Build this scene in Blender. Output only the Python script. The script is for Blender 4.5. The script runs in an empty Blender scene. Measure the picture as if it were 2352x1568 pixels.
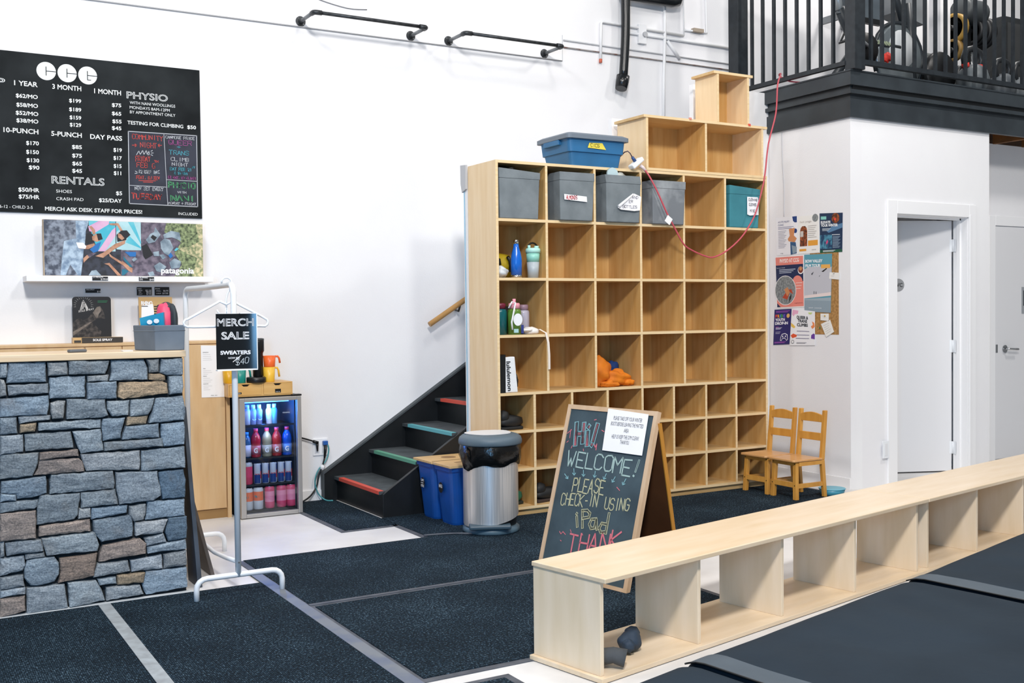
# Climbing-gym reception: stone counter, cubby wall, benches, mezzanine
import bpy, math, random
from mathutils import Vector, Matrix
random.seed(7)
S = bpy.context.scene
COL = S.collection
PI = math.pi
def lin(c):
    c = c / 255.0
    return c / 12.92 if c <= .04045 else ((c + .055) / 1.055) ** 2.4
def hx(h):
    h = h.lstrip('#'); return tuple(lin(int(h[i:i+2], 16)) for i in (0, 2, 4))
# ---------------------------------------------------------------- camera
cam = bpy.data.cameras.new('camera'); cam.lens = 37.8045; cam.sensor_width = 36; cam.clip_start = .05
camo = bpy.data.objects.new('camera', cam); COL.objects.link(camo); S.camera = camo
YAW, PITCH, ROLL = 0.530907, 0.027452, -0.010902
F_ = Vector((math.sin(YAW)*math.cos(PITCH), math.cos(YAW)*math.cos(PITCH), -math.sin(PITCH)))
R_ = Vector((math.cos(YAW), -math.sin(YAW), 0)); U_ = R_.cross(F_)
R2 = R_*math.cos(ROLL) + U_*math.sin(ROLL); U2 = -R_*math.sin(ROLL) + U_*math.cos(ROLL)
camo.matrix_world = Matrix(((R2.x, U2.x, -F_.x, 0), (R2.y, U2.y, -F_.y, 0), (R2.z, U2.z, -F_.z, 1.335), (0, 0, 0, 1)))
# ---------------------------------------------------------------- world, lamps, exposure
W = bpy.data.worlds.new('world'); S.world = W; W.use_nodes = True
W.node_tree.nodes['Background'].inputs[0].default_value = (.92, .96, 1, 1)
W.node_tree.nodes['Background'].inputs[1].default_value = .30
def area(name, loc, target, size, power, color=(1, .965, .93)):
    l = bpy.data.lights.new(name, 'AREA'); l.shape = 'DISK'; l.size = size; l.energy = power; l.color = color
    o = bpy.data.objects.new(name, l); COL.objects.link(o); o.location = loc
    o.rotation_euler = (Vector(target) - Vector(loc)).to_track_quat('-Z', 'Y').to_euler(); return o
area('ceiling_lamp', (.3, -.2, 5.3), (3.6, 6, 1.2), .7, 500)
area('ceiling_lamp', (3.2, .4, 5.2), (4.6, 6, .6), .7, 150)
area('ceiling_lamp', (7.2, 2.9, 5.7), (7.0, 5, .8), .6, 130)
area('ceiling_lamp', (-.2, 3.8, 5.8), (.8, 6.6, 1.2), .9, 150)
area('ceiling_lamp', (3.6, 4.3, 6.0), (3.4, 3.6, 0), .8, 85)
area('ceiling_lamp', (8.6, 6.0, 5.9), (8.4, 6.6, 3.4), .8, 85)  # added lamp, put in to brighten the mezzanine wall and gear
wl = area('window_daylight', (-1.9, -1.4, 1.9), (1.2, 4.2, .4), 1.6, 250, (.25, .58, 1)); wl.data.shape = 'RECTANGLE'; wl.data.size = 1.1; wl.data.size_y = 2.2
S.view_settings.view_transform = 'Standard'; S.view_settings.look = 'None'
S.view_settings.exposure = -.6; S.view_settings.gamma = 1; S.view_settings.use_curve_mapping = False
# ---------------------------------------------------------------- materials
MATS = {}
def mat(name, col, rough=.6, metal=0, noise=None, bump=None, spec=.5, emit=None, coat=0, alpha=None, stretch=(1, 1, 1), voro=None):
    """noise=(scale, darker hex/amount); bump=(scale, strength)"""
    if name in MATS: return MATS[name]
    m = bpy.data.materials.new(name); m.use_nodes = True; MATS[name] = m
    nt = m.node_tree; b = nt.nodes['Principled BSDF']
    c = hx(col) if isinstance(col, str) else col
    b.inputs['Base Color'].default_value = (*c, 1); b.inputs['Roughness'].default_value = rough
    b.inputs['Metallic'].default_value = metal; b.inputs['Specular IOR Level'].default_value = spec
    b.inputs['Coat Weight'].default_value = coat
    if emit: b.inputs['Emission Color'].default_value = (*hx(emit[0]), 1); b.inputs['Emission Strength'].default_value = emit[1]
    tc = mp = None
    if noise or bump:
        tc = nt.nodes.new('ShaderNodeTexCoord'); mp = nt.nodes.new('ShaderNodeMapping')
        nt.links.new(tc.outputs['Object'], mp.inputs[0]); mp.inputs['Scale'].default_value = stretch
    if noise:
        n = nt.nodes.new('ShaderNodeTexNoise'); n.inputs['Scale'].default_value = noise[0]; n.inputs['Detail'].default_value = 5
        nt.links.new(mp.outputs[0], n.inputs['Vector'])
        r = nt.nodes.new('ShaderNodeValToRGB'); c2 = hx(noise[1])
        lo, hi = noise[2:4] if len(noise) > 3 else (.35, .65)
        r.color_ramp.elements[0].position = lo; r.color_ramp.elements[1].position = hi
        r.color_ramp.elements[0].color = (*c2, 1); r.color_ramp.elements[1].color = (*c, 1)
        nt.links.new(n.outputs['Fac'], r.inputs[0]); nt.links.new(r.outputs[0], b.inputs['Base Color'])
    if bump:
        n2 = nt.nodes.new('ShaderNodeTexNoise'); n2.inputs['Scale'].default_value = bump[0]; n2.inputs['Detail'].default_value = 6
        nt.links.new(mp.outputs[0], n2.inputs['Vector'])
        bp_ = nt.nodes.new('ShaderNodeBump'); bp_.inputs['Strength'].default_value = bump[1]; bp_.inputs['Distance'].default_value = .01
        nt.links.new(n2.outputs['Fac'], bp_.inputs['Height']); nt.links.new(bp_.outputs[0], b.inputs['Normal'])
    return m
def flat(h, rough=.7): return mat('paint_' + h, h, rough)
M = {}
M['wall'] = mat('wall_paint', '#f1f1f2', .85, noise=(1.2, '#ecebed'), bump=(90, .08))
M['trimw'] = mat('white_trim', '#f3f3f4', .5)
M['floor'] = mat('pale_concrete', '#e4e3e2', .45, noise=(3.5, '#d5d3d2', .3, .7), bump=(60, .03))
def carpet_mat():
    m = mat('carpet', '#20262c', .95, spec=.15); nt = m.node_tree; b = nt.nodes['Principled BSDF']
    tc = nt.nodes.new('ShaderNodeTexCoord')
    n = nt.nodes.new('ShaderNodeTexNoise'); n.inputs['Scale'].default_value = 120; n.inputs['Detail'].default_value = 4
    n1 = nt.nodes.new('ShaderNodeTexNoise'); n1.inputs['Scale'].default_value = 2.2; n1.inputs['Detail'].default_value = 4
    w = nt.nodes.new('ShaderNodeTexWave'); w.inputs['Scale'].default_value = 42; w.inputs['Distortion'].default_value = 1.5; w.inputs['Detail Scale'].default_value = 6
    for q in (n, n1, w): nt.links.new(tc.outputs['Object'], q.inputs['Vector'])
    r = nt.nodes.new('ShaderNodeValToRGB'); e = r.color_ramp.elements
    e[0].position = .36; e[0].color = (*hx('#081016'), 1); e[1].position = .60; e[1].color = (*hx('#1c2d3a'), 1)
    k = e.new(.74); k.color = (*hx('#5d7484'), 1)
    a = nt.nodes.new('ShaderNodeMath'); a.operation = 'MULTIPLY_ADD'; a.inputs[1].default_value = .12; nt.links.new(w.outputs[1], a.inputs[0]); nt.links.new(n.outputs['Fac'], a.inputs[2])
    a2 = nt.nodes.new('ShaderNodeMath'); a2.operation = 'MULTIPLY_ADD'; a2.inputs[1].default_value = .25; nt.links.new(n1.outputs['Fac'], a2.inputs[0]); nt.links.new(a.outputs[0], a2.inputs[2])
    s = nt.nodes.new('ShaderNodeMath'); s.operation = 'SUBTRACT'; s.inputs[1].default_value = .18; nt.links.new(a2.outputs[0], s.inputs[0])
    nt.links.new(s.outputs[0], r.inputs[0]); nt.links.new(r.outputs[0], b.inputs['Base Color'])
    bp_ = nt.nodes.new('ShaderNodeBump'); bp_.inputs['Strength'].default_value = .7; bp_.inputs['Distance'].default_value = .006
    nt.links.new(a.outputs[0], bp_.inputs['Height']); nt.links.new(bp_.outputs[0], b.inputs['Normal']); return m
M['carpet'] = carpet_mat()
M['rubber'] = mat('carpet_border', '#565a62', .6, noise=(14, '#43474f'))
M['tape'] = mat('pale_tape', '#a5adb2', .6, noise=(18, '#8f9498'))
def ply(name, col, dark, stretch, rough=.42):
    return mat(name, col, rough, noise=(3.2, dark, .3, .72), bump=(26, .035), stretch=stretch)
M['plyv'] = ply('birch_ply_vertical', '#d6ae72', '#c49555', (7, 7, .7))
M['plyh'] = ply('birch_ply_flat', '#d9ba88', '#cba46c', (.8, 7, 7))
M['plye'] = ply('ply_edge', '#eed6ad', '#e2c493', (1, 8, 22))
M['plyp'] = ply('pale_birch', '#f3d9b2', '#e9c99a', (7, 7, .7))
M['plyc'] = ply('cabinet_ply', '#dcbd92', '#cfa97a', (5, 5, .8))
M['plyw'] = ply('oak_worktop', '#e8d2b4', '#dcbf98', (.9, 6, 26))
M['bench'] = ply('bench_ply', '#ead6bb', '#e0c8a6', (.9, 6, 6), .32)
M['benchv'] = ply('bench_ply_upright', '#efdcc2', '#e3ceae', (5, 5, .8), .4)
M['maple'] = ply('honey_wood', '#dda34e', '#c98c3c', (6, 6, 1.2), .35)
M['mapleh'] = ply('honey_wood_flat', '#dba872', '#cb9458', (6, 1.2, 6), .3)
M['bamboo'] = ply('bamboo', '#dcb271', '#cfa05d', (1, 6, 9))
M['fascia'] = mat('scuffed_black', '#343b40', .38, noise=(5, '#2a3035'), bump=(30, .04))
M['black'] = mat('black_paint', '#15181b', .45, noise=(9, '#101315'), bump=(40, .05))
M['blk'] = mat('black_plastic', '#101214', .4)
M['steelblk'] = mat('black_steel', '#1c2126', .38, noise=(20, '#262c31'))
M['white'] = mat('white_enamel', '#eceff2', .35)
M['paper'] = mat('paper', '#f2f2f4', .75)
M['chalkw'] = mat('chalk_white', '#e9ecec', .9)
M['chrome'] = mat('chrome', '#c9cbcd', .18, 1)
M['steel'] = mat('brushed_steel', '#efedeb', .36, .7, noise=(5, '#bfc2c6', .3, .7), bump=(50, .05), stretch=(26, 26, .5))  # vertical streaks in the base colour stand in for reflected bright and dark stripes
M['silver'] = mat('silver_door', '#b3b0ad', .42, .55)
M['pipe'] = mat('black_iron_pipe', '#46494c', .42, .5, noise=(30, '#2b2e31'))
M['mat'] = mat('crash_mat_vinyl', '#1f2d39', .75, noise=(2.2, '#192631'), bump=(3.2, .7), spec=.25)
M['grbin'] = mat('grey_felt', '#7c8488', .85, noise=(7, '#6c7478'), bump=(60, .1))
M['chalkbd'] = mat('chalkboard', '#2f3f48', .75, noise=(5, '#41535c', .38, .68))
M['pboard'] = mat('menu_black', '#191c1e', .9, noise=(3.5, '#2d3133', .3, .7), spec=.2)
def clear(name, tint=(1, 1, 1), gl=.08, rough=.03):
    m = bpy.data.materials.new(name); m.use_nodes = True; nt = m.node_tree; nt.nodes.clear()
    o = nt.nodes.new('ShaderNodeOutputMaterial'); t = nt.nodes.new('ShaderNodeBsdfTransparent'); g = nt.nodes.new('ShaderNodeBsdfGlossy')
    t.inputs[0].default_value = (*tint, 1); g.inputs['Roughness'].default_value = rough
    x = nt.nodes.new('ShaderNodeMixShader'); lw = nt.nodes.new('ShaderNodeLayerWeight'); lw.inputs[0].default_value = .25
    a = nt.nodes.new('ShaderNodeMath'); a.operation = 'MULTIPLY_ADD'; a.inputs[1].default_value = .6; a.inputs[2].default_value = gl
    nt.links.new(lw.outputs['Fresnel'], a.inputs[0]); nt.links.new(a.outputs[0], x.inputs[0])
    nt.links.new(t.outputs[0], x.inputs[1]); nt.links.new(g.outputs[0], x.inputs[2]); nt.links.new(x.outputs[0], o.inputs[0]); return m
M['glass'] = clear('door_glass', (.9, .93, .97), .03)
M['bottle'] = clear('clear_plastic', (.82, .9, .93), .08)
# ---------------------------------------------------------------- mesh builder
class MB:
    def __init__(s): s.v = []; s.f = []; s.m = []; s.sm = []
    def add(s, vs, fs, mi=0, smooth=False):
        b = len(s.v); s.v += [Vector(v) for v in vs]
        for f in fs: s.f.append([b + i for i in f]); s.m.append(mi); s.sm.append(smooth)
        return s
    def box(s, a, b, mi=0):
        x0, y0, z0 = [min(p, q) for p, q in zip(a, b)]; x1, y1, z1 = [max(p, q) for p, q in zip(a, b)]
        return s.add([(x0,y0,z0),(x1,y0,z0),(x1,y1,z0),(x0,y1,z0),(x0,y0,z1),(x1,y0,z1),(x1,y1,z1),(x0,y1,z1)],
            [(0,3,2,1),(4,5,6,7),(0,1,5,4),(1,2,6,5),(2,3,7,6),(3,0,4,7)], mi)
    def box2(s, a, b):
        s.box(a, b); s.m[-4] = 1; return s
    def hexa(s, bot, top, mi=0):
        return s.add(list(bot) + list(top), [(3,2,1,0),(4,5,6,7),(0,1,5,4),(1,2,6,5),(2,3,7,6),(3,0,4,7)], mi)
    def prism(s, poly, ax, lo, hi, mi=0):
        """poly: 2D outline in the two other axes, extruded along axis ax from lo to hi"""
        n = len(poly)
        def P(p, h):
            return (h, p[0], p[1]) if ax == 0 else (p[0], h, p[1]) if ax == 1 else (p[0], p[1], h)
        vs = [P(p, lo) for p in poly] + [P(p, hi) for p in poly]
        return s.add(vs, [tuple(range(n))[::-1], tuple(range(n, 2*n))] + [(i, (i+1) % n, n + (i+1) % n, n + i) for i in range(n)], mi)
    def poly(s, pts, mi=0): return s.add(pts, [tuple(range(len(pts)))], mi)
    def tube(s, path, r, seg=10, mi=0, caps=True, closed=False):
        path = [Vector(p) for p in path]; n = len(path); rings = []
        rr = r if isinstance(r, (list, tuple)) else [r] * n
        prev = None; vs = []
        for i, p in enumerate(path):
            if closed: t = (path[(i+1) % n] - path[i-1])
            else: t = (path[min(i+1, n-1)] - path[max(i-1, 0)])
            t.normalize()
            if prev is None:
                a = Vector((0, 0, 1)) if abs(t.z) < .9 else Vector((1, 0, 0)); u = t.cross(a).normalized()
            else:
                u = prev - t * prev.dot(t); u.normalize()
            prev = u; w = t.cross(u)
            vs += [p + (u * math.cos(2*PI*k/seg) + w * math.sin(2*PI*k/seg)) * rr[i] for k in range(seg)]
        fs = []
        for i in range(n if closed else n - 1):
            j = (i + 1) % n
            fs += [(i*seg+k, i*seg+(k+1) % seg, j*seg+(k+1) % seg, j*seg+k) for k in range(seg)]
        s.add(vs, fs, mi, True)
        if caps and not closed:
            b = len(s.v) - n*seg
            s.f += [list(range(b, b+seg))[::-1], list(range(b+(n-1)*seg, b+n*seg))]; s.m += [mi, mi]; s.sm += [False, False]
        return s
    def lathe(s, prof, c=(0, 0, 0), seg=24, mi=0, axis='z', sx=1, sy=1, mfun=None):
        """prof: list of (r, h) bottom to top"""
        vs = []; n = len(prof); c = Vector(c)
        for r, h in prof:
            for k in range(seg):
                a = 2*PI*k/seg; x, y = r*math.cos(a)*sx, r*math.sin(a)*sy
                vs.append(c + (Vector((x, y, h)) if axis == 'z' else Vector((x, h, y)) if axis == 'y' else Vector((h, x, y))))
        b = len(s.v); s.v += vs
        for i in range(n-1):
            for k in range(seg):
                q = [b+i*seg+k, b+i*seg+(k+1) % seg, b+(i+1)*seg+(k+1) % seg, b+(i+1)*seg+k]
                s.f.append(q if axis != 'y' else q[::-1]); s.m.append(mfun(i, k) if mfun else mi); s.sm.append(True)
        if prof[0][0] > 1e-5: s.f.append(list(range(b, b+seg))[::-1]); s.m.append(mfun(0, 0) if mfun else mi); s.sm.append(False)
        if prof[-1][0] > 1e-5: s.f.append(list(range(b+(n-1)*seg, b+n*seg))); s.m.append(mfun(n-2, 0) if mfun else mi); s.sm.append(False)
        return s
    def blob(s, c, rad, seed=0, amp=.15, mi=0, seg=20, rings=12, floor=None, freq=3.0):
        rnd = random.Random(seed); ph = [rnd.uniform(0, 6.3) for _ in range(9)]; c = Vector(c); vs = []
        for i in range(rings+1):
            th = PI*i/rings
            for k in range(seg):
                a = 2*PI*k/seg; d = Vector((math.sin(th)*math.cos(a), math.sin(th)*math.sin(a), -math.cos(th)))
                q = 1 + amp*(math.sin(freq*d.x*2+ph[0])*math.sin(freq*d.y*2+ph[1]) + .6*math.sin(freq*3.1*d.z+ph[2]+3*d.x) + .4*math.sin(freq*4*d.x+ph[3])*math.cos(freq*4*d.y+ph[4]+2*d.z))
                p = c + Vector((d.x*rad[0]*q, d.y*rad[1]*q, d.z*rad[2]*q))
                if floor is not None and p.z < floor: p.z = floor
                vs.append(p)
        return s.add(vs, [(i*seg+k, i*seg+(k+1) % seg, (i+1)*seg+(k+1) % seg, (i+1)*seg+k) for i in range(rings) for k in range(seg)], mi, True)
    def bez(self): pass
    def xform(s, mtx):
        s.v = [mtx @ v for v in s.v]; return s
    def build(s, name, mats, parent=None, local=False, bevel=0, label=None, seg=2):
        mats = mats if isinstance(mats, (list, tuple)) else [mats]
        vs = s.v; loc = Vector((0, 0, 0))
        if parent is None:
            xs = [v.x for v in vs]; ys = [v.y for v in vs]; zs = [v.z for v in vs]
            loc = Vector(((min(xs)+max(xs))/2, (min(ys)+max(ys))/2, min(zs))); vs = [v - loc for v in vs]
        elif not local:
            mi = WM(parent).inverted(); vs = [mi @ v for v in vs]
        me = bpy.data.meshes.new(name); me.from_pydata([tuple(v) for v in vs], [], s.f)
        for i, p in enumerate(me.polygons): p.material_index = min(s.m[i], len(mats)-1); p.use_smooth = s.sm[i]
        for m in mats: me.materials.append(M[m] if isinstance(m, str) else m)
        me.update()
        o = bpy.data.objects.new(name, me); COL.objects.link(o); o.location = loc
        if parent is not None: o.parent = parent
        if bevel:
            b = o.modifiers.new('bevel', 'BEVEL'); b.width = bevel; b.segments = seg; b.limit_method = 'ANGLE'; b.angle_limit = .7
        if label: o['label'] = label
        return o
def WM(o):
    m = Matrix.LocRotScale(o.location, o.rotation_euler, o.scale)
    return WM(o.parent) @ m if o.parent else m
def tag(o, label, cat, group=None):
    o['label'] = label; o['category'] = cat
    if group: o['group'] = group
    return o
def thing(name, label, cat, loc=(0, 0, 0), rz=0, group=None):
    o = bpy.data.objects.new(name, None); COL.objects.link(o); o.location = loc; o.rotation_euler = (0, 0, rz); o.empty_display_size = .05
    return tag(o, label, cat, group)
def solo(name, label, cat, mb, mats, group=None, bevel=0): return tag(mb.build(name, mats, None, bevel=bevel), label, cat, group)
def struct(name, mb, mats, bevel=0):
    o = mb.build(name, mats, None, bevel=bevel); o['kind'] = 'structure'; return o
def copy_tree(o, parent=None):
    c = o.copy(); COL.objects.link(c)
    if parent is not None: c.parent = parent
    for ch in o.children: copy_tree(ch, c)
    return c
def dup(o, loc, label, rz=None):
    c = copy_tree(o); c.location = loc; c['label'] = label
    if rz is not None: c.rotation_euler = (0, 0, rz)
    return c
def part(name, parent, mats, bevel=0, local=False, label=None, **k):
    """one-shot box / prism / tube parts: part('leg', p, 'm', box=((..),(..)))"""
    mb = MB()
    for key, a in k.items():
        key = key.rstrip('_')
        getattr(mb, key)(*a)
    return mb.build(name, mats, parent, local, bevel, label)
# ---------------------------------------------------------------- writing
_cap = None
def glyphs(s, bold=0, outline=0):
    cu = bpy.data.curves.new('glyphs', 'FONT'); cu.body = s; cu.size = 1; cu.resolution_u = 3
    if outline: cu.fill_mode = 'NONE'; cu.bevel_depth = outline; cu.bevel_resolution = 0
    else: cu.offset = bold
    ob = bpy.data.objects.new('glyphs', cu); COL.objects.link(ob)
    bpy.context.view_layer.update()
    me = bpy.data.meshes.new_from_object(ob.evaluated_get(bpy.context.evaluated_depsgraph_get()))
    vs = [tuple(v.co) for v in me.vertices]; fs = [tuple(p.vertices) for p in me.polygons]
    bpy.data.objects.remove(ob); bpy.data.curves.remove(cu); bpy.data.meshes.remove(me)
    return vs, fs
def text(mb, s, o, ex, ez, h, w=None, mi=0, bold=0, outline=0, wrap=None):
    """letters with cap height h from origin o along ex (width w), up ez"""
    global _cap
    if _cap is None: _cap = max(v[1] for v in glyphs('H')[0])
    vs, fs = glyphs(s, 0, outline)
    if bold and not outline:
        v2, f2 = glyphs(s, 0, bold*.8); k = len(vs); vs = vs + v2; fs = fs + [tuple(k+i for i in f) for f in f2]
    if not vs: return
    x0 = min(v[0] for v in vs); x1 = max(v[0] for v in vs); sy = h/_cap; sx = w/(x1-x0) if w else sy
    ex, ez, o = Vector(ex), Vector(ez), Vector(o); n = ex.cross(ez)
    out = []
    for v in vs:
        x, y, z = (v[0]-x0)*sx, v[1]*sy, v[2]*sy
        out.append(o + ex*x + ez*y + n*(z*.3))
    mb.add(out, fs, mi)
FONT = {'A':'002640 1232','B':'00063645443303 3342413000','C':'4536160501103041','D':'000626444220 00','E':'40000646 0333','F':'000646 0333','G':'45361605011030414323',
 'H':'0006 4046 0343','I':'2026','J':'4641301001','K':'0006 460340','L':'060040','M':'0006234640','N':'00064046','O':'163645413010010516','P':'00063645443303','Q':'163645413010010516 2240',
 'R':'00063645443303 2340','S':'453616050413334241301001','T':'0646 2620','U':'060110304146','V':'062046','W':'0610233046','X':'0046 0640','Y':'062346 2320','Z':'06460040',
 '0':'163645413010010516','1':'152620','2':'051636454400 40','3':'0646233342413010 01','4':'30360242','5':'460604344341301001','6':'361604011030414233 1303','7':'064610','8':'1636454433130405 16','9':'4536160504134546 4540',
 '!':'2622 2021','.':'2021','+':'2125 0343','-':'1333','$':'453616050413334241301001 2720','/':'0046','|':'2026','a':'4434130110304144 4440','d':'46404110011434 44','p':'00041434433101'}
def strokes(mb, s, o, ex, ez, h, w, th, mi=0, jit=.25, seed=1, drop=0):
    rnd = random.Random(seed); ex, ez, o = Vector(ex), Vector(ez), Vector(o); sx = w/(5*len(s)-1); sy = h/6
    for i, ch in enumerate(s):
        g = FONT.get(ch, FONT.get(ch.upper()))
        if not g: continue
        dx, dy = rnd.uniform(-.3, .3), rnd.uniform(-.35, .35)
        for pl in g.replace(' 00', '00').replace(' 40', '40').replace(' 01', '01').replace(' 16','16').split(' ') if ch in 'D2358' else g.split(' '):
            pts = [o + ex*((int(pl[k])+5*i+dx+rnd.uniform(-jit, jit))*sx) + ez*((int(pl[k+1])+dy+rnd.uniform(-jit, jit))*sy - drop*i) for k in range(0, len(pl)-1, 2)]
            ribbon(mb, pts, th, ex, ez, mi)
def ribbon(mb, pts, th, ex, ez, mi=0):
    ex, ez = Vector(ex), Vector(ez); n = ex.cross(ez)
    for a, b in zip(pts, pts[1:]):
        a, b = Vector(a), Vector(b); d = b - a
        if d.length < 1e-6: continue
        d.normalize(); q = n.cross(d) * (th/2); e = d*(th*.35)
        mb.add([a-e-q, b+e-q, b+e+q, a-e+q], [(0, 1, 2, 3)], mi)
EX, EZ, EYN = (1, 0, 0), (0, 0, 1), (0, -1, 0)
def panel_xz(mb, poly, y, mi=0): mb.poly([(p[0], y, p[1]) for p in poly], mi)
def panel_yz(mb, poly, x, mi=0): mb.poly([(x, p[0], p[1]) for p in poly], mi)
def disc(c, rx, rz, n=28): return [(c[0]+rx*math.cos(2*PI*k/n), c[1]+rz*math.sin(2*PI*k/n)) for k in range(n)]
def arc(c, r, a0, a1, n=8): return [(c[0]+r*math.cos(a0+(a1-a0)*k/n), c[1]+r*math.sin(a0+(a1-a0)*k/n)) for k in range(n+1)]
# ================================================================ setting
YW, XP, YF = 7.312, 6.146, 5.552
struct('floor', MB().box((-3, -1.5, -.1), (14, 7.5, 0)), 'floor')
struct('wall_back', MB().box((-3, YW, 0), (14, YW+.15, 6.2)), 'wall')
struct('wall_right', MB().box((XP, YF, 0), (XP+.12, 6.43, 2.74)), 'wall')
w = MB(); dx0, dx1, dz = 6.634, 7.473, 2.045
w.box((XP+.12, YF, 0), (dx0, YF+.131, 2.74)); w.box((dx1, YF, 0), (7.74, YF+.131, 2.74)); w.box((dx0, YF, dz), (dx1, YF+.131, 2.74))
struct('wall_front', w, 'wall')
struct('wall_recess', MB().box((7.74, 5.93, 0), (11, 6.05, 2.74)), 'wall')
struct('wall_passage', MB().box((7.74, YF+.131, 0), (7.78, 7.31, 2.74)), 'wall')
struct('wall_stair', MB().prism([(3.41, 0), (6.14, 0), (6.14, 3.05), (5.37, 3.05), (5.37, 2.73), (4.61, 2.73), (4.61, 2.309), (3.41, 2.309)], 1, 6.385, 6.43), 'trimw')
# the mezzanine slab and its moulded black edge
struct('floor_mezzanine', MB().box((6.15, 5.53, 2.93), (11, 6.36, 3.058)).box((6.15, 6.36, 2.93), (11, 7.31, 3.058)), 'black')
struct('ceiling', MB().box((6.15, 5.53, 2.905), (11, 7.31, 2.93)), mat('joist_wood', '#8a5a2a', .7, noise=(6, '#6b441f')))
e = MB()
def edge(z0, z1, o):
    e.box((6.146-o, YF-o, z0), (11, YF+.01, z1)); e.box((6.146-o, YF+.01, z0), (6.16, 6.78, z1))
edge(2.73, 2.862, .024); edge(2.862, 2.897, .006); edge(2.897, 2.926, .04); edge(2.926, 2.958, .012); edge(2.958, 3.056, .045); edge(3.056, 3.066, .052)
struct('trim_1', e, 'fascia')
for k, x in enumerate((8.3, 8.7, 9.1, 9.5)):
    struct('trim_%d' % (k+2), MB().box((x, 5.565, 2.735), (x+.04, 5.92, 2.905)), MATS['joist_wood'])
# baseboards, door casings
bb = '#eeeef0'
struct('baseboard_back', MB().box((2.0, YW-.012, 0), (2.72, YW, .08)), 'trimw')
struct('baseboard_right', MB().box((XP-.012, YF, 0), (XP, 6.38, .08)), 'trimw')
c = MB(); c.box((dx0-.103, YF-.016, 0), (dx0, YF, dz+.1)); c.box((dx1, YF-.016, 0), (dx1+.085, YF, dz+.1)); c.box((dx0, YF-.016, dz), (dx1, YF, dz+.1))
c.box((dx1, YF-.022, 0), (dx1+.02, YF-.016, dz+.02)); struct('trim_6', c, 'trimw', .004)
c = MB(); c.box((dx1-.004, YF, 0), (dx1, YF+.131, dz)); c.box((dx0, YF, dz-.004), (dx1, YF+.131, dz)); c.box((dx0, YF, 0), (dx0+.004, YF+.131, dz))
c.box((dx1-.018, YF+.06, 0), (dx1-.004, YF+.09, dz)); c.box((dx0, YF+.06, dz-.018), (dx1, YF+.09, dz-.004)); struct('trim_7', c, 'trimw')
# open washroom door, hinged on the right jamb
d = MB(); d.box((-.815, 0, .012), (-.012, .036, 2.03)); do = struct('door_1', d, mat('door_paint', '#e3e3e5', .5))
do.location = (0, 0, 0)
piv = Vector((7.47, 5.686, 0)); ang = math.radians(-23)
for v in do.data.vertices: v.co += Vector((-.4135, .018, .012))
do.location = piv; do.rotation_euler = (0, 0, ang)
for z in (.20, 1.02, 1.83):
    h = MB(); h.tube([(-.002, -.006, z-.05), (-.002, -.006, z+.05)], .008, 8); h.box((-.03, -.002, z-.05), (0, 0, z+.05)); h.box((0, -.04, z-.05), (.003, 0, z+.05))
    h.build('hinge', 'white', do, True)
s = MB(); s.lathe([(.05, -.004), (.05, .0)], (-.468, -.001, 1.517), 32, 0, 'y'); text(s, 'WC', (-.503, -.0062, 1.502), EX, EZ, .03, .07, 1, .02)
so = s.build('washroom_sign', [flat('#8d8f91'), flat('#26282a')], do, True, label='round grey WC disc')
k = MB(); k.lathe([(.026, -.03), (.026, 0)], (-.76, 0, .98), 16, 0, 'y'); k.tube([(-.76, -.03, .98), (-.76, -.055, .98), (-.65, -.055, .98)], .009, 8); k.build('handle', 'chrome', do, True)
struct('baseboard_washroom', MB().box((6.27, 7.29, 0), (7.7, 7.31, .1)), 'black')
# closed white door in the recess
D2 = 5.93; d2x = 8.335
do2 = struct('door_2', MB().box((d2x, D2-.012, .01), (d2x+.9, D2-.002, 2.03)), MATS['door_paint'])
c = MB(); c.box((d2x-.09, D2-.02, 0), (d2x-.006, D2, 2.12)); c.box((d2x-.006, D2-.02, 2.036), (d2x+.9, D2, 2.12)); struct('trim_8', c, 'trimw', .003)
hp = (8.457,5.91,0.966)
k = MB(); k.lathe([(.034, -.012), (.03, 0)], (hp[0], D2-.012, hp[2]), 20, 0, 'y'); k.tube([(hp[0], D2-.02, hp[2]), (hp[0], D2-.06, hp[2]), (hp[0]+.13, D2-.06, hp[2]-.005)], .01, 8); k.build('handle', 'chrome', do2)
MB().box((d2x+.005, D2-.016, hp[2]-.03), (d2x+.03, D2-.012, hp[2]+.04)).build('latch_plate', 'chrome', do2)
pl = [(8.7,1.506),(8.781,1.506),(8.782,1.27),(8.701,1.271)]
s = MB(); s.prism([pl[0], pl[3], (pl[3][0]+.13, pl[3][1]), (pl[0][0]+.13, pl[0][1])], 1, D2-.016, D2-.012)
s.box((pl[0][0]+.02, D2-.0168, pl[3][1]+.07), (pl[0][0]+.11, D2-.0162, pl[0][1]-.03), 1); s.build('door_plaque', [flat('#9a9ea2'), flat('#30343a')], do2, label='grey plaque with dark pictogram')
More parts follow.
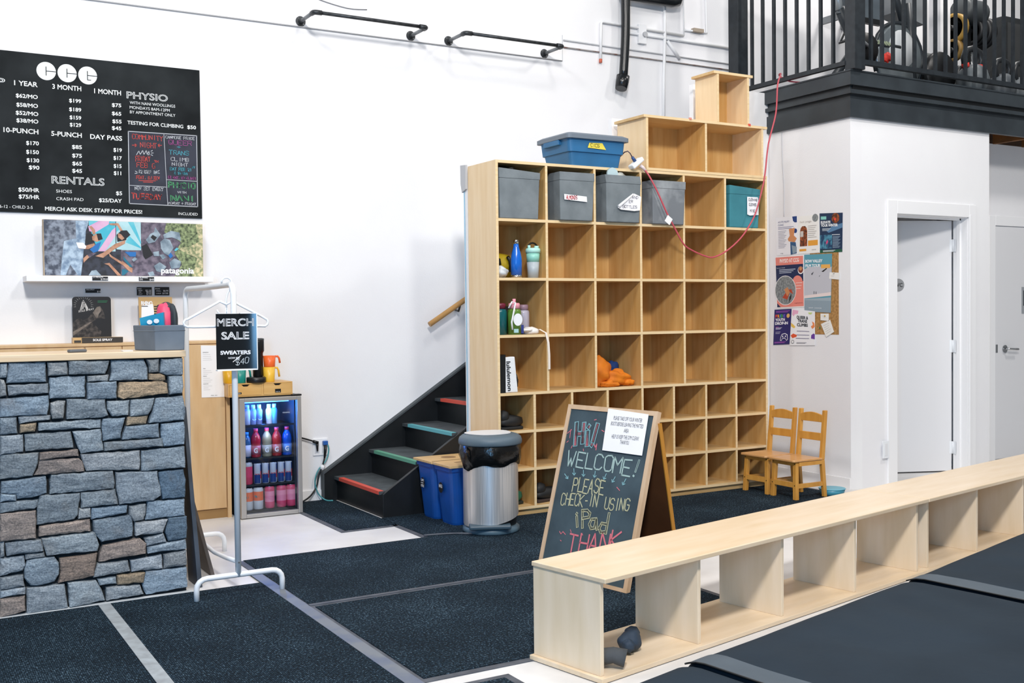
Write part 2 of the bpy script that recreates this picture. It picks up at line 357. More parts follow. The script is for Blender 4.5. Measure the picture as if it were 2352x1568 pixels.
# ================================================================ carpets on the floor
def carpet(label, x0, y0, x1, y1, b=(1, 1, 1, 1)):
    t = thing('floor_carpet', label, 'carpet', ((x0+x1)/2, (y0+y1)/2, 0), 0, 'black ribbed floor carpets')
    w_ = .035
    MB().box((x0+w_*b[0], y0+w_*b[1], 0), (x1-w_*b[2], y1-w_*b[3], .007)).build('pile', 'carpet', t)
    m = MB()
    if b[0]: m.box((x0, y0, 0), (x0+w_, y1, .004))
    if b[2]: m.box((x1-w_, y0, 0), (x1, y1, .004))
    if b[1]: m.box((x0+w_*b[0], y0, 0), (x1-w_*b[2], y0+w_, .004))
    if b[3]: m.box((x0+w_*b[0], y1-w_, 0), (x1-w_*b[2], y1, .004))
    if m.v: m.build('border', 'rubber', t)
carpet('black carpet left of the white tape strip, in front of stone counter', -1.2, .5, .84, 5.205, (1, 0, 0, 0))
carpet('black carpet right of the white tape strip, under the rack feet', .88, .5, 1.615, 5.215, (0, 0, 0, 0))
carpet('black carpet with a long rear edge against the pale floor by the rack', 1.63, 4.69, 3.355, 5.735, (1, 0, 0, 0))
carpet('black carpet under the leaning chalkboard sign, nearest bench corner', 1.64, 3.48, 3.36, 4.68, (1, 1, 1, 1))
carpet('small black carpet at the foot of the stairs beside fridge', 2.395, 6.155, 2.775, 7.3, (1, 1, 0, 0))
carpet('black carpet under the recycling bins and steel trash can', 2.745, 5.74, 3.355, 6.43, (1, 0, 1, 0))
carpet('wide black carpet in front of the cubby shelf under the small chairs', 3.365, 4.95, 5.93, 6.38, (0, 1, 1, 0))
carpet('strip of black carpet at bottom edge beside the bench end', 1.66, .5, 1.965, 3.40, (1, 0, 1, 1))
def tapes(name, label, pts, m): solo(name, label, 'tape', MB().prism(pts, 2, .0072, .0085), m)
tapes('floor_tape', 'wide pale grey tape strip running from counter toward bottom left', [(.826, .6), (.884, .6), (.888, 5.21), (.835, 5.21)], 'tape')
tapes('floor_tape', 'grey tape with blue patches on the seam near rack foot', [(1.592, 2.6), (1.655, 2.6), (1.655, 5.48), (1.6, 5.48)],
      mat('grey_seam_tape', '#6f757d', .5, noise=(5, '#4d5a78', .3, .55)))
tapes('floor_tape', 'pale edging strip along the bottom of the stone counter', [(-1.2, 5.206), (1.27, 5.216), (1.27, 5.252), (-1.2, 5.25)], mat('edge_strip', '#c8cdd0', .5))
solo('floor_tape', 'thin dark tape line on the seam between two carpets by counter', 'tape', MB().box((1.66, 4.672, .0005), (3.355, 4.697, .008)), 'rubber')
# ================================================================ cubby wall
YC, YB = 5.993, 6.368
t = thing('cubby_shelf', 'tall birch plywood cubby wall with seven rows of open compartments', 'shelf', (4.58, 6.18, 0))
TH = .018
part('side_panel', t, ['plyp', 'plye'], box2=((3.41, YC, .0), (3.428, YB, 2.309)))
part('side_panel', t, ['plyv', 'plye'], box2=((5.727, YC, .0), (5.745, YB, 2.309)))
part('back_panel', t, 'plyv', box=((3.428, YB, .05), (5.727, YB+.008, 2.30)))
part('kickboard', t, 'plyh', box=((3.428, YC+.02, 0), (5.727, YC+.038, .046)))
zs = [2.309, 1.937, 1.556, 1.187, .812, .564, .315, .064]
for z in zs: part('shelf', t, ['plyh', 'plye'], box2=((3.428, YC-.001, z-TH), (5.727, YB, z)))
up = [3.793, 4.178, 4.566, 4.949, 5.335]
lo = [3.686, 3.981, 4.272, 4.569, 4.848, 5.145, 5.434]
for r in range(7):
    for x in (up if r < 4 else lo):
        part('divider', t, ['plyv', 'plye'], box2=((x-.009, YC, zs[r+1]), (x+.009, YB, zs[r]-TH)))
# upper boxes
t = thing('storage_box', 'two compartment plywood box standing on right end of cubby wall', 'box', (5.17, 6.16, 2.309), 0, 'plywood boxes on top of the cubby wall')
part('top_panel', t, ['plyh', 'plye'], box2=((4.595, YC-.004, 2.677), (5.747, 6.338, 2.695)))
part('base_panel', t, 'plye', box=((4.618, YC-.002, 2.311), (5.745, 6.33, 2.329)))
for x in (4.618, 5.693): part('side_panel', t, ['plyp', 'plye'], box2=((x, YC, 2.329), (x+.018, 6.33, 2.677)))
part('divider', t, ['plyv', 'plye'], box2=((5.148, YC, 2.329), (5.166, 6.33, 2.677)))
part('back_panel', t, 'plyv', box=((4.636, 6.31, 2.329), (5.693, 6.33, 2.677)))
t = thing('storage_box', 'single tall plywood box standing on the two compartment box', 'box', (5.42, 6.12, 2.695), 0, 'plywood boxes on top of the cubby wall')
part('top_panel', t, ['plyh', 'plye'], box2=((5.231, YC-.004, 3.044), (5.606, 6.24, 3.062)))
for x in (5.264, 5.555): part('side_panel', t, ['plyp', 'plye'], box2=((x, YC, 2.697), (x+.018, 6.235, 3.044)))
part('back_panel', t, 'plyv', box=((5.282, 6.215, 2.697), (5.555, 6.235, 3.044)))
# blue dripping line on the drywall end beside the cubby
m = MB(); m.tube([(3.406, 6.415, 2.15), (3.406, 6.41, 1.7), (3.406, 6.405, 1.2), (3.406, 6.402, .7), (3.406, 6.412, .3), (3.406, 6.42, .1)], .0035, 6)
solo('cable', 'thin pale blue cable down the white wall end beside cubby', 'cable', m, flat('#8fb6cc'))
m = MB(); m.prism([(6.372, 2.32), (6.45, 2.325), (6.447, 2.20), (6.43, 2.14), (6.376, 2.16)], 0, 3.396, 3.409)
solo('plastic_sheet', 'scrap of grey plastic folded over top corner of wall end', 'sheet', m, flat('#b9babd', .35))
# ---------------------------------------------------------------- fabric bins
def bin_(name_label, x0, x1, z0, z1, y0, y1, mt, lean=0, cut=.0):
    t = thing('storage_bin', name_label, 'bin', ((x0+x1)/2, (y0+y1)/2, z0), 0, 'fabric bins in the top cubby row')
    m = MB(); g = .012
    def ring(z, e): return [(x0-e, y0-e, z), (x1+e, y0-e, z), (x1+e, y1+e, z), (x0-e, y1+e, z)]
    b0, b1 = ring(z0, -.008), ring(z1-.055, 0)
    bt = [(p[0]+lean, p[1], p[2]+cut*((p[0]-x0)/(x1-x0)-.5)) for p in ring(z1, .001)]
    def sh(pp, k): return [(p[0]*(1-k)+k*(x0+x1)/2, p[1]*(1-k)+k*(y0+y1)/2, p[2]) for p in pp]
    m.add(b0+b1, [(3, 2, 1, 0), (0, 1, 5, 4), (1, 2, 6, 5), (2, 3, 7, 6), (3, 0, 4, 7)])
    i1 = sh(bt, .05); i0 = sh([(p[0], p[1], z0+.03) for p in b0], .05)
    m.add(i1+i0, [(4, 5, 6, 7), (1, 0, 4, 5), (2, 1, 5, 6), (3, 2, 6, 7), (0, 3, 7, 4)])
    m.build('body', mt, t, bevel=.006)
    m = MB(); c1 = [(p[0], p[1], p[2]+.001) for p in sh(b1, -.012)]; c2 = sh(bt, -.012)
    m.add(c1+c2+bt, [(0, 1, 5, 4), (1, 2, 6, 5), (2, 3, 7, 6), (3, 0, 4, 7), (4, 5, 9, 8), (5, 6, 10, 9), (6, 7, 11, 10), (7, 4, 8, 11), (1, 0, 3, 2)])
    m.build('rim_band', mt, t, bevel=.003); return t
Z1 = 1.938
bin_('grey felt bin in the leftmost top compartment, no paper on it', 3.436, 3.74, Z1, 2.25, 5.99, 6.30, 'grbin', 0, -.02)
b2 = bin_('grey felt bin with a narrow red and white label strip', 3.875, 4.148, Z1, 2.255, 5.955, 6.27, 'grbin', 0, .0)
b3 = bin_('grey felt bin with curling white paper and clear jar on top', 4.245, 4.535, Z1, 2.255, 5.95, 6.26, 'grbin', -.01, .0)
bin_('grey felt bin dusted with white chalk behind the red cable', 4.645, 4.935, Z1, 2.24, 5.96, 6.27, mat('chalky_felt', '#74797e', .85, noise=(5, '#a3a8ab', .3, .5)), 0, .0)
b5 = bin_('teal fabric bin with handwritten paper in the rightmost top compartment', 5.372, 5.665, Z1, 2.235, 5.985, 6.27, mat('teal_fabric', '#3f8a96', .8, noise=(5, '#357985')), 0, -.02)
q = [(3.896,2.088),(3.895,2.066),(4.093,2.062),(4.097,2.08)]
m = MB(); m.prism([(3.905, 2.072), (4.085, 2.062), (4.082, 2.098), (3.903, 2.108)], 1, 5.9475, 5.9485); strokes(m, 'ALMONDS', (3.92, 5.947, 2.075), EX, EZ, .024, .085, .004, 1)
m.build('label_strip', ['paper', flat('#d8646a')], b2, label='white strip with red lettering')
m = MB(); m.prism([(4.33, 2.035), (4.355, 2.022), (4.47, 2.016), (4.515, 2.022), (4.528, 2.115), (4.47, 2.135), (4.45, 2.125)], 1, 5.937, 5.94)
m.tube([(4.335, 5.936, 2.04), (4.455, 5.93, 2.13)], [.012, .006], 8)
for i, (s_, x, z, w_) in enumerate((('AND', 4.45, 2.10, .05), ('ER', 4.425, 2.07, .03), ('BOTTLES', 4.37, 2.034, .12))): strokes(m, s_, (x, 5.936, z), EX, EZ, .018, w_, .003, 1, seed=i+3)
m.build('paper_note', ['paper', flat('#8d8a96')], b3, label='curled white paper with handwriting')
m = MB(); m.prism([(5.535, 2.035), (5.56, 2.028), (5.645, 2.035), (5.647, 2.12), (5.64, 2.165), (5.535, 2.165)], 1, 5.977, 5.979)
for i, (s_, x, z, w_) in enumerate((('CLOTHING', 5.548, 2.135, .085), ('CLOTHES', 5.552, 2.10, .07), ('MISC', 5.56, 2.055, .05))): strokes(m, s_, (x, 5.976, z), EX, EZ, .018, w_, .003, 1, seed=i+13)
m.build('paper_note', ['paper', flat('#77747f')], b5, label='torn white paper with handwriting')
# jar and cups poking out of the third bin
t = thing('glass_jar', 'round clear jar lying on top of the third grey bin', 'jar', (4.30, 6.03, 2.255))
MB().lathe([(.0, -.05), (.03, -.048), (.044, -.03), (.046, .02), (.04, .05), (.0, .052)], (4.31, 6.02, 2.262), 20, 0, 'y').build('body', 'bottle', t)
MB().lathe([(.045, -.055), (.046, -.05), (.045, -.045)], (4.31, 6.02, 2.262), 20, 0, 'y').build('rim', flat('#bcd2d6', .3), t)
for i, (x, r, cc) in enumerate(((4.40, .04, '#b9bcb5'), (4.44, .034, '#d9d6cb'))):
    solo('plastic_cup', ('greyish' if i == 0 else 'cream') + ' cup rim sticking out of the third grey bin', 'cup', MB().lathe([(.0, -.04), (r, -.03), (r*.95, .04), (r*.85, .045), (0, .04)], (x, 6.03+.03*i, 2.245), 18, 0, 'y'), flat(cc, .5), 'cups poking out of the bin')
solo('dark_cloth', 'black crumpled cloth above the leftmost grey bin', 'cloth', MB().blob((3.55, 6.12, 2.245), (.07, .1, .04), 4, .2), 'blk')
# ---------------------------------------------------------------- things in the compartments
def cyl(m, c, prof, seg=22, mi=0, **k): return m.lathe(prof, c, seg, mi, **k)
c = (3.597, 6.06, 1.557)
t = thing('water_bottle', 'cobalt blue metal bottle with silver cap in second cubby row', 'bottle', c, 0, 'water bottles in the cubbies')
cyl(MB(), c, [(.036, .018), (.037, .10), (.036, .13), (.029, .165), (.019, .20), (.0165, .222)]).build('body', mat('blue_gloss', '#1565c8', .22), t)
cyl(MB(), c, [(.036, 0), (.0362, .0185)]).build('base_band', 'chrome', t); cyl(MB(), c, [(.017, .222), (.0175, .246), (.015, .25)]).build('cap', 'chrome', t)
c = (3.726, 6.06, 1.557)
t = thing('shaker_bottle', 'frosted shaker bottle with mint lid right of blue bottle', 'bottle', c, 0, 'water bottles in the cubbies')
cyl(MB(), c, [(.036, 0), (.0415, .105)]).build('body', mat('frosted', '#a8b1b6', .4), t); cyl(MB(), c, [(.0415, .105), (.0455, .165)]).build('upper_body', mat('mint_frost', '#8fcdbd', .4), t)
m = cyl(MB(), c, [(.049, .165), (.05, .185), (.046, .195), (.03, .198)]); m.tube([(c[0]-.03, c[1], c[2]+.195), (c[0]-.03, c[1], c[2]+.215)], .01, 10); m.tube([(c[0]+.028, c[1], c[2]+.195), (c[0]+.028, c[1], c[2]+.212)], .016, 10); m.build('lid', flat('#b4e6da', .4), t)
m = MB(); m.tube(arc((c[0]+.01, c[2]+.2), .034, 0, PI) and [(p[0], c[1]+.02, p[1]) for p in arc((c[0]+.01, c[2]+.195), .038, -.3, PI+.2)], .006, 8); m.build('carry_loop', 'blk', t)
t = thing('helmet_bag', 'yellow and black rounded bag behind the blue bottle', 'bag', (3.56, 6.24, 1.557))
MB().blob((3.56, 6.24, 1.64), (.12, .1, .09), 8, .06, 0, floor=1.558).build('body', flat('#b49a10', .6), t)
m = MB(); m.tube([(3.58, 6.14, 1.70), (3.60, 6.145, 1.67), (3.60, 6.14, 1.60)], .012, 8); m.tube([(3.49, 6.145, 1.685), (3.515, 6.143, 1.68), (3.52, 6.143, 1.645)], .011, 6); m.build('trim_band', 'blk', t)
solo('plastic_bag', 'crumpled silver grey plastic bag at left end of second row', 'bag', MB().blob((3.475, 6.07, 1.595), (.05, .07, .042), 12, .13, floor=1.558, freq=2.2, seg=28, rings=18), flat('#c8ccce', .35))
def jug(label, c, body, cap, r, h, extra=None):
    t = thing('water_bottle', label, 'bottle', c, 0, 'water bottles in the cubbies')
    cyl(MB(), c, [(r, 0), (r, h*.72), (r*.93, h*.78), (r*.72, h*.82)]).build('body', mat('bottle_'+body, body, .25), t)
    cyl(MB(), c, [(r*.82, h*.82), (r*.84, h*.97), (r*.7, h)]).build('cap', flat(cap, .4), t); return t
jug('teal bottle with maroon cap at left of third row', (3.475, 6.07, 1.188), '#0f5d62', '#6d1730', .045, .205)
g = jug('green bottle with pink cap and white round sticker', (3.565, 6.04, 1.188), '#5d8436', '#e79aa8', .045, .205)
m = MB(); m.poly([(3.565+p[0], 5.993, p[1]) for p in disc((0, 1.285), .034, .04)], 0); m.box((3.59, 5.994, 1.195), (3.609, 5.9945, 1.25), 1); m.box((3.535, 5.994, 1.2), (3.57, 5.9945, 1.225), 2)
m.build('stickers', ['white', flat('#27377e'), flat('#a7cfcf')], g); MB().tube([(3.565, 6.04, 1.39), (3.565, 6.04, 1.42)], .011, 8).build('spout', flat('#ee9fb0'), g)
MB().tube([(3.50, 6.0, 1.36), (3.52, 5.99, 1.40), (3.545, 5.99, 1.395), (3.53, 5.988, 1.33), (3.515, 5.988, 1.27), (3.52, 5.988, 1.22)], .006, 6).build('cord_loop', 'white', g)
jug('lilac grey bottle behind the white cap in third row', (3.683, 6.12, 1.188), '#b6b0be', '#a0808f', .04, .195)
t = thing('baseball_cap', 'white cap with long strap hanging over the shelf edge', 'cap', (3.70, 6.05, 1.188), 0)
m = MB(); m.blob((3.70, 6.06, 1.205), (.06, .05, .032), 3, .05, floor=1.189); m.blob((3.645, 6.03, 1.215), (.05, .03, .012), 3, .1); m.build('crown', flat('#e4e0dc'), t)
m = MB()
pth = [(3.745, 6.02, 1.22), (3.775, 5.985, 1.195), (3.787, 5.977, 1.13), (3.792, 5.976, 1.05), (3.792, 5.976, .955)]
for a, b in zip(pth, pth[1:]): m.hexa([(a[0]-.008, a[1], a[2]), (a[0]+.008, a[1], a[2]), (a[0]+.008, a[1]+.002, a[2]), (a[0]-.008, a[1]+.002, a[2])], [(b[0]-.008, b[1], b[2]), (b[0]+.008, b[1], b[2]), (b[0]+.008, b[1]+.002, b[2]), (b[0]-.008, b[1]+.002, b[2])])
m.build('strap', flat('#e9dfd3'), t)
solo('backpack', 'black soft bag slumped behind the bottles of third row', 'bag', MB().blob((3.58, 6.25, 1.28), (.11, .09, .095), 21, .12, floor=1.189), flat('#1d1a1f', .8))
t = thing('shopping_bag', 'small white and black shopping bag with sideways lettering', 'bag', (3.50, 6.06, .814))
m = MB(); m.hexa([(3.462, 6.0, .813), (3.565, 6.0, .813), (3.57, 6.09, .813), (3.462, 6.09, .813)], [(3.475, 6.02, 1.04), (3.555, 6.02, 1.045), (3.553, 6.07, 1.045), (3.475, 6.07, 1.04)]); m.build('body', mat('white_bag', '#dfe1e3', .5, bump=(14, .6)), t, bevel=.006)
m = MB(); m.hexa([(3.434, 6.0, .813), (3.47, 5.997, .813), (3.472, 6.1, .813), (3.436, 6.1, .813)], [(3.435, 6.01, 1.05), (3.482, 6.015, 1.06), (3.48, 6.075, 1.06), (3.435, 6.08, 1.05)]); m.blob((3.567, 6.05, .88), (.014, .04, .05), 5, .2); m.build('gusset', 'blk', t, bevel=.005)
m = MB(); text(m, 'lululemon', (3.487, 5.999, 1.015), (0, .0, -1), (1, 0, 0), .03, .19, 0, .02)
for v in m.v: v.y = 5.9965 + max(0, (v.z-.813))*.088
m.build('lettering', 'blk', t)
t = thing('jacket', 'bright orange jacket bundled in a middle compartment', 'jacket', (4.37, 6.10, .813))
m = MB(); m.blob((4.285, 6.12, .91), (.08, .09, .112), 31, .13, floor=.814, freq=2.2, seg=30, rings=20); m.blob((4.40, 6.09, .868), (.115, .075, .062), 35, .14, floor=.814, freq=2.4, seg=30, rings=20); m.blob((4.49, 6.07, .838), (.05, .05, .03), 37, .15, floor=.814); m.blob((4.33, 6.035, .83), (.08, .03, .028), 39, .2, floor=.814, freq=2)
m.build('body', mat('orange_fabric', '#e07d05', .75, noise=(9, '#c46502'), bump=(16, .5)), t)
solo('blue_beanie', 'dark blue knit bundle behind the orange jacket', 'hat', MB().blob((4.485, 6.23, .93), (.05, .04, .05), 41, .12), flat('#143a78', .8))
def shoe(name, label, c, l, cc, rz, grp, sole='#15181a'):
    t = thing(name, label, 'shoe', c, rz, grp); m = MB()
    m.blob((0, 0, .05), (l/2, .042, .045), 2, .06, floor=.012); m.blob((-l*.28, 0, .085), (l*.2, .036, .045), 2, .06); m.build('upper', flat(cc, .6), t, True)
    MB().prism([(-l/2, -.04), (l*.4, -.042), (l/2, 0), (l*.4, .042), (-l/2, .04)], 2, 0, .02).build('sole', flat(sole, .7), t, True, .006); return t
shoe('boot', 'black boot in the leftmost small compartment, toe to the right', (3.55, 6.08, .565), .19, '#17191b', .1, 'shoes in the small cubbies')
shoe('boot', 'black boot behind the other in the leftmost small compartment', (3.56, 6.20, .565), .20, '#202326', .15, 'shoes in the small cubbies')
shoe('running_shoe', 'green shoe in bottom row half hidden by trash can', (3.56, 6.10, .065), .20, '#2f7a62', .3, 'shoes in the small cubbies', '#26302c')
shoe('running_shoe', 'black shoe with grey stripe in bottom row left of chalkboard', (3.84, 6.10, .065), .23, '#1b1d1f', .2, 'shoes in the small cubbies', '#3a2d27')
# ---------------------------------------------------------------- blue tote and cables on top
t = thing('storage_tote', 'blue plastic tote with grey lid and yellow tape on cubby top', 'tote', (4.2, 6.17, 2.31))
m = MB()
def rr(x0, x1, y0, y1, z, r=.03):
    P = []
    for cx, cy, a in ((x1-r, y0+r, -PI/2), (x1-r, y1-r, 0), (x0+r, y1-r, PI/2), (x0+r, y0+r, PI)): P += [(p[0], p[1], z) for p in arc((cx, cy), r, a, a+PI/2, 4)]
    return P
def loft(m, rings, mi=0, cap=True):
    n = len(rings[0]); b = [p for r in rings for p in r]
    fs = [(i*n+k, i*n+(k+1) % n, (i+1)*n+(k+1) % n, (i+1)*n+k) for i in range(len(rings)-1) for k in range(n)]
    if cap: fs += [tuple(range(n))[::-1], tuple(range((len(rings)-1)*n, len(rings)*n))]
    return m.add(b, fs, mi)
loft(m, [rr(4.0, 4.40, 6.005, 6.32, 2.311), rr(3.985, 4.415, 5.995, 6.335, 2.40), rr(3.975, 4.425, 5.985, 6.345, 2.401), rr(3.965, 4.435, 5.98, 6.35, 2.488)]); m.build('tub', mat('tote_blue', '#2c6c9c', .5, noise=(6, '#2a648f')), t)
m = MB(); loft(m, [rr(3.945, 4.455, 5.96, 6.37, 2.486), rr(3.945, 4.455, 5.96, 6.37, 2.512), rr(3.97, 4.43, 5.985, 6.345, 2.526)]); m.build('lid', mat('tote_lid', '#6d7884', .55), t)
m = MB(); m.box((3.945, 6.08, 2.45), (3.972, 6.27, 2.486)); m.build('handle', MATS['tote_blue'], t, bevel=.005)
m = MB(); tp = [(4.115, 2.43), (4.128, 2.463), (4.235, 2.467), (4.265, 2.424)]
m.poly([(p[0], 5.978+.0*p[1], p[1]) for p in tp]); strokes(m, 'CICS', (4.14, 5.977, 2.437), EX, EZ, .022, .07, .0028, 1)
m.build('tape_label', [flat('#e3d04e'), flat('#4b4626')], t, label='yellow tape reading CICS')
t = thing('power_splitter', 'white outlet block on the cubby front edge beside the tote', 'power block', (4.50, 5.99, 2.32))
m = MB(); m.box((-.055, -.03, -.016), (.055, .03, .016)); m.xform(Matrix.Translation((4.515, 5.975, 2.349)) @ Matrix.Rotation(-.65, 4, 'Y')); m.build('body', 'white', t, bevel=.008)
m = MB(); m.tube([(4.545, 5.97, 2.335), (4.565, 5.96, 2.318), (4.59, 5.955, 2.29)], [.014, .012, .008], 8); m.build('clear_plug', flat('#d9c9c9', .3), t)
t = thing('electric_cable', 'thin dark cord with blue plug curling from behind the tote', 'cord', (4.45, 5.99, 2.31))
m = MB(); m.tube([(4.435, 6.05, 2.40), (4.443, 6.01, 2.425), (4.455, 5.99, 2.43), (4.468, 5.98, 2.415), (4.485, 5.975, 2.385)], .004, 6); m.build('cord', flat('#4b3a4a'), t)
MB().tube([(4.482, 5.975, 2.39), (4.508, 5.975, 2.36)], [.010, .013], 8).build('plug', flat('#22457e', .4), t)
t = thing('extension_cord', 'red extension cord looping in front of cubbies up to railing', 'cord', (5.2, 5.93, 1.7))
P = [(5.80, 5.86, 3.115), (5.768, 5.9, 2.992), (5.749, 5.9, 2.782), (5.674, 5.9, 2.553), (5.638, 5.9, 2.327), (5.603, 5.9, 2.198), (5.542, 5.9, 2.036), (5.477, 5.9, 1.939), (5.393, 5.9, 1.848), (5.268, 5.9, 1.76), (5.145, 5.9, 1.711), (5.064, 5.9, 1.716), (4.945, 5.9, 1.754), (4.867, 5.9, 1.798), (4.782, 5.9, 1.917), (4.722, 5.9, 2.006), (4.647, 5.91, 2.153), (4.60, 5.93, 2.25), (4.575, 5.95, 2.30)]
P = [(6.20, 6.02, 3.075), (6.13, 6.14, 3.10), (6.08, 6.20, 3.15)] + [(5.95, 6.05, 3.12)] + P[1:]
def smooth(P, n=4):
    out = []
    for i in range(len(P)-1):
        p0, p1, p2, p3 = [Vector(P[max(0, min(len(P)-1, i+k))]) for k in (-1, 0, 1, 2)]
        for j in range(n):
            t_ = j/n; out.append(.5*((2*p1)+(p2-p0)*t_+(2*p0-5*p1+4*p2-p3)*t_*t_+(3*p1-p0-3*p2+p3)*t_**3))
    return out + [Vector(P[-1])]
m = MB(); m.tube(smooth(P), .0058, 8); m.build('cord', flat('#c2505c', .5), t)
m = MB(); m.box((4.705, 5.892, 1.935), (4.755, 5.894, 1.985)); m.xform(Matrix.Translation((4.73, 5.893, 1.96)) @ Matrix.Rotation(.6, 4, 'Y') @ Matrix.Translation((-4.73, -5.893, -1.96))); m.build('tag', 'paper', t, label='white paper tag')
for (u, x, y, z) in ((0, 5.56, 5.985, 2.70), (1, 5.0, 5.985, 2.70)):
    solo('tape_scrap', ('bright' if u == 0 else 'faded') + ' red scrap of tape on the front edge of upper box', 'tape', MB().box((x, y, z-.012), (x+.02, y+.012, z+.004)), flat('#d9503f' if u == 0 else '#d9907f'), 'red tape scraps on the upper box')
# ================================================================ stone counter
STONES = '''
b 452,1131 481,1132 482,1091 475,1070 450,1068
b 487,1134 639,1131 640,1043 476,1043 482,1091
g 646,1130 729,1131 730,1072 649,1070
b 734,1133 911,1130 902,1095 890,1070 735,1073
b 919,1130 1067,1131 1082,1089 1081,1035 909,1036 921,1074
g 1079,1130 1135,1131 1133,1068 1090,1068 1089,1099
b 1144,1130 1243,1131 1244,1052 1171,1052 1138,1066
t 1088,1063 1141,1061 1161,1050 1162,1029 1146,1024 1087,1035
g 814,1062 908,1065 903,1036 815,1036
t 952,1027 1146,1026 1171,1013 1175,966 965,948 946,959
b 1176,1046 1242,1047 1245,994 1238,963 1181,960 1178,1002
g 450,1063 466,1058 474,1033 475,989 448,984
g 479,1035 648,1035 647,993 484,989 481,1009
b 654,1061 806,1063 803,966 652,966
b 812,1032 940,1033 940,955 812,956
b 448,976 647,981 648,941 639,895 447,895
g 655,946 686,956 718,953 712,903 707,874 661,874 655,906
b 724,960 888,952 891,913 902,877 877,868 722,869
b 897,943 997,943 991,872 920,871 897,905
b 1002,943 1109,947 1093,892 1078,870 999,866
b 1116,945 1242,951 1253,873 1246,835 1083,830 1103,902
b 446,891 514,891 517,818 445,817
g 521,891 654,891 652,872 525,861
t 527,857 595,861 593,841 587,822 526,819
b 603,860 871,860 868,821 602,825
b 878,861 975,862 963,817 954,767 876,758 872,813
t 985,863 1080,866 1071,827 982,824
b 978,820 1126,826 1128,760 960,760
b 1140,821 1246,825 1249,778 1246,717 1150,714 1138,765
g 445,812 539,811 537,735 443,726
b 544,811 738,812 749,737 548,736
b 745,811 866,815 877,716 780,708 761,755
b 880,752 1140,754 1146,716 881,713
r 605,724 766,728 769,699 604,694
r 604,692 769,687 783,673 792,627 579,625 597,653
b 443,728 602,726 598,683 574,622 440,618
l 777,705 1039,703 1035,613 801,626 787,668
b 1047,701 1246,707 1246,606 1045,606
b 446,608 628,617 630,542 590,530 507,524 504,548 443,559
b 443,556 503,546 504,520 438,519
b 652,621 915,617 923,560 918,535 643,534 644,590
g 927,609 1117,600 1131,482 1094,461 941,459 930,523
d 1123,593 1239,596 1249,546 1243,462 1140,462 1133,504
b 775,528 924,532 936,461 775,459
b 438,515 595,515 591,484 580,475 437,470
b 603,532 771,528 760,429 744,410 586,400 591,486
g 766,456 815,455 816,411 763,408
b 821,453 979,451 974,416 818,400
g 985,446 1060,449 1058,408 1048,376 1005,372 986,405
b 1072,458 1243,452 1244,374 1057,373
r 437,467 583,467 582,341 435,344
r 596,392 812,403 815,347 594,347
b 825,395 994,404 1002,341 998,303 859,292 828,340
l 1009,367 1161,365 1144,323 1137,305 1011,303
d 1163,370 1250,369 1251,314 1246,266 1161,261 1148,304
g 434,340 452,344 452,276 433,270
g 455,336 604,334 612,281 460,277
b 604,338 832,340 848,282 840,253 624,258
g 536,273 616,273 619,253 537,249
r 865,275 1031,290 1058,262 1055,216 846,201 850,236
g 1051,286 1138,301 1153,257 1060,250
b 1062,245 1243,259 1247,213 1065,212
g 433,268 532,268 535,226 524,202 431,189
b 543,245 602,249 657,248 675,218 674,168 655,136 600,126 555,131 530,168 531,207
r 677,238 841,243 834,197 824,138 671,124 682,177
g 840,193 976,190 986,139 822,130
l 987,188 1130,199 1134,133 992,134
g 1138,198 1247,206 1247,134 1138,131
g 431,183 527,182 531,132 430,127
b 839,120 921,119 923,88 848,90
t 926,126 1052,124 1043,77 927,83
b 1058,127 1245,124 1247,28 1056,17 1040,61
g 430,125 533,126 532,98 429,93
r 429,90 530,91 531,24 489,14 427,8
g 538,121 697,117 708,11 536,7
b 710,121 833,116 855,73 869,19 715,10
g 876,76 1027,69 1042,25 1016,21 875,15
'''
t = thing('reception_counter', 'reception counter clad in rough blue grey ledge stone', 'counter', (.4, 5.5, 0))
part('core', t, mat('dark_mortar', '#1d2226', .95, bump=(40, .3)), box=((-1.2, 5.268, 0), (1.248, 5.62, 1.136)))
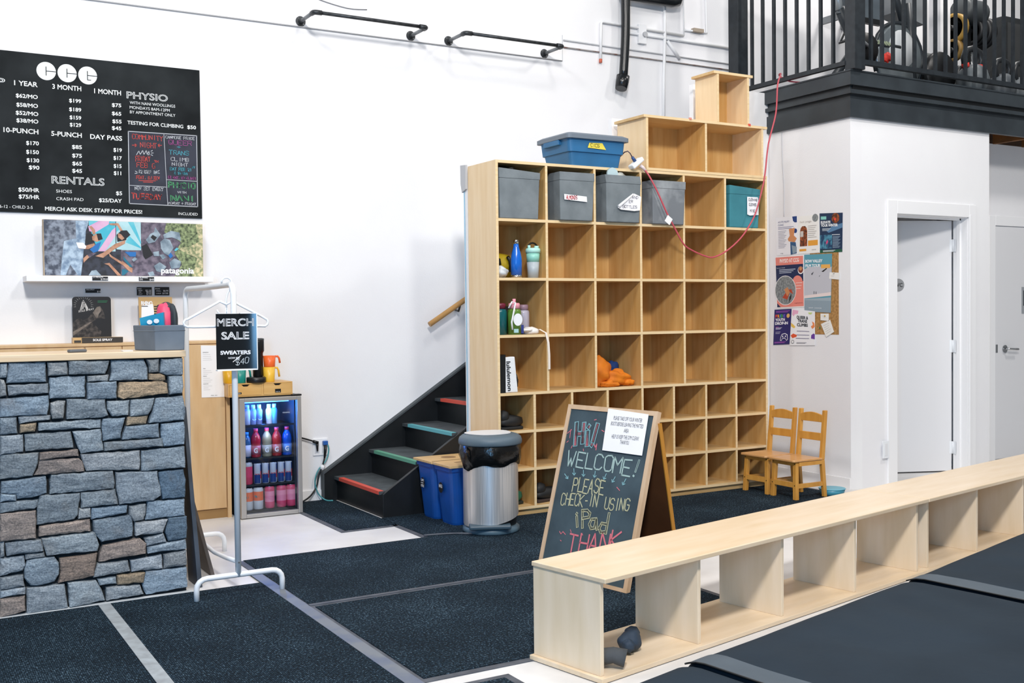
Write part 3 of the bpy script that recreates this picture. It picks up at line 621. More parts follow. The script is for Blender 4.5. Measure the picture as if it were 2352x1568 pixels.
def stone_mat():
    m = mat('ledge_stone', '#7d8893', .85, spec=.25); nt = m.node_tree; b = nt.nodes['Principled BSDF']
    at = nt.nodes.new('ShaderNodeAttribute'); at.attribute_name = 'stone_colour'
    tc = nt.nodes.new('ShaderNodeTexCoord'); mp = nt.nodes.new('ShaderNodeMapping'); mp.inputs['Scale'].default_value = (6, 6, 20); mp.inputs['Rotation'].default_value = (0, .07, 0)
    n = nt.nodes.new('ShaderNodeTexNoise'); n.inputs['Scale'].default_value = 2.2; n.inputs['Detail'].default_value = 9; n.inputs['Roughness'].default_value = .65
    n2 = nt.nodes.new('ShaderNodeTexNoise'); n2.inputs['Scale'].default_value = 7; n2.inputs['Detail'].default_value = 6
    n3 = nt.nodes.new('ShaderNodeTexNoise'); n3.inputs['Scale'].default_value = 130; n3.inputs['Detail'].default_value = 8; n3.inputs['Roughness'].default_value = .7
    nt.links.new(tc.outputs['Object'], mp.inputs[0]); nt.links.new(mp.outputs[0], n.inputs['Vector'])
    nt.links.new(tc.outputs['Object'], n2.inputs['Vector']); nt.links.new(tc.outputs['Object'], n3.inputs['Vector'])
    r = nt.nodes.new('ShaderNodeValToRGB'); e = r.color_ramp.elements; e[0].position = .3; e[0].color = (.66, .69, .73, 1); e[1].position = .72; e[1].color = (1.25, 1.26, 1.27, 1)
    nt.links.new(n.outputs['Fac'], r.inputs[0])
    mx = nt.nodes.new('ShaderNodeMix'); mx.data_type = 'RGBA'; mx.blend_type = 'MULTIPLY'; mx.inputs['Factor'].default_value = 1
    nt.links.new(at.outputs['Color'], mx.inputs['A']); nt.links.new(r.outputs[0], mx.inputs['B'])
    r2 = nt.nodes.new('ShaderNodeValToRGB'); e = r2.color_ramp.elements; e[0].position = .56; e[0].color = (0, 0, 0, 1); e[1].position = .72; e[1].color = (1, 1, 1, 1)
    nt.links.new(n2.outputs['Fac'], r2.inputs[0])
    f = nt.nodes.new('ShaderNodeMath'); f.operation = 'MULTIPLY'; f.inputs[1].default_value = .28; nt.links.new(r2.outputs[0], f.inputs[0])
    mx2 = nt.nodes.new('ShaderNodeMix'); mx2.data_type = 'RGBA'; nt.links.new(f.outputs[0], mx2.inputs['Factor'])
    r3 = nt.nodes.new('ShaderNodeValToRGB'); e = r3.color_ramp.elements; e[0].position = .36; e[0].color = (.5, .53, .56, 1); e[1].position = .66; e[1].color = (1.6, 1.6, 1.6, 1)
    nt.links.new(n3.outputs['Fac'], r3.inputs[0]); mx3 = nt.nodes.new('ShaderNodeMix'); mx3.data_type = 'RGBA'; mx3.blend_type = 'MULTIPLY'; mx3.inputs['Factor'].default_value = .8
    nt.links.new(mx.outputs['Result'], mx3.inputs['A']); nt.links.new(r3.outputs[0], mx3.inputs['B'])
    nt.links.new(mx3.outputs['Result'], mx2.inputs['A']); mx2.inputs['B'].default_value = (*hx('#8a7d6f'), 1)
    nt.links.new(mx2.outputs['Result'], b.inputs['Base Color'])
    a = nt.nodes.new('ShaderNodeMath'); a.operation = 'MULTIPLY_ADD'; a.inputs[1].default_value = .35; nt.links.new(n3.outputs['Fac'], a.inputs[0]); nt.links.new(n.outputs['Fac'], a.inputs[2])
    bp_ = nt.nodes.new('ShaderNodeBump'); bp_.inputs['Strength'].default_value = .9; bp_.inputs['Distance'].default_value = .012
    nt.links.new(a.outputs[0], bp_.inputs['Height']); nt.links.new(bp_.outputs[0], b.inputs['Normal']); return m
SC = {'b': '#8b969e', 'g': '#92989c', 'l': '#a2a5a7', 'd': '#5d6c78', 't': '#a08c74', 'r': '#93847a'}
m = MB(); cols = []; rnd = random.Random(3)
rows = [(l.split()[0], [tuple(float(q)/1000 for q in p.split(',')) for p in l.split()[1:]]) for l in STONES.strip().splitlines()]
more = [(k, [(x-.83, z) for x, z in pl]) for k, pl in rows if max(x for x, z in pl) < 1.262]   # the run of stone past the frame's left edge
more = [(k, [(min(x, .425), z) for x, z in pl]) for k, pl in more if min(x for x, z in pl) < .40]
for k, pl in rows + [q for q in more if max(x for x, z in q[1]) - min(x for x, z in q[1]) > .03]:
    cx = sum(p[0] for p in pl)/len(pl); cz = sum(p[1] for p in pl)/len(pl)
    dense = []                                      # finer, slightly ragged outline
    for i in range(len(pl)):
        a, b = pl[i], pl[(i+1) % len(pl)]; L = math.hypot(a[0]-b[0], a[1]-b[1]); n = max(1, int(L/.022))
        for j in range(n):
            f = j/n; jx = rnd.uniform(-.0022, .0022) if j else 0; jz = rnd.uniform(-.0022, .0022) if j else 0
            dense.append((a[0]+(b[0]-a[0])*f+jx, a[1]+(b[1]-a[1])*f+jz))
    d0 = rnd.uniform(.0, .014); tx, tz = rnd.uniform(-.05, .05), rnd.uniform(-.07, .07); n = len(dense)
    yf = lambda x, z: 5.238 - d0 + tx*(x-cx) + tz*(z-cz)
    R0 = [(x, 5.28, z) for x, z in dense]
    R1 = [(x, yf(x, z)+.007+rnd.uniform(-.002, .002), z) for x, z in dense]
    def ins(k_, dy, j): return [(cx+(x-cx)*k_(x, z), yf(x, z)+dy+rnd.uniform(-j, j), cz+(z-cz)*k_(x, z)) for x, z in dense]
    R2_ = ins(lambda x, z: 1-.005/max(.03, math.hypot(x-cx, z-cz)), .001, .0022)
    R3_ = ins(lambda x, z: .62, -.003, .0006); R4_ = ins(lambda x, z: .3, -.004, .0004)
    vs = R0+R1+R2_+R3_+R4_+[(cx, yf(cx, cz)-.0045, cz)]
    fs = [(i*n+q, i*n+(q+1) % n, (i+1)*n+(q+1) % n, (i+1)*n+q) for i in range(4) for q in range(n)] + [(4*n+q, 4*n+(q+1) % n, 5*n) for q in range(n)]
    fs = [f[::-1] for f in fs]
    # outlines run clockwise or not: make the faces look outward
    ar = sum(dense[i][0]*dense[(i+1) % n][1]-dense[(i+1) % n][0]*dense[i][1] for i in range(n))
    if ar > 0: fs = [f[::-1] for f in fs]
    c = hx(SC[k]); v = rnd.uniform(.8, 1.22); hu = rnd.uniform(-.06, .06)
    b0 = len(m.v); m.add(vs, fs); cols += [(c[0]*v*(1+hu), c[1]*v, c[2]*v*(1-hu), 1)]*len(vs)
so = m.build('stone_cladding', stone_mat(), t)
ca = so.data.color_attributes.new('stone_colour', 'FLOAT_COLOR', 'POINT')
for i, c in enumerate(cols): ca.data[i].color = c
solo('countertop', 'pale wood worktop board lying on the stone counter', 'worktop', MB().box((-1.2, 5.222, 1.137), (1.257, 5.70, 1.168)), 'plyw', None, .003)
# ---- on the counter
t = thing('desk_bin', 'grey fabric bin at right end of the stone counter', 'bin', (1.17, 5.36, 1.168))
pl = [(1.068, 5.46), (1.127, 5.275), (1.262, 5.27), (1.262, 5.50)]
m = MB(); o_ = [(p[0], p[1]) for p in pl]; cx, cy = 1.18, 5.38
top = [(p[0]+(p[0]-cx)*.05, p[1]+(p[1]-cy)*.05, 1.290) for p in o_]; bot = [(p[0], p[1], 1.169) for p in o_]; inn = [(p[0]+(cx-p[0])*.08, p[1]+(cy-p[1])*.08, 1.290) for p in o_]; ib = [(p[0]+(cx-p[0])*.08, p[1]+(cy-p[1])*.08, 1.18) for p in o_]
n = 4; m.add(bot+top+inn+ib, [tuple(range(4))[::-1]] + [(q+i, q+(i+1) % 4, q+4+(i+1) % 4, q+4+i) for q in (0, 4, 8) for i in range(4)] + [(12, 13, 14, 15)])
m.build('body', mat('slate_fabric', '#6a7581', .75, noise=(8, '#606b77')), t, bevel=.004)
m = MB(); s1 = [(p[0]+(p[0]-cx)*.045, p[1]+(p[1]-cy)*.045, 1.263) for p in o_]; m.tube(s1, .0016, 6, closed=True); m.build('seam', flat('#828d98'), t)
t = thing('product_box', 'bright blue box standing in the grey counter bin', 'box', (1.14, 5.40, 1.18))
m = MB(); m.hexa([(1.105, 5.43, 1.19), (1.19, 5.35, 1.19), (1.20, 5.37, 1.19), (1.115, 5.45, 1.19)], [(1.085, 5.415, 1.325), (1.18, 5.335, 1.352), (1.19, 5.355, 1.352), (1.095, 5.435, 1.325)]); m.build('body', flat('#1f9bc4', .4), t)
m = MB(); m.poly([(1.125+p[0], 5.3805-.84*p[0], 1.305+p[1]) for p in disc((0, 0), .011, .011)]); m.poly([(1.152+p[0], 5.3575-.84*p[0], 1.31+p[1]) for p in disc((0, 0), .011, .011)]); m.build('round_icons', 'white', t)
t = thing('pouch', 'pink and black zip pouch standing in the grey counter bin', 'pouch', (1.22, 5.42, 1.18))
m = MB(); m.blob((1.205, 5.42, 1.30), (.045, .06, .10), 3, .05); m.build('front_panel', mat('pink_fabric', '#e0486c', .5, bump=(12, .3)), t)
m = MB(); m.blob((1.238, 5.40, 1.295), (.024, .058, .10), 4, .05); m.blob((1.215, 5.44, 1.37), (.04, .05, .03), 5, .1); m.build('zip_gusset', flat('#2a3238', .7), t)
t = thing('remote_control', 'small dark grey handset lying on the counter edge', 'remote', (.86, 5.34, 1.168))
m = MB(); m.box((-.042, -.016, 0), (.042, .016, .014)); m.xform(Matrix.Translation((.79, 5.36, 1.1685)) @ Matrix.Rotation(.35, 4, 'Z')); m.build('body', flat('#5a5e63', .4), t, bevel=.005)
t.location = (.79, 5.36, 1.168)
for ch in t.children: ch.location = Vector((.86-.79, 5.34-5.36, 0))
solo('paper_slip', 'tiny white slip lying on the counter beside the grey bin', 'paper', MB().box((.985, 5.30, 1.1685), (1.03, 5.36, 1.172)), 'paper')
# ---- leaning dark boards at the counter's end
m = MB(); m.hexa([(1.312, 5.30, 0.0), (1.335, 5.30, 0.0), (1.335, 5.49, 0.0), (1.312, 5.49, 0.0)], [(1.268, 5.36, .90), (1.287, 5.36, .885), (1.287, 5.49, .885), (1.268, 5.49, .90)])
solo('leaning_board', 'tall dark grey board leaning upright against the counter end', 'board', m, mat('slate_board', '#3a4048', .5, noise=(6, '#4d5560')), 'boards leaning on the counter end', .003)
m = MB(); m.hexa([(1.43, 5.50, 0.0), (1.45, 5.50, 0.0), (1.45, 5.95, 0.0), (1.43, 5.95, 0.0)], [(1.295, 5.50, .565), (1.313, 5.50, .56), (1.313, 5.95, .56), (1.295, 5.95, .565)])
solo('leaning_board', 'shorter brown grey board leaning at a slant beside the counter', 'board', m, mat('rust_board', '#4c4846', .6, noise=(5, '#62554d')), 'boards leaning on the counter end', .003)
# ================================================================ menu board on the wall
YW = 7.312
t = thing('menu_board', 'large black price board with white lettering on the wall', 'sign', (.9, YW, 2.48))
m = MB(); m.box((-.9, YW-.012, 1.985), (1.882, YW-.001, 2.974)); m.build('panel', 'pboard', t)
y0 = YW-.0135
TX = []   # (string, left baseline px-derived point, right x, cap height, bold, outline)
def T(s, a, b, h, bold=.0, outline=0): TX.append((s, a, b, h, bold, outline))
T('P', (0.648,7.298,2.758), (0.696,7.299,2.76), 0.0416, 0, 1)
T('1 YEAR', (0.746,7.298,2.767), (0.88,7.298,2.766), 0.0288, 0.025, 0)
T('3 MONTH', (0.964,7.298,2.765), (1.135,7.298,2.765), 0.0288, 0.025, 0)
T('1 MONTH', (1.212,7.298,2.761), (1.376,7.298,2.76), 0.0288, 0.025, 0)
T('PHYSIO', (1.41,7.298,2.747), (1.671,7.298,2.747), 0.0416, 0, 1)
T('$62/MO', (0.754,7.298,2.69), (0.879,7.298,2.695), 0.0228, 0.03, 0)
T('$58/MO', (0.756,7.298,2.635), (0.879,7.298,2.639), 0.0228, 0.03, 0)
T('$52/MO', (0.751,7.298,2.585), (0.88,7.298,2.589), 0.0228, 0.03, 0)
T('$38/MO', (0.754,7.298,2.539), (0.879,7.298,2.542), 0.0228, 0.03, 0)
T('$199', (1.061,7.298,2.689), (1.133,7.298,2.69), 0.0221, 0.03, 0)
T('$189', (1.06,7.298,2.633), (1.132,7.298,2.636), 0.0221, 0.03, 0)
T('$159', (1.062,7.298,2.583), (1.131,7.298,2.585), 0.0221, 0.03, 0)
T('$129', (1.062,7.298,2.537), (1.13,7.298,2.539), 0.0221, 0.03, 0)
T('$75', (1.318,7.298,2.683), (1.376,7.298,2.685), 0.0221, 0.03, 0)
T('$65', (1.317,7.298,2.629), (1.375,7.298,2.631), 0.0221, 0.03, 0)
T('$55', (1.319,7.298,2.579), (1.376,7.298,2.581), 0.0221, 0.03, 0)
T('$45', (1.315,7.298,2.536), (1.374,7.298,2.537), 0.0221, 0.03, 0)
T('WITH NANI WOOLLINGS', (1.429,7.298,2.711), (1.718,7.298,2.711), 0.0181, 0, 0)
T('MONDAYS 8AM-12PM', (1.428,7.298,2.68), (1.682,7.298,2.681), 0.0181, 0, 0)
T('BY APPOINTMENT ONLY', (1.429,7.298,2.65), (1.718,7.298,2.651), 0.0181, 0, 0)
T('TESTING FOR CLIMBING', (1.412,7.298,2.581), (1.768,7.298,2.577), 0.0221, 0.02, 0)
T('$50', (1.794,7.298,2.579), (1.852,7.298,2.579), 0.0221, 0.03, 0)
T('10-PUNCH', (0.68,7.298,2.473), (0.878,7.298,2.475), 0.0282, 0.025, 0)
T('5-PUNCH', (0.952,7.298,2.471), (1.132,7.298,2.471), 0.0282, 0.025, 0)
T('DAY PASS', (1.182,7.298,2.469), (1.377,7.298,2.469), 0.0282, 0.025, 0)
T('$170', (0.806,7.298,2.404), (0.879,7.298,2.406), 0.0228, 0.03, 0)
T('$150', (0.805,7.298,2.35), (0.878,7.298,2.35), 0.0228, 0.03, 0)
T('$130', (0.807,7.298,2.298), (0.879,7.298,2.299), 0.0228, 0.03, 0)
T('$90', (0.818,7.298,2.254), (0.879,7.298,2.255), 0.0228, 0.03, 0)
T('$85', (1.072,7.298,2.398), (1.131,7.298,2.399), 0.0228, 0.03, 0)
T('$75', (1.072,7.298,2.344), (1.13,7.298,2.344), 0.0228, 0.03, 0)
T('$65', (1.072,7.298,2.293), (1.13,7.298,2.295), 0.0228, 0.03, 0)
T('$45', (1.07,7.298,2.248), (1.129,7.298,2.248), 0.0228, 0.03, 0)
T('$19', (1.322,7.298,2.396), (1.374,7.298,2.396), 0.0228, 0.03, 0)
T('$17', (1.321,7.298,2.344), (1.373,7.298,2.345), 0.0228, 0.03, 0)
T('$15', (1.321,7.298,2.293), (1.37,7.298,2.293), 0.0228, 0.03, 0)
T('$11', (1.321,7.298,2.247), (1.367,7.298,2.247), 0.0228, 0.03, 0)
T('RENTALS', (0.948,7.298,2.173), (1.263,7.298,2.175), 0.0443, 0, 1)
T('$50/HR', (0.756,7.298,2.114), (0.876,7.298,2.114), 0.0235, 0.03, 0)
T('$75/HR', (0.757,7.298,2.071), (0.876,7.298,2.071), 0.0235, 0.03, 0)
T('SHOES', (0.973,7.298,2.116), (1.066,7.298,2.118), 0.0188, 0, 0)
T('CRASH PAD', (0.973,7.298,2.068), (1.134,7.298,2.071), 0.0188, 0, 0)
T('$5', (1.332,7.298,2.118), (1.37,7.298,2.118), 0.0228, 0.03, 0)
T('$25/DAY', (1.227,7.298,2.069), (1.368,7.298,2.069), 0.0228, 0.03, 0)
T('6-12 - CHILD 2-5', (0.648,7.298,2.008), (0.835,7.298,2.009), 0.0181, 0, 0)
T('MERCH ASK DESK STAFF FOR PRICES!', (0.906,7.298,2.003), (1.493,7.298,2.002), 0.0228, 0.025, 0)
T('INCLUDED', (1.726,7.298,2.005), (1.852,7.298,2.002), 0.0174, 0, 0)
HAND = []
HAND.append(('COMMUNITY', (1.439,7.298,2.48), (1.633,7.298,2.492), 0.0302, 'r'))
HAND.append(('NIGHT', (1.489,7.298,2.431), (1.593,7.298,2.438), 0.0322, 'r'))
HAND.append(('FRIDAY', (1.459,7.298,2.34), (1.549,7.298,2.348), 0.0335, 'r'))
HAND.append(('FEB 6', (1.467,7.298,2.295), (1.58,7.298,2.311), 0.0309, 'r'))
HAND.append(('TH', (1.577,7.298,2.341), (1.602,7.298,2.344), 0.0121, 'r'))
HAND.append(('$2 DROP IN', (1.477,7.298,2.263), (1.59,7.298,2.27), 0.0201, 'w'))
HAND.append(('FEAT. DJ KEV', (1.461,7.298,2.225), (1.607,7.298,2.233), 0.0201, 'r'))
HAND.append(('NEW SET EVERY', (1.45,7.298,2.155), (1.63,7.298,2.159), 0.0215, 'w'))
HAND.append(('TUESDAY', (1.428,7.298,2.095), (1.622,7.298,2.1), 0.0369, 'r'))
HAND.append(('TUESDAY', (1.433,7.298,2.098), (1.618,7.298,2.103), 0.0309, 'r'))
HAND.append(('CANMORE PRIDE', (1.651,7.298,2.502), (1.84,7.298,2.51), 0.0174, 'w'))
HAND.append(('QUEER', (1.672,7.298,2.463), (1.82,7.298,2.471), 0.0295, 'm'))
HAND.append(('+', (1.725,7.298,2.444), (1.747,7.298,2.446), 0.0148, 'c'))
HAND.append(('TRANS', (1.674,7.298,2.397), (1.801,7.298,2.405), 0.0282, 'c'))
HAND.append(('CLIMB', (1.684,7.298,2.357), (1.8,7.298,2.362), 0.0228, 'w'))
HAND.append(('NIGHT', (1.689,7.299,2.325), (1.792,7.299,2.329), 0.0215, 'w'))
HAND.append(('SAT FEB 21', (1.676,7.298,2.293), (1.817,7.298,2.301), 0.0188, 'c'))
HAND.append(('ST', (1.821,7.298,2.318), (1.84,7.298,2.319), 0.0107, 'c'))
HAND.append(('6 TO 8PM', (1.704,7.298,2.269), (1.787,7.298,2.272), 0.0161, 'c'))
HAND.append(('BE GAY. DO CLIMB!', (1.664,7.298,2.239), (1.846,7.298,2.245), 0.0161, 'm'))
HAND.append(('PHYSIO', (1.663,7.298,2.178), (1.841,7.298,2.183), 0.0389, 'g'))
HAND.append(('PHYSIO', (1.668,7.298,2.181), (1.835,7.298,2.187), 0.0322, 'g'))
HAND.append(('WITH', (1.723,7.298,2.146), (1.778,7.298,2.149), 0.0121, 'w'))
HAND.append(('NANI', (1.679,7.298,2.095), (1.835,7.298,2.098), 0.0389, 'g'))
HAND.append(('NANI', (1.686,7.298,2.098), (1.828,7.298,2.101), 0.0309, 'g'))
HAND.append(('MONDAY + FRIDAY', (1.664,7.298,2.072), (1.842,7.298,2.072), 0.0161, 'w'))
BOXL = [[(1.416,2.533),(1.855,2.536),(1.853,2.062),(1.414,2.066),(1.416,2.533)],[(1.641,2.534),(1.657,2.068)],[(1.416,2.184),(1.656,2.184)],[(1.653,2.233),(1.853,2.232)]]
MARKS = [('r',[(1.439,2.445),(1.468,2.447)]),('r',[(1.456,2.454),(1.468,2.447),(1.456,2.436)]),('r',[(1.625,2.457),(1.6,2.454)]),('r',[(1.611,2.464),(1.6,2.454),(1.612,2.446)]),('w',[(1.465,2.385),(1.48,2.411),(1.488,2.387),(1.504,2.417),(1.511,2.388),(1.527,2.418),(1.532,2.389),(1.543,2.415),(1.546,2.39),(1.532,2.389)]),('w',[(1.556,2.413),(1.566,2.419)]),('w',[(1.558,2.402),(1.571,2.403)]),('w',[(1.555,2.391),(1.567,2.386)]),('r',[(1.476,2.218),(1.582,2.221)]),('r',[(1.504,2.21),(1.564,2.211)]),('w',[(1.455,2.278),(1.467,2.271)]),('w',[(1.452,2.263),(1.466,2.264)]),('w',[(1.597,2.284),(1.607,2.291)]),('w',[(1.597,2.274),(1.608,2.272)])]
LOGO = [(0.931,7.298,2.871),(1.053,7.298,2.87),(1.175,7.298,2.868)]
for s_, a, b, h, bold, ol in TX:
    z = (a[2]+b[2])/2; m = MB()
    text(m, s_, (a[0], y0, z), EX, EZ, h, b[0]-a[0], 0, bold, .022 if ol else 0)
    m.build('lettering', 'chalkw', t)
m = MB()
for i, c in enumerate(LOGO):
    R = .0565; cx, cz = c[0], c[2]; q = .0035
    # white discs, each cut by thin dark strokes into a letter
    m.poly([(cx+p[0], y0, cz+p[1]) for p in disc((0, 0), R, R, 40)], 0)
    m.poly([(cx-q, y0-.001, cz-.028), (cx+q*.3, y0-.001, cz-.028), (cx+q*.3, y0-.001, cz+.028), (cx-q, y0-.001, cz+.028)], 1)
    m.poly([(cx, y0-.001, cz-q*.6), (cx+R+.002, y0-.001, cz-q*.6), (cx+R+.002, y0-.001, cz+q*.6), (cx, y0-.001, cz+q*.6)], 1)
    if i == 2: m.poly([(cx-q, y0-.001, cz-.03), (cx+.02, y0-.001, cz-.03), (cx+.02, y0-.001, cz-.026), (cx-q, y0-.001, cz-.026)], 1)
m.build('logo_discs', ['chalkw', 'pboard'], t, label='three white discs forming the letters CCG')
CC = {'r': '#c9504a', 'w': '#b9bcc2', 'm': '#a0528c', 'c': '#4fa3b3', 'g': '#55a070'}; ck = list(CC)
m = MB(); bx = BOXL[0]; m.poly([(p[0], y0+.0006, p[1]) for p in bx[:4]], 5)
for pl in BOXL: ribbon(m, [(p[0], y0-.0004, p[1]) for p in pl], .005 if len(pl) > 2 else .0035, EX, EZ, 1)
for i, (s_, a, b, h, c) in enumerate(HAND): strokes(m, s_, (a[0], y0-.0005, (a[2]+b[2])/2), EX, EZ, h, b[0]-a[0], .0034, ck.index(c), .18, i+5)
for c, pl in MARKS: ribbon(m, [(p[0], y0-.0005, p[1]) for p in pl], .004, EX, EZ, ck.index(c))
m.build('chalk_panel', [flat(CC[k], .9) for k in ck] + [mat('chalk_smear', '#3a3d49', .9, noise=(6, '#2c2f38'))], t, label='chalk drawn panel of events in coloured lettering')
# ---- floating shelf, canvas print, little price tags
t = thing('wall_shelf', 'white floating shelf on the wall under the price board', 'shelf', (1.33, 7.2, 1.53))
m = MB(); m.box((.77, 7.112, 1.553), (1.90, YW, 1.588)); m.build('board', 'trimw', t, bevel=.002)
def lines(m, x, z, y, rows_, mi):
    for (s_, dx, dz, h, w_) in rows_: text(m, s_, (x+dx, y, z+dz), EX, EZ, h, w_, mi, .01)
tg = [(1.146,1.584),(1.239,1.56)]
m = MB(); m.box((tg[0][0], 7.1085, tg[1][1]), (tg[1][0], 7.1115, tg[0][1])); lines(m, tg[0][0], tg[1][1], 7.108, [('5.11 MESCALITO', .004, .016, .008, .06), ('$199.00', .05, .003, .01, .045)], 1)
m.build('price_label', ['blk', 'paper'], t, label='black price label left')
tg = [(1.426,1.583),(1.52,1.559)]
m = MB(); m.box((tg[0][0], 7.1085, tg[1][1]), (tg[1][0], 7.1115, tg[0][1])); lines(m, tg[0][0], tg[1][1], 7.108, [('SLIPPERS', .004, .016, .008, .05), ('UMZ', .004, .004, .008, .02), ('$45', .065, .003, .011, .028)], 1)
m.build('price_label', ['blk', 'paper'], t, label='black price label right')
for (lab, u, rows_) in (('small black price tag above the spray display on the wall', [(1.135,1.513),(1.226,1.487)], [('SOLE SPRAY', .005, .016, .008, .05), ('$18', .07, .003, .01, .022)]),
                        ('black three line price tag left of its pair under shelf', [(1.451,1.524),(1.546,1.47)], [('RHINO', .004, .04, .007, .025), ('REPAIR', .01, .029, .006, .025), ('$21.95', .055, .027, .01, .036), ('TAPE', .01, .018, .006, .018), ('$9.95', .06, .016, .01, .031), ('SPRAY', .01, .006, .006, .025), ('$7.95', .06, .004, .01, .031)]),
                        ('black two line price tag right of its pair under shelf', [(1.564,1.525),(1.658,1.47)], [('BRUSHES', .004, .04, .007, .03), ('SMALL', .01, .026, .006, .03), ('$6.95', .055, .025, .01, .033), ('LARGE', .01, .01, .006, .03), ('$17.95', .05, .008, .01, .036)])):
    m = MB(); a, b = u; m.box((a[0], 7.306, b[1]), (b[0], 7.311, a[1])); lines(m, a[0], b[1], 7.3055, rows_, 1)
    solo('price_tag', lab, 'price tag', m, ['blk', 'paper'], 'price tags on the wall')
# ---- canvas print: flat picture of climbers on a boulder
t = thing('canvas_print', 'wide canvas print of boulder climbers standing on the white shelf', 'picture', (1.37, 7.24, 1.588))
Yp = 7.20
m = MB(); m.box((.880, Yp, 1.589), (1.857, Yp+.045, 1.939)); m.build('canvas', [mat('canvas_edge', '#b9a58c', .8)], t)
PC = {}
def pc(name, a, b=None, sc=30):
    PC[name] = len(PC); PM.append(mat('print_'+name, a, .55, noise=(sc, b, .38, .62) if b else None))
PM = []
pc('cliff', '#8d96a4', '#3f4655', 34); pc('pale', '#b7cbdc', '#6f86a0', 26); pc('ground', '#1b1e25', '#343845', 30); pc('cyan', '#3fb3c9', '#6cc3cf', 12); pc('pink', '#dfb3d0', '#d29cc4', 12)
pc('light', '#b5dbe0', '#a3ccd2', 10); pc('skin', '#c9977a', '#a9775c', 30); pc('black', '#15161c'); pc('blue', '#1f6fb5'); pc('soil', '#7d7280', '#4a4353', 30)
pc('grass', '#9aa878', '#39462f', 46); pc('rock', '#9fb0bb', '#6c7e8c', 20); pc('straw', '#d9cba0', '#7f8a62', 50); pc('white', '#f2f2f2'); pc('teal', '#1d6e86')
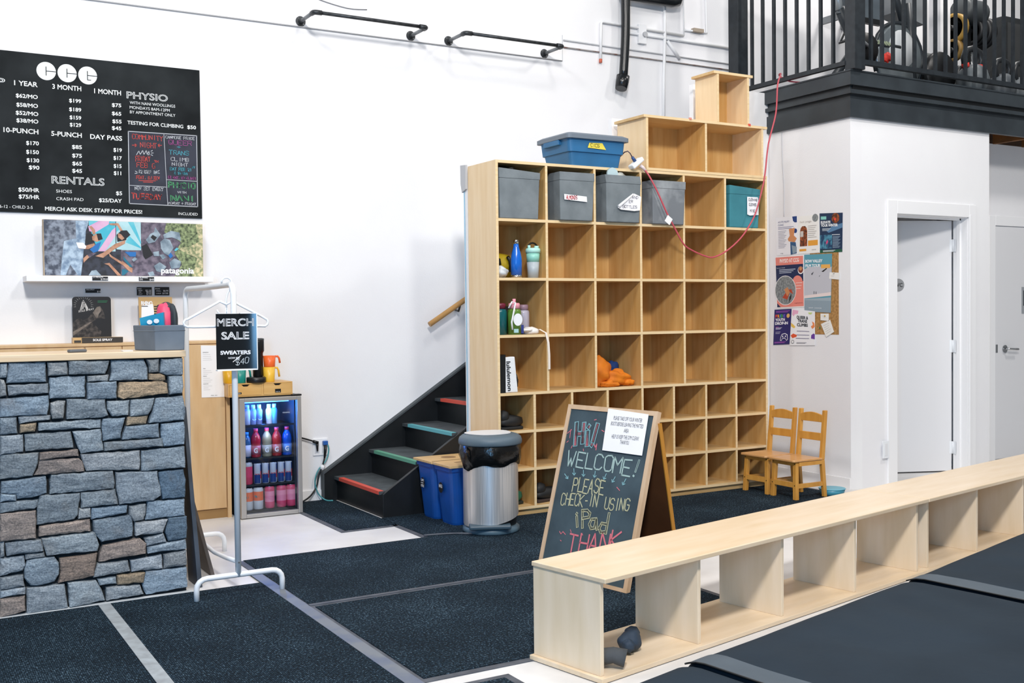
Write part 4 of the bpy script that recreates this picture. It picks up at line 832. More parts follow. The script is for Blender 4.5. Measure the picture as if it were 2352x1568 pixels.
PICS = [
 ('ground', [(0.883,1.938),(1.373,1.941),(1.366,1.593),(0.884,1.593)]),
 ('soil', [(1.341,1.94),(1.857,1.942),(1.854,1.591),(1.334,1.593)]),
 ('cliff', [(0.883,1.938),(1.147,1.94),(1.142,1.914),(1.128,1.872),(1.124,1.81),(1.113,1.754),(1.107,1.69),(1.094,1.593),(0.884,1.593)]),
 ('pale', [(0.999,1.807),(1.07,1.826),(1.069,1.936),(1.146,1.939),(1.142,1.914),(1.128,1.872),(1.124,1.81),(1.113,1.754),(1.107,1.69),(1.094,1.593),(1.078,1.593),(1.032,1.661),(1.005,1.594),(0.974,1.594),(0.987,1.716)]),
 ('cyan', [(1.147,1.94),(1.307,1.942),(1.304,1.748),(1.197,1.747),(1.167,1.845),(1.146,1.914)]),
 ('pink', [(1.143,1.903),(1.206,1.94),(1.27,1.94),(1.265,1.918),(1.186,1.866),(1.149,1.872)]),
 ('light', [(1.307,1.902),(1.304,1.748),(1.237,1.747),(1.263,1.83)]),
 ('pink', [(1.307,1.902),(1.285,1.882),(1.198,1.747),(1.24,1.747),(1.306,1.848)]),
 ('light', [(1.311,1.94),(1.374,1.941),(1.37,1.757),(1.31,1.762)]),
 ('light', [(1.346,1.94),(1.462,1.94),(1.461,1.758),(1.342,1.757)]),
 ('cyan', [(1.383,1.94),(1.418,1.939),(1.462,1.812),(1.461,1.795)]),
 ('cyan', [(1.388,1.851),(1.463,1.774),(1.461,1.77),(1.366,1.807)]),
 ('cyan', [(1.312,1.922),(1.337,1.897),(1.312,1.871)]),
 ('black', [(1.128,1.852),(1.146,1.861),(1.17,1.853),(1.174,1.806),(1.132,1.788),(1.122,1.804)]),
 ('skin', [(1.164,1.839),(1.191,1.858),(1.22,1.84),(1.214,1.815),(1.19,1.806),(1.166,1.817)]),
 ('black', [(1.191,1.858),(1.218,1.86),(1.228,1.824),(1.201,1.815)]),
 ('skin', [(1.147,1.9),(1.161,1.906),(1.181,1.884),(1.186,1.856),(1.169,1.852),(1.163,1.878)]),
 ('skin', [(1.082,1.774),(1.126,1.781),(1.177,1.797),(1.182,1.781),(1.139,1.759),(1.087,1.762)]),
 ('white', [(1.069,1.8),(1.111,1.799),(1.129,1.777),(1.123,1.76),(1.081,1.765)]),
 ('blue', [(1.149,1.757),(1.19,1.795),(1.218,1.807),(1.197,1.747),(1.17,1.736)]),
 ('soil', [(1.133,1.721),(1.16,1.738),(1.189,1.736),(1.146,1.705)]),
 ('skin', [(1.109,1.701),(1.133,1.724),(1.145,1.709),(1.111,1.673)]),
 ('skin', [(1.267,1.925),(1.324,1.928),(1.35,1.883),(1.336,1.877),(1.316,1.913),(1.275,1.915)]),
 ('black', [(1.312,1.854),(1.342,1.882),(1.373,1.884),(1.371,1.822),(1.316,1.809)]),
 ('black', [(1.345,1.882),(1.375,1.884),(1.397,1.856),(1.36,1.821),(1.344,1.821)]),
 ('skin', [(1.32,1.866),(1.339,1.858),(1.36,1.833),(1.344,1.821),(1.322,1.837)]),
 ('skin', [(1.181,1.716),(1.229,1.739),(1.3,1.795),(1.365,1.822),(1.362,1.799),(1.299,1.763),(1.228,1.706)]),
 ('skin', [(1.261,1.74),(1.282,1.718),(1.368,1.665),(1.367,1.647),(1.282,1.704),(1.268,1.715)]),
 ('skin', [(1.233,1.669),(1.265,1.675),(1.336,1.595),(1.312,1.595),(1.259,1.66)]),
 ('skin', [(1.341,1.69),(1.406,1.64),(1.403,1.612),(1.381,1.626),(1.341,1.668)]),
 ('teal', [(1.35,1.719),(1.406,1.652),(1.39,1.648),(1.352,1.694)]),
 ('teal', [(1.34,1.634),(1.357,1.637),(1.381,1.623),(1.356,1.6),(1.339,1.594)]),
 ('blue', [(1.359,1.747),(1.43,1.746),(1.427,1.717),(1.391,1.717)]),
 ('rock', [(1.138,1.594),(1.157,1.624),(1.184,1.629),(1.215,1.594)]),
 ('grass', [(1.623,1.939),(1.857,1.942),(1.854,1.591),(1.668,1.591),(1.718,1.67),(1.671,1.742),(1.715,1.816),(1.608,1.879)]),
 ('straw', [(1.81,1.941),(1.857,1.942),(1.854,1.591),(1.783,1.592),(1.82,1.715),(1.748,1.743),(1.686,1.777),(1.757,1.784),(1.834,1.821)]),
 ('rock', [(1.492,1.825),(1.521,1.866),(1.544,1.877),(1.551,1.91),(1.585,1.861),(1.548,1.814),(1.509,1.802)]),
 ('black', [(1.521,1.843),(1.535,1.86),(1.562,1.844),(1.545,1.82)]),
 ('rock', [(1.602,1.862),(1.651,1.889),(1.705,1.879),(1.715,1.824),(1.698,1.83),(1.658,1.846),(1.607,1.839)]),
 ('rock', [(1.582,1.815),(1.61,1.839),(1.644,1.828),(1.666,1.777),(1.631,1.727),(1.605,1.741),(1.586,1.772)]),
 ('black', [(1.464,1.784),(1.497,1.802),(1.535,1.731),(1.487,1.701),(1.474,1.721)]),
 ('blue', [(1.631,1.727),(1.648,1.747),(1.662,1.724),(1.644,1.709)]),
 ('cyan', [(1.668,1.762),(1.686,1.78),(1.7,1.772),(1.68,1.757)]),
 ('rock', [(1.636,1.683),(1.67,1.71),(1.713,1.69),(1.703,1.649),(1.649,1.64)]),
 ('rock', [(1.539,1.659),(1.576,1.683),(1.618,1.654),(1.589,1.616),(1.555,1.624)]),
 ('rock', [(1.574,1.731),(1.6,1.735),(1.616,1.715),(1.596,1.7)]),
 ('rock', [(1.535,1.748),(1.572,1.755),(1.574,1.723),(1.541,1.722)]),
 ('rock', [(1.499,1.615),(1.533,1.624),(1.544,1.596),(1.51,1.592)]),
 ('rock', [(1.402,1.697),(1.421,1.715),(1.437,1.701),(1.412,1.683)]),
 ('soil', [(1.419,1.623),(1.464,1.635),(1.493,1.595),(1.422,1.593)]),
]
pg = [(1.583,1.612),(1.795,1.614)]
m = MB(); tr = [(.8805, 1.5895), (1.8565, 1.5895), (1.8565, 1.9385), (.8805, 1.9385)]
for i, (k, pl) in enumerate(PICS):
    pl = [(min(max(x, .8805), 1.8565), min(max(z, 1.5895), 1.9385)) for x, z in pl]
    panel_xz(m, pl, Yp-.0004-.00008*i, PC[k])
text(m, 'patagonia', (pg[0][0], Yp-.0056, pg[0][1]), EX, EZ, .036, pg[1][0]-pg[0][0], PC['white'], .035)
m.build('picture_print', PM, t)
# ---- low cabinet along the wall behind the counter
t = thing('back_cabinet', 'long pale plywood cabinet along the wall behind the counter', 'cabinet', (.5, 7.18, 0))
part('carcass', t, 'plyc', box=((-1.2, 7.07, .06), (1.975, 7.308, 1.15)))
part('cabinet_top', t, 'plyc', .002, box=((-1.2, 7.058, 1.15), (1.975, 7.31, 1.168)))
for x0, x1 in ((-1.2, .15), (.158, 1.08), (1.088, 1.30), (1.308, 1.945)): part('door', t, 'plyc', .002, box=((x0, 7.052, .065), (x1, 7.07, 1.145)))
part('side_trim', t, 'plyc', box=((1.95, 7.045, 0), (1.975, 7.07, 1.15)))
part('toe_kick', t, mat('toe_wood', '#9c7a4c', .5), box=((-1.2, 7.065, 0), (1.95, 7.09, .06)))
m = MB(); pp = [(1.793,1.14),(1.966,1.135),(1.954,0.797),(1.792,0.8)]
panel_xz(m, pp, 7.0495); x0, x1 = pp[0][0], pp[1][0]
rnd = random.Random(5)
for j, (z, s_) in enumerate(((1.09, 'ESPRESSO'), (.985, 'TEA'), (.935, 'MILKS'), (.885, 'SNACKS'))):
    text(m, s_, (x0+.012, 7.049, z), EX, EZ, .006, None, 1, .01)
    for q in range(4 if j == 0 else 3): m.box((x0+.012, 7.0488, z-.012-.012*q), (x0+.012+rnd.uniform(.03, .06), 7.049, z-.0105-.012*q), 2); m.box((x1-.02, 7.0488, z-.012-.012*q), (x1-.008, 7.049, z-.0105-.012*q), 2)
text(m, 'MENU - 2025', (x0+.06, 7.049, .808), EX, EZ, .005, None, 1, .01)
solo('paper_menu', 'white paper list taped to the plywood cabinet beside the rack', 'paper', m, ['paper', flat('#4a4a4c'), flat('#b9b9bb')])
# ---- display pieces standing on the cabinet
t = thing('display_stand', 'black spray advertising board on a small wooden stand', 'display', (1.15, 7.2, 1.168))
m = MB(); P = arc((1.06, 1.44), .02, PI, PI/2, 5) + arc((1.25, 1.44), .02, PI/2, 0, 5) + [(1.27, 1.205), (1.04, 1.205)]; m.prism(P, 1, 7.205, 7.215)
m.build('board', mat('spray_board', '#17171a', .5), t)
m = MB(); yq = 7.2045
mt = [(1.04, 1.205), (1.04, 1.30), (1.08, 1.33), (1.10, 1.31), (1.13, 1.325), (1.16, 1.36), (1.185, 1.395), (1.205, 1.40), (1.225, 1.365), (1.235, 1.32), (1.19, 1.325), (1.155, 1.30), (1.21, 1.24), (1.20, 1.205)]
panel_xz(m, mt, yq, 0); panel_xz(m, [(1.04, 1.24), (1.14, 1.30), (1.155, 1.30), (1.12, 1.275), (1.04, 1.215)], yq-.0003, 1); panel_xz(m, [(1.16, 1.36), (1.185, 1.395), (1.205, 1.40), (1.21, 1.37), (1.195, 1.35), (1.19, 1.33), (1.18, 1.325)], yq-.0003, 1)
for k in range(15):
    a_ = PI*(-.05+1.1*k/14); c_ = (1.105, 1.405); panel_xz(m, [(c_[0]+math.cos(a_-.02)*.045, c_[1]+math.sin(a_-.02)*.045), (c_[0]+math.cos(a_)*.062, min(1.458, c_[1]+math.sin(a_)*.062)), (c_[0]+math.cos(a_+.02)*.045, c_[1]+math.sin(a_+.02)*.045)], yq-.0003, 2)
for k in range(4): ribbon(m, [(1.085+.006*k, yq-.0004, 1.375+.003*k), (1.10+.005*k, yq-.0004, 1.44-.008*abs(k-1)), (1.125+.002*k, yq-.0004, 1.375+.004*k)], .003, EX, EZ, 2)
text(m, 'SOLE SPRAY', (1.075, yq-.0005, 1.362), (.98, 0, .17), EZ, .011, .095, 2, .02)
m.box((1.19, yq-.0004, 1.432), (1.25, yq, 1.435), 3); m.box((1.19, yq-.0004, 1.424), (1.245, yq, 1.427), 3)
m.build('printed_picture', [mat('spray_grey', '#4d4642', .6, noise=(40, '#1e1c1c', .4, .6)), mat('spray_sand', '#857a70', .6, noise=(30, '#5d544d')), flat('#c9c6c2'), flat('#2f7d55')], t)
part('base', t, 'plyh', box=((1.034, 7.165, 1.169), (1.33, 7.23, 1.204)))
m = MB(); m.box((1.085, 7.160, 1.17), (1.331, 7.164, 1.203)); text(m, 'SOLE SPRAY', (1.15, 7.1595, 1.181), EX, EZ, .013, .117, 1, .035); m.box((1.04, 7.163, 1.172), (1.08, 7.165, 1.187), 0); m.build('name_plate', [flat('#37332f', .5), 'paper'], t)
t = thing('display_card', 'kraft cardboard product display behind the grey counter bin', 'display', (1.5, 7.2, 1.168))
u = [(1.439,1.457),(1.65,1.457),(1.653,1.149),(1.444,1.154)]
m = MB(); m.prism(u, 1, 7.20, 7.21); m.build('board', mat('kraft', '#c4a06c', .8), t)
m = MB(); a = u[0]; panel_xz(m, [(a[0]+.015, a[1]-.14), (a[0]+.10, a[1]-.14), (a[0]+.09, a[1]-.045), (a[0]+.018, a[1]-.055)], 7.1993, 0); panel_xz(m, [(a[0]+.015, a[1]-.062), (a[0]+.06, a[1]-.062), (a[0]+.055, a[1]-.057), (a[0]+.02, a[1]-.057)], 7.199, 1)
text(m, 'RHINO', (a[0]+.016, 7.1988, a[1]-.05), EX, EZ, .022, .07, 0, .06)
for k in range(4): m.box((a[0]+.095, 7.199, a[1]-.065-.016*k), (a[0]+.115, 7.1992, a[1]-.058-.016*k), 1)
m.build('printing', ['paper', flat('#26262a')], t)
# ================================================================ clothes rack, hanger and sale sign
t = thing('clothes_rack', 'white tubular clothes rack standing at the end of the stone counter', 'clothes rack', (1.44, 5.53, 0))
def foot(y):
    P = [(1.24, y, 0.0), (1.24, y, .06)] + [(1.24+.05-.05*math.cos(a), y, .06+.045*math.sin(a)) for a in (PI/8, PI/4, 3*PI/8, PI/2)] + [(1.60, y, .105)] + [(1.60+.05*math.sin(a), y, .06+.045*math.cos(a)) for a in (PI/8, PI/4, 3*PI/8)] + [(1.65, y, .06), (1.65, y, 0.0)]
    MB().tube(P, .0135, 12).build('foot', 'white', t)
foot(5.035); foot(6.05)
r_ = .05
top = [(1.437, 5.035, .10), (1.437, 5.035, 1.43)] + [(1.437, 5.035+r_-r_*math.cos(a), 1.43+r_*math.sin(a)) for a in (PI/8, PI/4, 3*PI/8, PI/2)] + [(1.45, 5.54, 1.478)] + [(1.46, 6.05-r_+r_*math.sin(a), 1.43+r_*math.cos(a)) for a in (0, PI/8, PI/4, 3*PI/8, PI/2)] + [(1.46, 6.05, .10)]
MB().tube(top, .0145, 12).build('frame', 'white', t)
MB().tube([(1.44, 5.04, .165), (1.445, 5.25, .14), (1.45, 5.5, .12), (1.455, 5.8, .125), (1.46, 6.04, .16)], .011, 10).build('lower_bar', 'white', t)
MB().lathe([(.005, -.0155), (.005, -.0135)], (1.437, 5.035, .165), 10, 0, 'y').build('screw', 'chrome', t)
t = thing('coat_hanger', 'white plastic coat hanger hooked over the rack with a black sign', 'hanger', (1.411, 5.065, 1.47))
yh = 5.065; cx = 1.411
m = MB(); m.tube([(cx-.03, yh, 1.40), (cx-.18, yh, 1.318)] + [(cx-.18-.02*math.sin(a), yh, 1.30+.018*math.cos(a)) for a in (.6, 1.4, 2.2, 2.9)] + [(cx-.155, yh, 1.281), (cx+.158, yh, 1.281)] + [(cx+.18+.02*math.sin(a), yh, 1.299-.02*math.cos(a)) for a in (.3, 1, 1.7, 2.3)] + [(cx+.173, yh, 1.325), (cx+.03, yh, 1.40), (cx, yh, 1.385), (cx-.03, yh, 1.40)], .006, 8); m.build('body', 'white', t)
m = MB(); m.tube([(cx, yh, 1.36), (cx, yh, 1.41), (cx+.008, yh, 1.44), (cx+.024, yh, 1.465), (cx+.027, yh, 1.49)] + [(cx+.003+.024*math.cos(a), yh, 1.49+.022*math.sin(a)) for a in (.6, 1.3, 2, 2.7, 3.4)] , .0045, 8); m.build('hook', 'white', t)
m = MB(); m.tube([(cx-.045, yh, 1.36)] + [(cx-.02+.018*math.cos(a), yh, 1.352+.018*math.sin(a)) for a in (3.4, 4.2, 5, 5.8)] + [(cx, yh, 1.385)], .004, 6); m.tube([(cx, yh, 1.385)] + [(cx+.02+.018*math.cos(a), yh, 1.352+.018*math.sin(a)) for a in (3.6, 4.4, 5.2, 6)], .004, 6); m.build('notch_hooks', 'white', t)
t = thing('sale_sign', 'glossy black MERCH SALE sheet hanging on the white hanger', 'sign', (1.44, 5.0, 1.075))
m = MB(); ys = 5.004
def bow(x): return ys - .032*min(1, max(0, (x-1.344)/.182))**2.4
N = 12; x0, x1 = 1.344, 1.526
vs = []; 
for i in range(N+1):
    x = x0+(x1-x0)*i/N
    for z in (1.082, 1.341): vs.append((x, bow(x), z))
for i in range(N+1):
    x = x0+(x1-x0)*i/N
    for z in (1.082, 1.341): vs.append((x, bow(x)+.0012, z))
b = 2*(N+1); fs = []
for i in range(N): fs += [(2*i, 2*i+2, 2*i+3, 2*i+1), (b+2*i, b+2*i+1, b+2*i+3, b+2*i+2)]
m.add(vs, fs, 0, True)
def lift(m_, d=.0006):
    for v in m_.v: v.y = bow(v.x) - d
    return m_
m.build('sheet', mat('gloss_sheet', '#0f1418', .16, spec=.6), t)
e = MB()
for (a, c) in (((x0-.004, 1.076), (x1+.004, 1.082)), ((x1, 1.082), (x1+.004, 1.341)), ((x0-.001, 1.341), (1.44, 1.343)), ((1.45, 1.341), (x1+.004, 1.344))): e.box((a[0], bow(a[0])-.0002, a[1]), (c[0], bow(c[0])+.0012, c[1]))
e.build('paper_edge', 'paper', t)
for w_, x_, z_, q_ in (('MERCH', 1.349, 1.284, .166), ('SALE', 1.368, 1.222, .126)):
    l = MB(); text(l, w_, (x_, ys, z_), EX, EZ, .033, q_, 0, 0, .03); lift(l, .001).build('outline_lettering', 'paper', t)
l = MB(); text(l, 'SWEATERS', (1.362, ys, 1.151), EX, EZ, .0165, .137, 0, .06); text(l, 'NOW $50', (1.398, ys, 1.130), EX, EZ, .008, .053, 0, .05)
ribbon(l, [(1.42, ys, 1.116), (1.456, ys, 1.145)], .0028, EX, EZ); lift(l, .001).build('lettering', 'paper', t)
l = MB(); strokes(l, '$40', (1.432, ys, 1.101), EX, (.12, 0, 1), .028, .055, .002, 0, .2, 4, -.004); lift(l, .001).build('handwriting', flat('#c9d0d4'), t)
# ================================================================ drinks fridge
fx0, fx1, fy, fz = 2.0, 2.417, 6.91, .79
t = thing('drinks_fridge', 'black glass door drinks fridge with silver frame against the wall', 'fridge', (2.21, 7.1, 0))
m = MB(); m.box((fx0, 6.955, .015), (fx0+.03, 7.30, fz)); m.box((fx1-.03, 6.955, .015), (fx1, 7.30, fz)); m.box((fx0+.03, 7.26, .015), (fx1-.03, 7.30, fz)); m.box((fx0+.03, 6.955, .015), (fx1-.03, 7.26, .045)); m.box((fx0+.03, 6.955, fz-.02), (fx1-.03, 7.26, fz)); m.build('cabinet_body', 'blk', t)
m = MB(); m.box((fx0+.03, 7.255, .045), (fx1-.03, 7.26, fz-.02)); m.box((fx0+.03, 6.96, .045), (fx0+.034, 7.255, fz-.02)); m.box((fx1-.034, 6.96, .045), (fx1-.03, 7.255, fz-.02)); m.build('liner', flat('#3d444d', .4), t)
MB().box((fx0-.01, 6.94, fz), (fx1, 7.30, fz+.008)).build('top_panel', 'blk', t)
for x in (fx0+.03, fx1-.05):
    for y in (6.97, 7.26): MB().box((x, y, 0), (x+.02, y+.02, .015)).build('foot', 'blk', t)
m = MB(); gx0, gx1, gz0, gz1 = 2.035, 2.389, .03, .764
m.box((fx0, fy, .005), (gx0, 6.95, fz)); m.box((gx1, fy, .005), (fx1, 6.95, fz)); m.box((gx0, fy, .005), (gx1, 6.95, gz0)); m.box((gx0, fy, gz1), (gx1, 6.95, fz)); d = m.build('door', 'silver', t, bevel=.003)
MB().box((gx0, fy+.012, gz0), (gx1, fy+.016, gz1)).build('glass_pane', 'glass', d)
m = MB(); text(m, 'vinotemp', (2.29, fy+.0112, .68), EX, EZ, .01, .05, 0, .02); m.build('maker_mark', flat('#a9b4c4'), d)
part('hinge_cover', t, 'blk', .002, box=((2.36, 6.92, fz+.0005), (2.424, 6.97, fz+.012)))
m = MB(); m.box((1.995, 6.965, .68), (2.0, 7.0, .71)); m.build('side_badge', 'white', t)
for z in (.60, .385, .21):
    m = MB()
    for k in range(13): y = 6.975+.022*k; m.tube([(fx0+.032, y, z), (fx1-.032, y, z)], .002, 6)
    m.box((fx0+.031, 6.965, z-.006), (fx1-.031, 6.972, z+.006)); m.build('wire_shelf', flat('#23262b', .3), t)
MB().box((2.06, 7.0, .752), (2.36, 7.03, .768)).build('light_strip', mat('blue_led', '#8fc8ff', .5, emit=('#3f8cff', 14)), t)
l = bpy.data.lights.new('fridge_light', 'POINT'); l.energy = 15; l.color = (.06, .28, 1); l.shadow_soft_size = .05
lo_ = bpy.data.objects.new('fridge_light', l); COL.objects.link(lo_); lo_.location = Vector((2.2, 7.0, .72)) - t.location; lo_.parent = t
l = bpy.data.lights.new('fridge_light', 'POINT'); l.energy = .7; l.color = (.8, .88, 1); l.shadow_soft_size = .04
lo_ = bpy.data.objects.new('fridge_light', l); COL.objects.link(lo_); lo_.location = Vector((2.2, 6.945, .56)) - t.location; lo_.parent = t
def wrapped(parent, name, s_, c, r, z, h, w, m_, bold=.05):
    m = MB(); text(m, s_, (-w/2, 0, z), EX, EZ, h, w, 0, bold)
    for v in m.v: a = v.x/r + (-.30); v.x, v.y = c[0]+r*math.sin(a), c[1]-r*math.cos(a)
    return m.build(name, m_, parent)
def sports(label, x, col, y=7.0, z=.391, grp='sports drink bottles in the fridge'):
    c = (x, y, z); k = thing('sports_bottle', label, 'bottle', c, 0, grp); r = .032
    MB().lathe([(r*.9, 0), (r, .006), (r, .05), (r*.95, .082), (r*.95, .09), (r, .10), (r, .118), (r*.86, .14), (r*.55, .158), (r*.43, .164), (r*.42, .172)], c, 20).build('body', mat('drink_'+col, col, .2), k)
    MB().lathe([(.0145, .17), (.015, .19)], c, 18).build('cap', flat('#e0456e', .35), k)
    MB().lathe([(r*1.01, .02), (r*1.01, .078)], c, 20).build('label_band', flat({'#a01c34': '#b55a6a', '#8d8a74': '#a5a394', '#a3262b': '#b86a68', '#1453b8': '#4b86c9'}[col], .4), k)
    wrapped(k, 'lettering', 'G', c, r*1.03, z+.032, .03, .026, 'paper')
sports('dark red sports drink beside the water bottle in the fridge', 2.13, '#a01c34')
sports('pale grey green sports drink second in the fridge row', 2.205, '#8d8a74')
sports('red sports drink turned sideways, third in the fridge row', 2.272, '#a3262b')
sports('bright blue sports drink at right end of the fridge row', 2.343, '#1453b8')
c = (2.068, 7.0, .391); k = thing('water_bottle', 'blue capped water bottle with white label at left of fridge row', 'bottle', c)
MB().lathe([(.028, 0), (.029, .09), (.024, .125), (.013, .15)], c, 20).build('body', flat('#2b5a86', .2), k); MB().lathe([(.014, .15), (.0145, .168)], c, 16).build('cap', flat('#2f8fe0', .4), k); MB().lathe([(.0295, .01), (.0295, .085)], c, 20).build('label_band', flat('#c4c9e2', .5), k)
def slim(label, x, z=.216):
    c = (x, 6.985, z); k = thing('energy_drink_can', label, 'can', c, 0, 'slim energy drink cans in the fridge'); r = .0245; seg = 24
    def mf(i, q):
        a = q/seg
        if i in (0, 5): return 1
        return (0 if i <= 2 else 1) if .5 < a < .80 else (2 if i in (2, 3) and .70 < a < .95 else 0 if i > 2 or a < .4 else 1)
    MB().lathe([(r*.8, 0), (r, .005), (r, .035), (r, .062), (r, .085), (r, .128), (r*.86, .135)], c, seg, mfun=mf).build('body', [flat('#123a7a', .3), flat('#b9c0ca', .25), flat('#c43a44', .35)], k)
    MB().lathe([(r*.84, .1352), (r*.86, .137), (r*.7, .136)], c, seg).build('lid', 'chrome', k)
    wrapped(k, 'lettering', 'Red Bull', c, r*1.02, z+.062, .008, .03, flat('#c8343e'))
for i, x in enumerate((2.133, 2.187, 2.240, 2.294, 2.345)): slim('blue and silver slim can, %s in the fridge row of five' % ('leftmost', 'second from left', 'middle one', 'second from right', 'rightmost')[i], x)
def tall(label, x, z, bands, name='soda_can', grp='tall cans on the fridge floor'):
    c = (x, 6.99, z); k = thing(name, label, 'can', c, 0, grp); r = .033
    MB().lathe([(r*.8, 0), (r, .006)] + [(r, h) for h, _ in bands[:-1]] + [(r, .132), (r*.82, .145)], c, 22, mfun=lambda i, q: 0 if i == 0 else min(i-1, len(bands)-1) if i <= len(bands) else len(bands)-1).build('body', [flat(h, .35) for _, h in bands] + ['chrome'], k)
    MB().lathe([(r*.8, .1452), (r*.82, .148), (r*.66, .146)], c, 22).build('lid', 'chrome', k); return k
for i, x in enumerate((2.068, 2.137)):
    k = tall('white can with orange band, %s of two in the fridge bottom' % ('left' if i == 0 else 'right'), x, .046, [(.06, '#c3c7c9'), (.12, '#e8662c'), (.132, '#c9cdd0')])
    m = MB(); cc = (x, 6.99, 0)
    for s_ in (-1, 1): m.add([(cc[0]-.012+s_*.004, 6.9565, .125), (cc[0]-.012+s_*.022, 6.961, .135), (cc[0]-.012+s_*.022, 6.961, .145), (cc[0]-.012+s_*.004, 6.9565, .14)], [(0, 1, 2, 3)] if s_ > 0 else [(3, 2, 1, 0)])
    m.build('emblem', flat('#5d6a66'), k)
for i, x in enumerate((2.214, 2.295, 2.362)): tall('pink sparkling can, %s of three in the fridge bottom' % ('left', 'middle', 'right')[i], x, .046, [(.045, '#d2436a'), (.115, '#e58aa4'), (.132, '#cf2f5f')])
tall('red patterned can on the slim can shelf at left', 2.068, .216, [(.05, '#c83a5c'), (.12, '#d8446a'), (.132, '#b9bcc0')], 'soda_can', 'cans beside the slim cans')
for i, (x, cc) in enumerate(((2.085, '#cfd8e6'), (2.125, '#8fa7d8'), (2.165, '#7f93c4'), (2.232, '#e8f2fb'), (2.268, '#6fb4d8'))):
    c = (x, 7.03, .606); k = thing('skincare_bottle', ('white tube', 'pale blue bottle', 'bottle with smile mark', 'bright white tube', 'aqua bottle')[i] + ' on the lit top fridge shelf', 'bottle', c, 0, 'bottles on the lit top shelf of the fridge')
    MB().lathe([(.019, 0), (.021, .09), (.014, .105)], c, 16).build('body', flat(cc, .4), k); MB().lathe([(.013, .105), (.013, .13)], c, 14).build('cap', 'white', k)
    if i in (1, 2):
        m = MB(); m.tube([(x+.012*math.sin(a), 7.03-.0215, .645-.010*math.cos(a)) for a in (-1.4, -.7, 0, .7, 1.4)], .0014, 6); m.build('smile_mark', 'paper', k)
# drawers, mugs and coffee jar on the fridge
t = thing('drawer_box', 'small bamboo box with two drawers lying on the fridge', 'drawer box', (2.155, 7.05, .80))
m = MB(); z0, z1 = .799, .887
m.box((1.94, 6.952, z0), (2.372, 7.20, z0+.008)); m.box((1.94, 6.952, z1-.008), (2.372, 7.20, z1))
for x in (1.94, 2.16, 2.364): m.box((x, 6.952, z0+.008), (x+.008+(.006 if x == 2.16 else 0), 7.20, z1-.008))
m.box((1.948, 7.19, z0+.008), (2.364, 7.20, z1-.008)); m.build('case', 'bamboo', t)
for x0, x1, w_ in ((1.949, 2.159, 'COFFEE'), (2.175, 2.363, 'SUGAR TEA')):
    cx = (x0+x1)/2; P = [(x0, z0+.009), (x1, z0+.009), (x1, z1-.009), (cx+.028, z1-.009), (cx+.014, z1-.022), (cx-.014, z1-.022), (cx-.028, z1-.009), (x0, z1-.009)]
    m = MB(); m.prism(P, 1, 6.950, 6.962); d = m.build('drawer', 'bamboo', t)
    m = MB(); m.box((cx-.028, 6.964, z1-.024), (cx+.028, 6.966, z1-.009)); m.build('finger_slot', 'blk', d)
    m = MB(); m.box((cx-.018 - (.05 if w_ == 'COFFEE' else 0), 6.9488, z0+.018), (cx+.022 - (.05 if w_ == 'COFFEE' else 0), 6.9498, z0+.03 + (0 if w_ == 'COFFEE' else .012))); text(m, w_, (cx-.014 - (.05 if w_ == 'COFFEE' else 0), 6.9484, z0+.021), EX, EZ, .005, .03, 1); m.build('label_plate', ['blk', 'paper'], d)
def mug(label, c, col, r=.04, h=.10, ha=.2):
    k = thing('mug', label, 'mug', c, 0, 'enamel coloured mugs on the drawer box')
    MB().lathe([(r*.86, 0), (r*.9, .004), (r, h), (r*.93, h), (r*.82, .01), (0, .01)], c, 24).build('cup', flat(col, .35), k)
    m = MB(); m.tube([(c[0]+r*.95, c[1], c[2]+h*.93), (c[0]+r*1.4, c[1], c[2]+h*.93), (c[0]+r*1.62, c[1], c[2]+h*.75), (c[0]+r*1.75, c[1], c[2]+h*.32)], .007, 8); m.build('handle', flat(col, .35), k); return k
mug('yellow mug under the orange one at right of coffee jar', (2.228, 7.0, .887), '#eebb3c')
mug('orange mug stacked upside on the yellow mug', (2.232, 7.0, .987), '#f0692a', .041, .074)
mug('teal green mug partly behind the sale sign', (2.03, 7.0, .887), '#12877c', .042, .10)
mug('mustard mug at left end of the drawer box behind rack post', (1.965, 7.03, .887), '#d9a41c', .038, .09)
t = thing('coffee_grinder', 'tall black coffee grinder with a disc base on the drawer box', 'coffee grinder', (2.14, 7.0, .887))
MB().lathe([(.062, .0), (.064, .01), (.064, .032), (.058, .036)], (2.137, 6.99, .888), 28).build('base', 'blk', t)
MB().lathe([(.03, .036), (.034, .04), (.034, .19), (.038, .20), (.042, .205), (.042, .27), (.040, .28)], (2.16, 7.02, .888), 24).build('body', flat('#141517', .35), t)
MB().lathe([(.043, .275), (.043, .288), (.03, .292)], (2.16, 7.02, .888), 24).build('lid', mat('smoke', '#3d4042', .25), t)
# outlet with plugs, cords
t = thing('wall_outlet', 'white double outlet plate low on the wall beside the fridge', 'outlet', (2.69, 7.31, .32))
m = MB(); m.box((2.637, 7.303, .325), (2.748, 7.311, .447)); m.build('plate', 'trimw', t, bevel=.003)
for x in (2.665, 2.72):
    m = MB(); m.box((x-.018, 7.301, .345), (x+.018, 7.3035, .425)); m.build('socket', flat('#dedfe1', .4), t)
t = thing('electric_cable', 'black cord from the fridge plugged into wall outlet', 'cord', (2.5, 7.29, .4))
MB().tube(smooth([(2.43, 7.28, .475), (2.50, 7.285, .472), (2.56, 7.285, .458), (2.64, 7.28, .43)]), .006, 8).build('cord', 'blk', t)
m = MB(); m.tube([(2.63, 7.285, .432), (2.665, 7.28, .42)], .011, 8); m.tube([(2.66, 7.285, .43), (2.663, 7.288, .36)], [.012, .006], 8); m.build('plug', 'blk', t)
t = thing('electric_cable', 'cord with blue plug hanging from the right socket to floor', 'cord', (2.68, 7.29, .2))
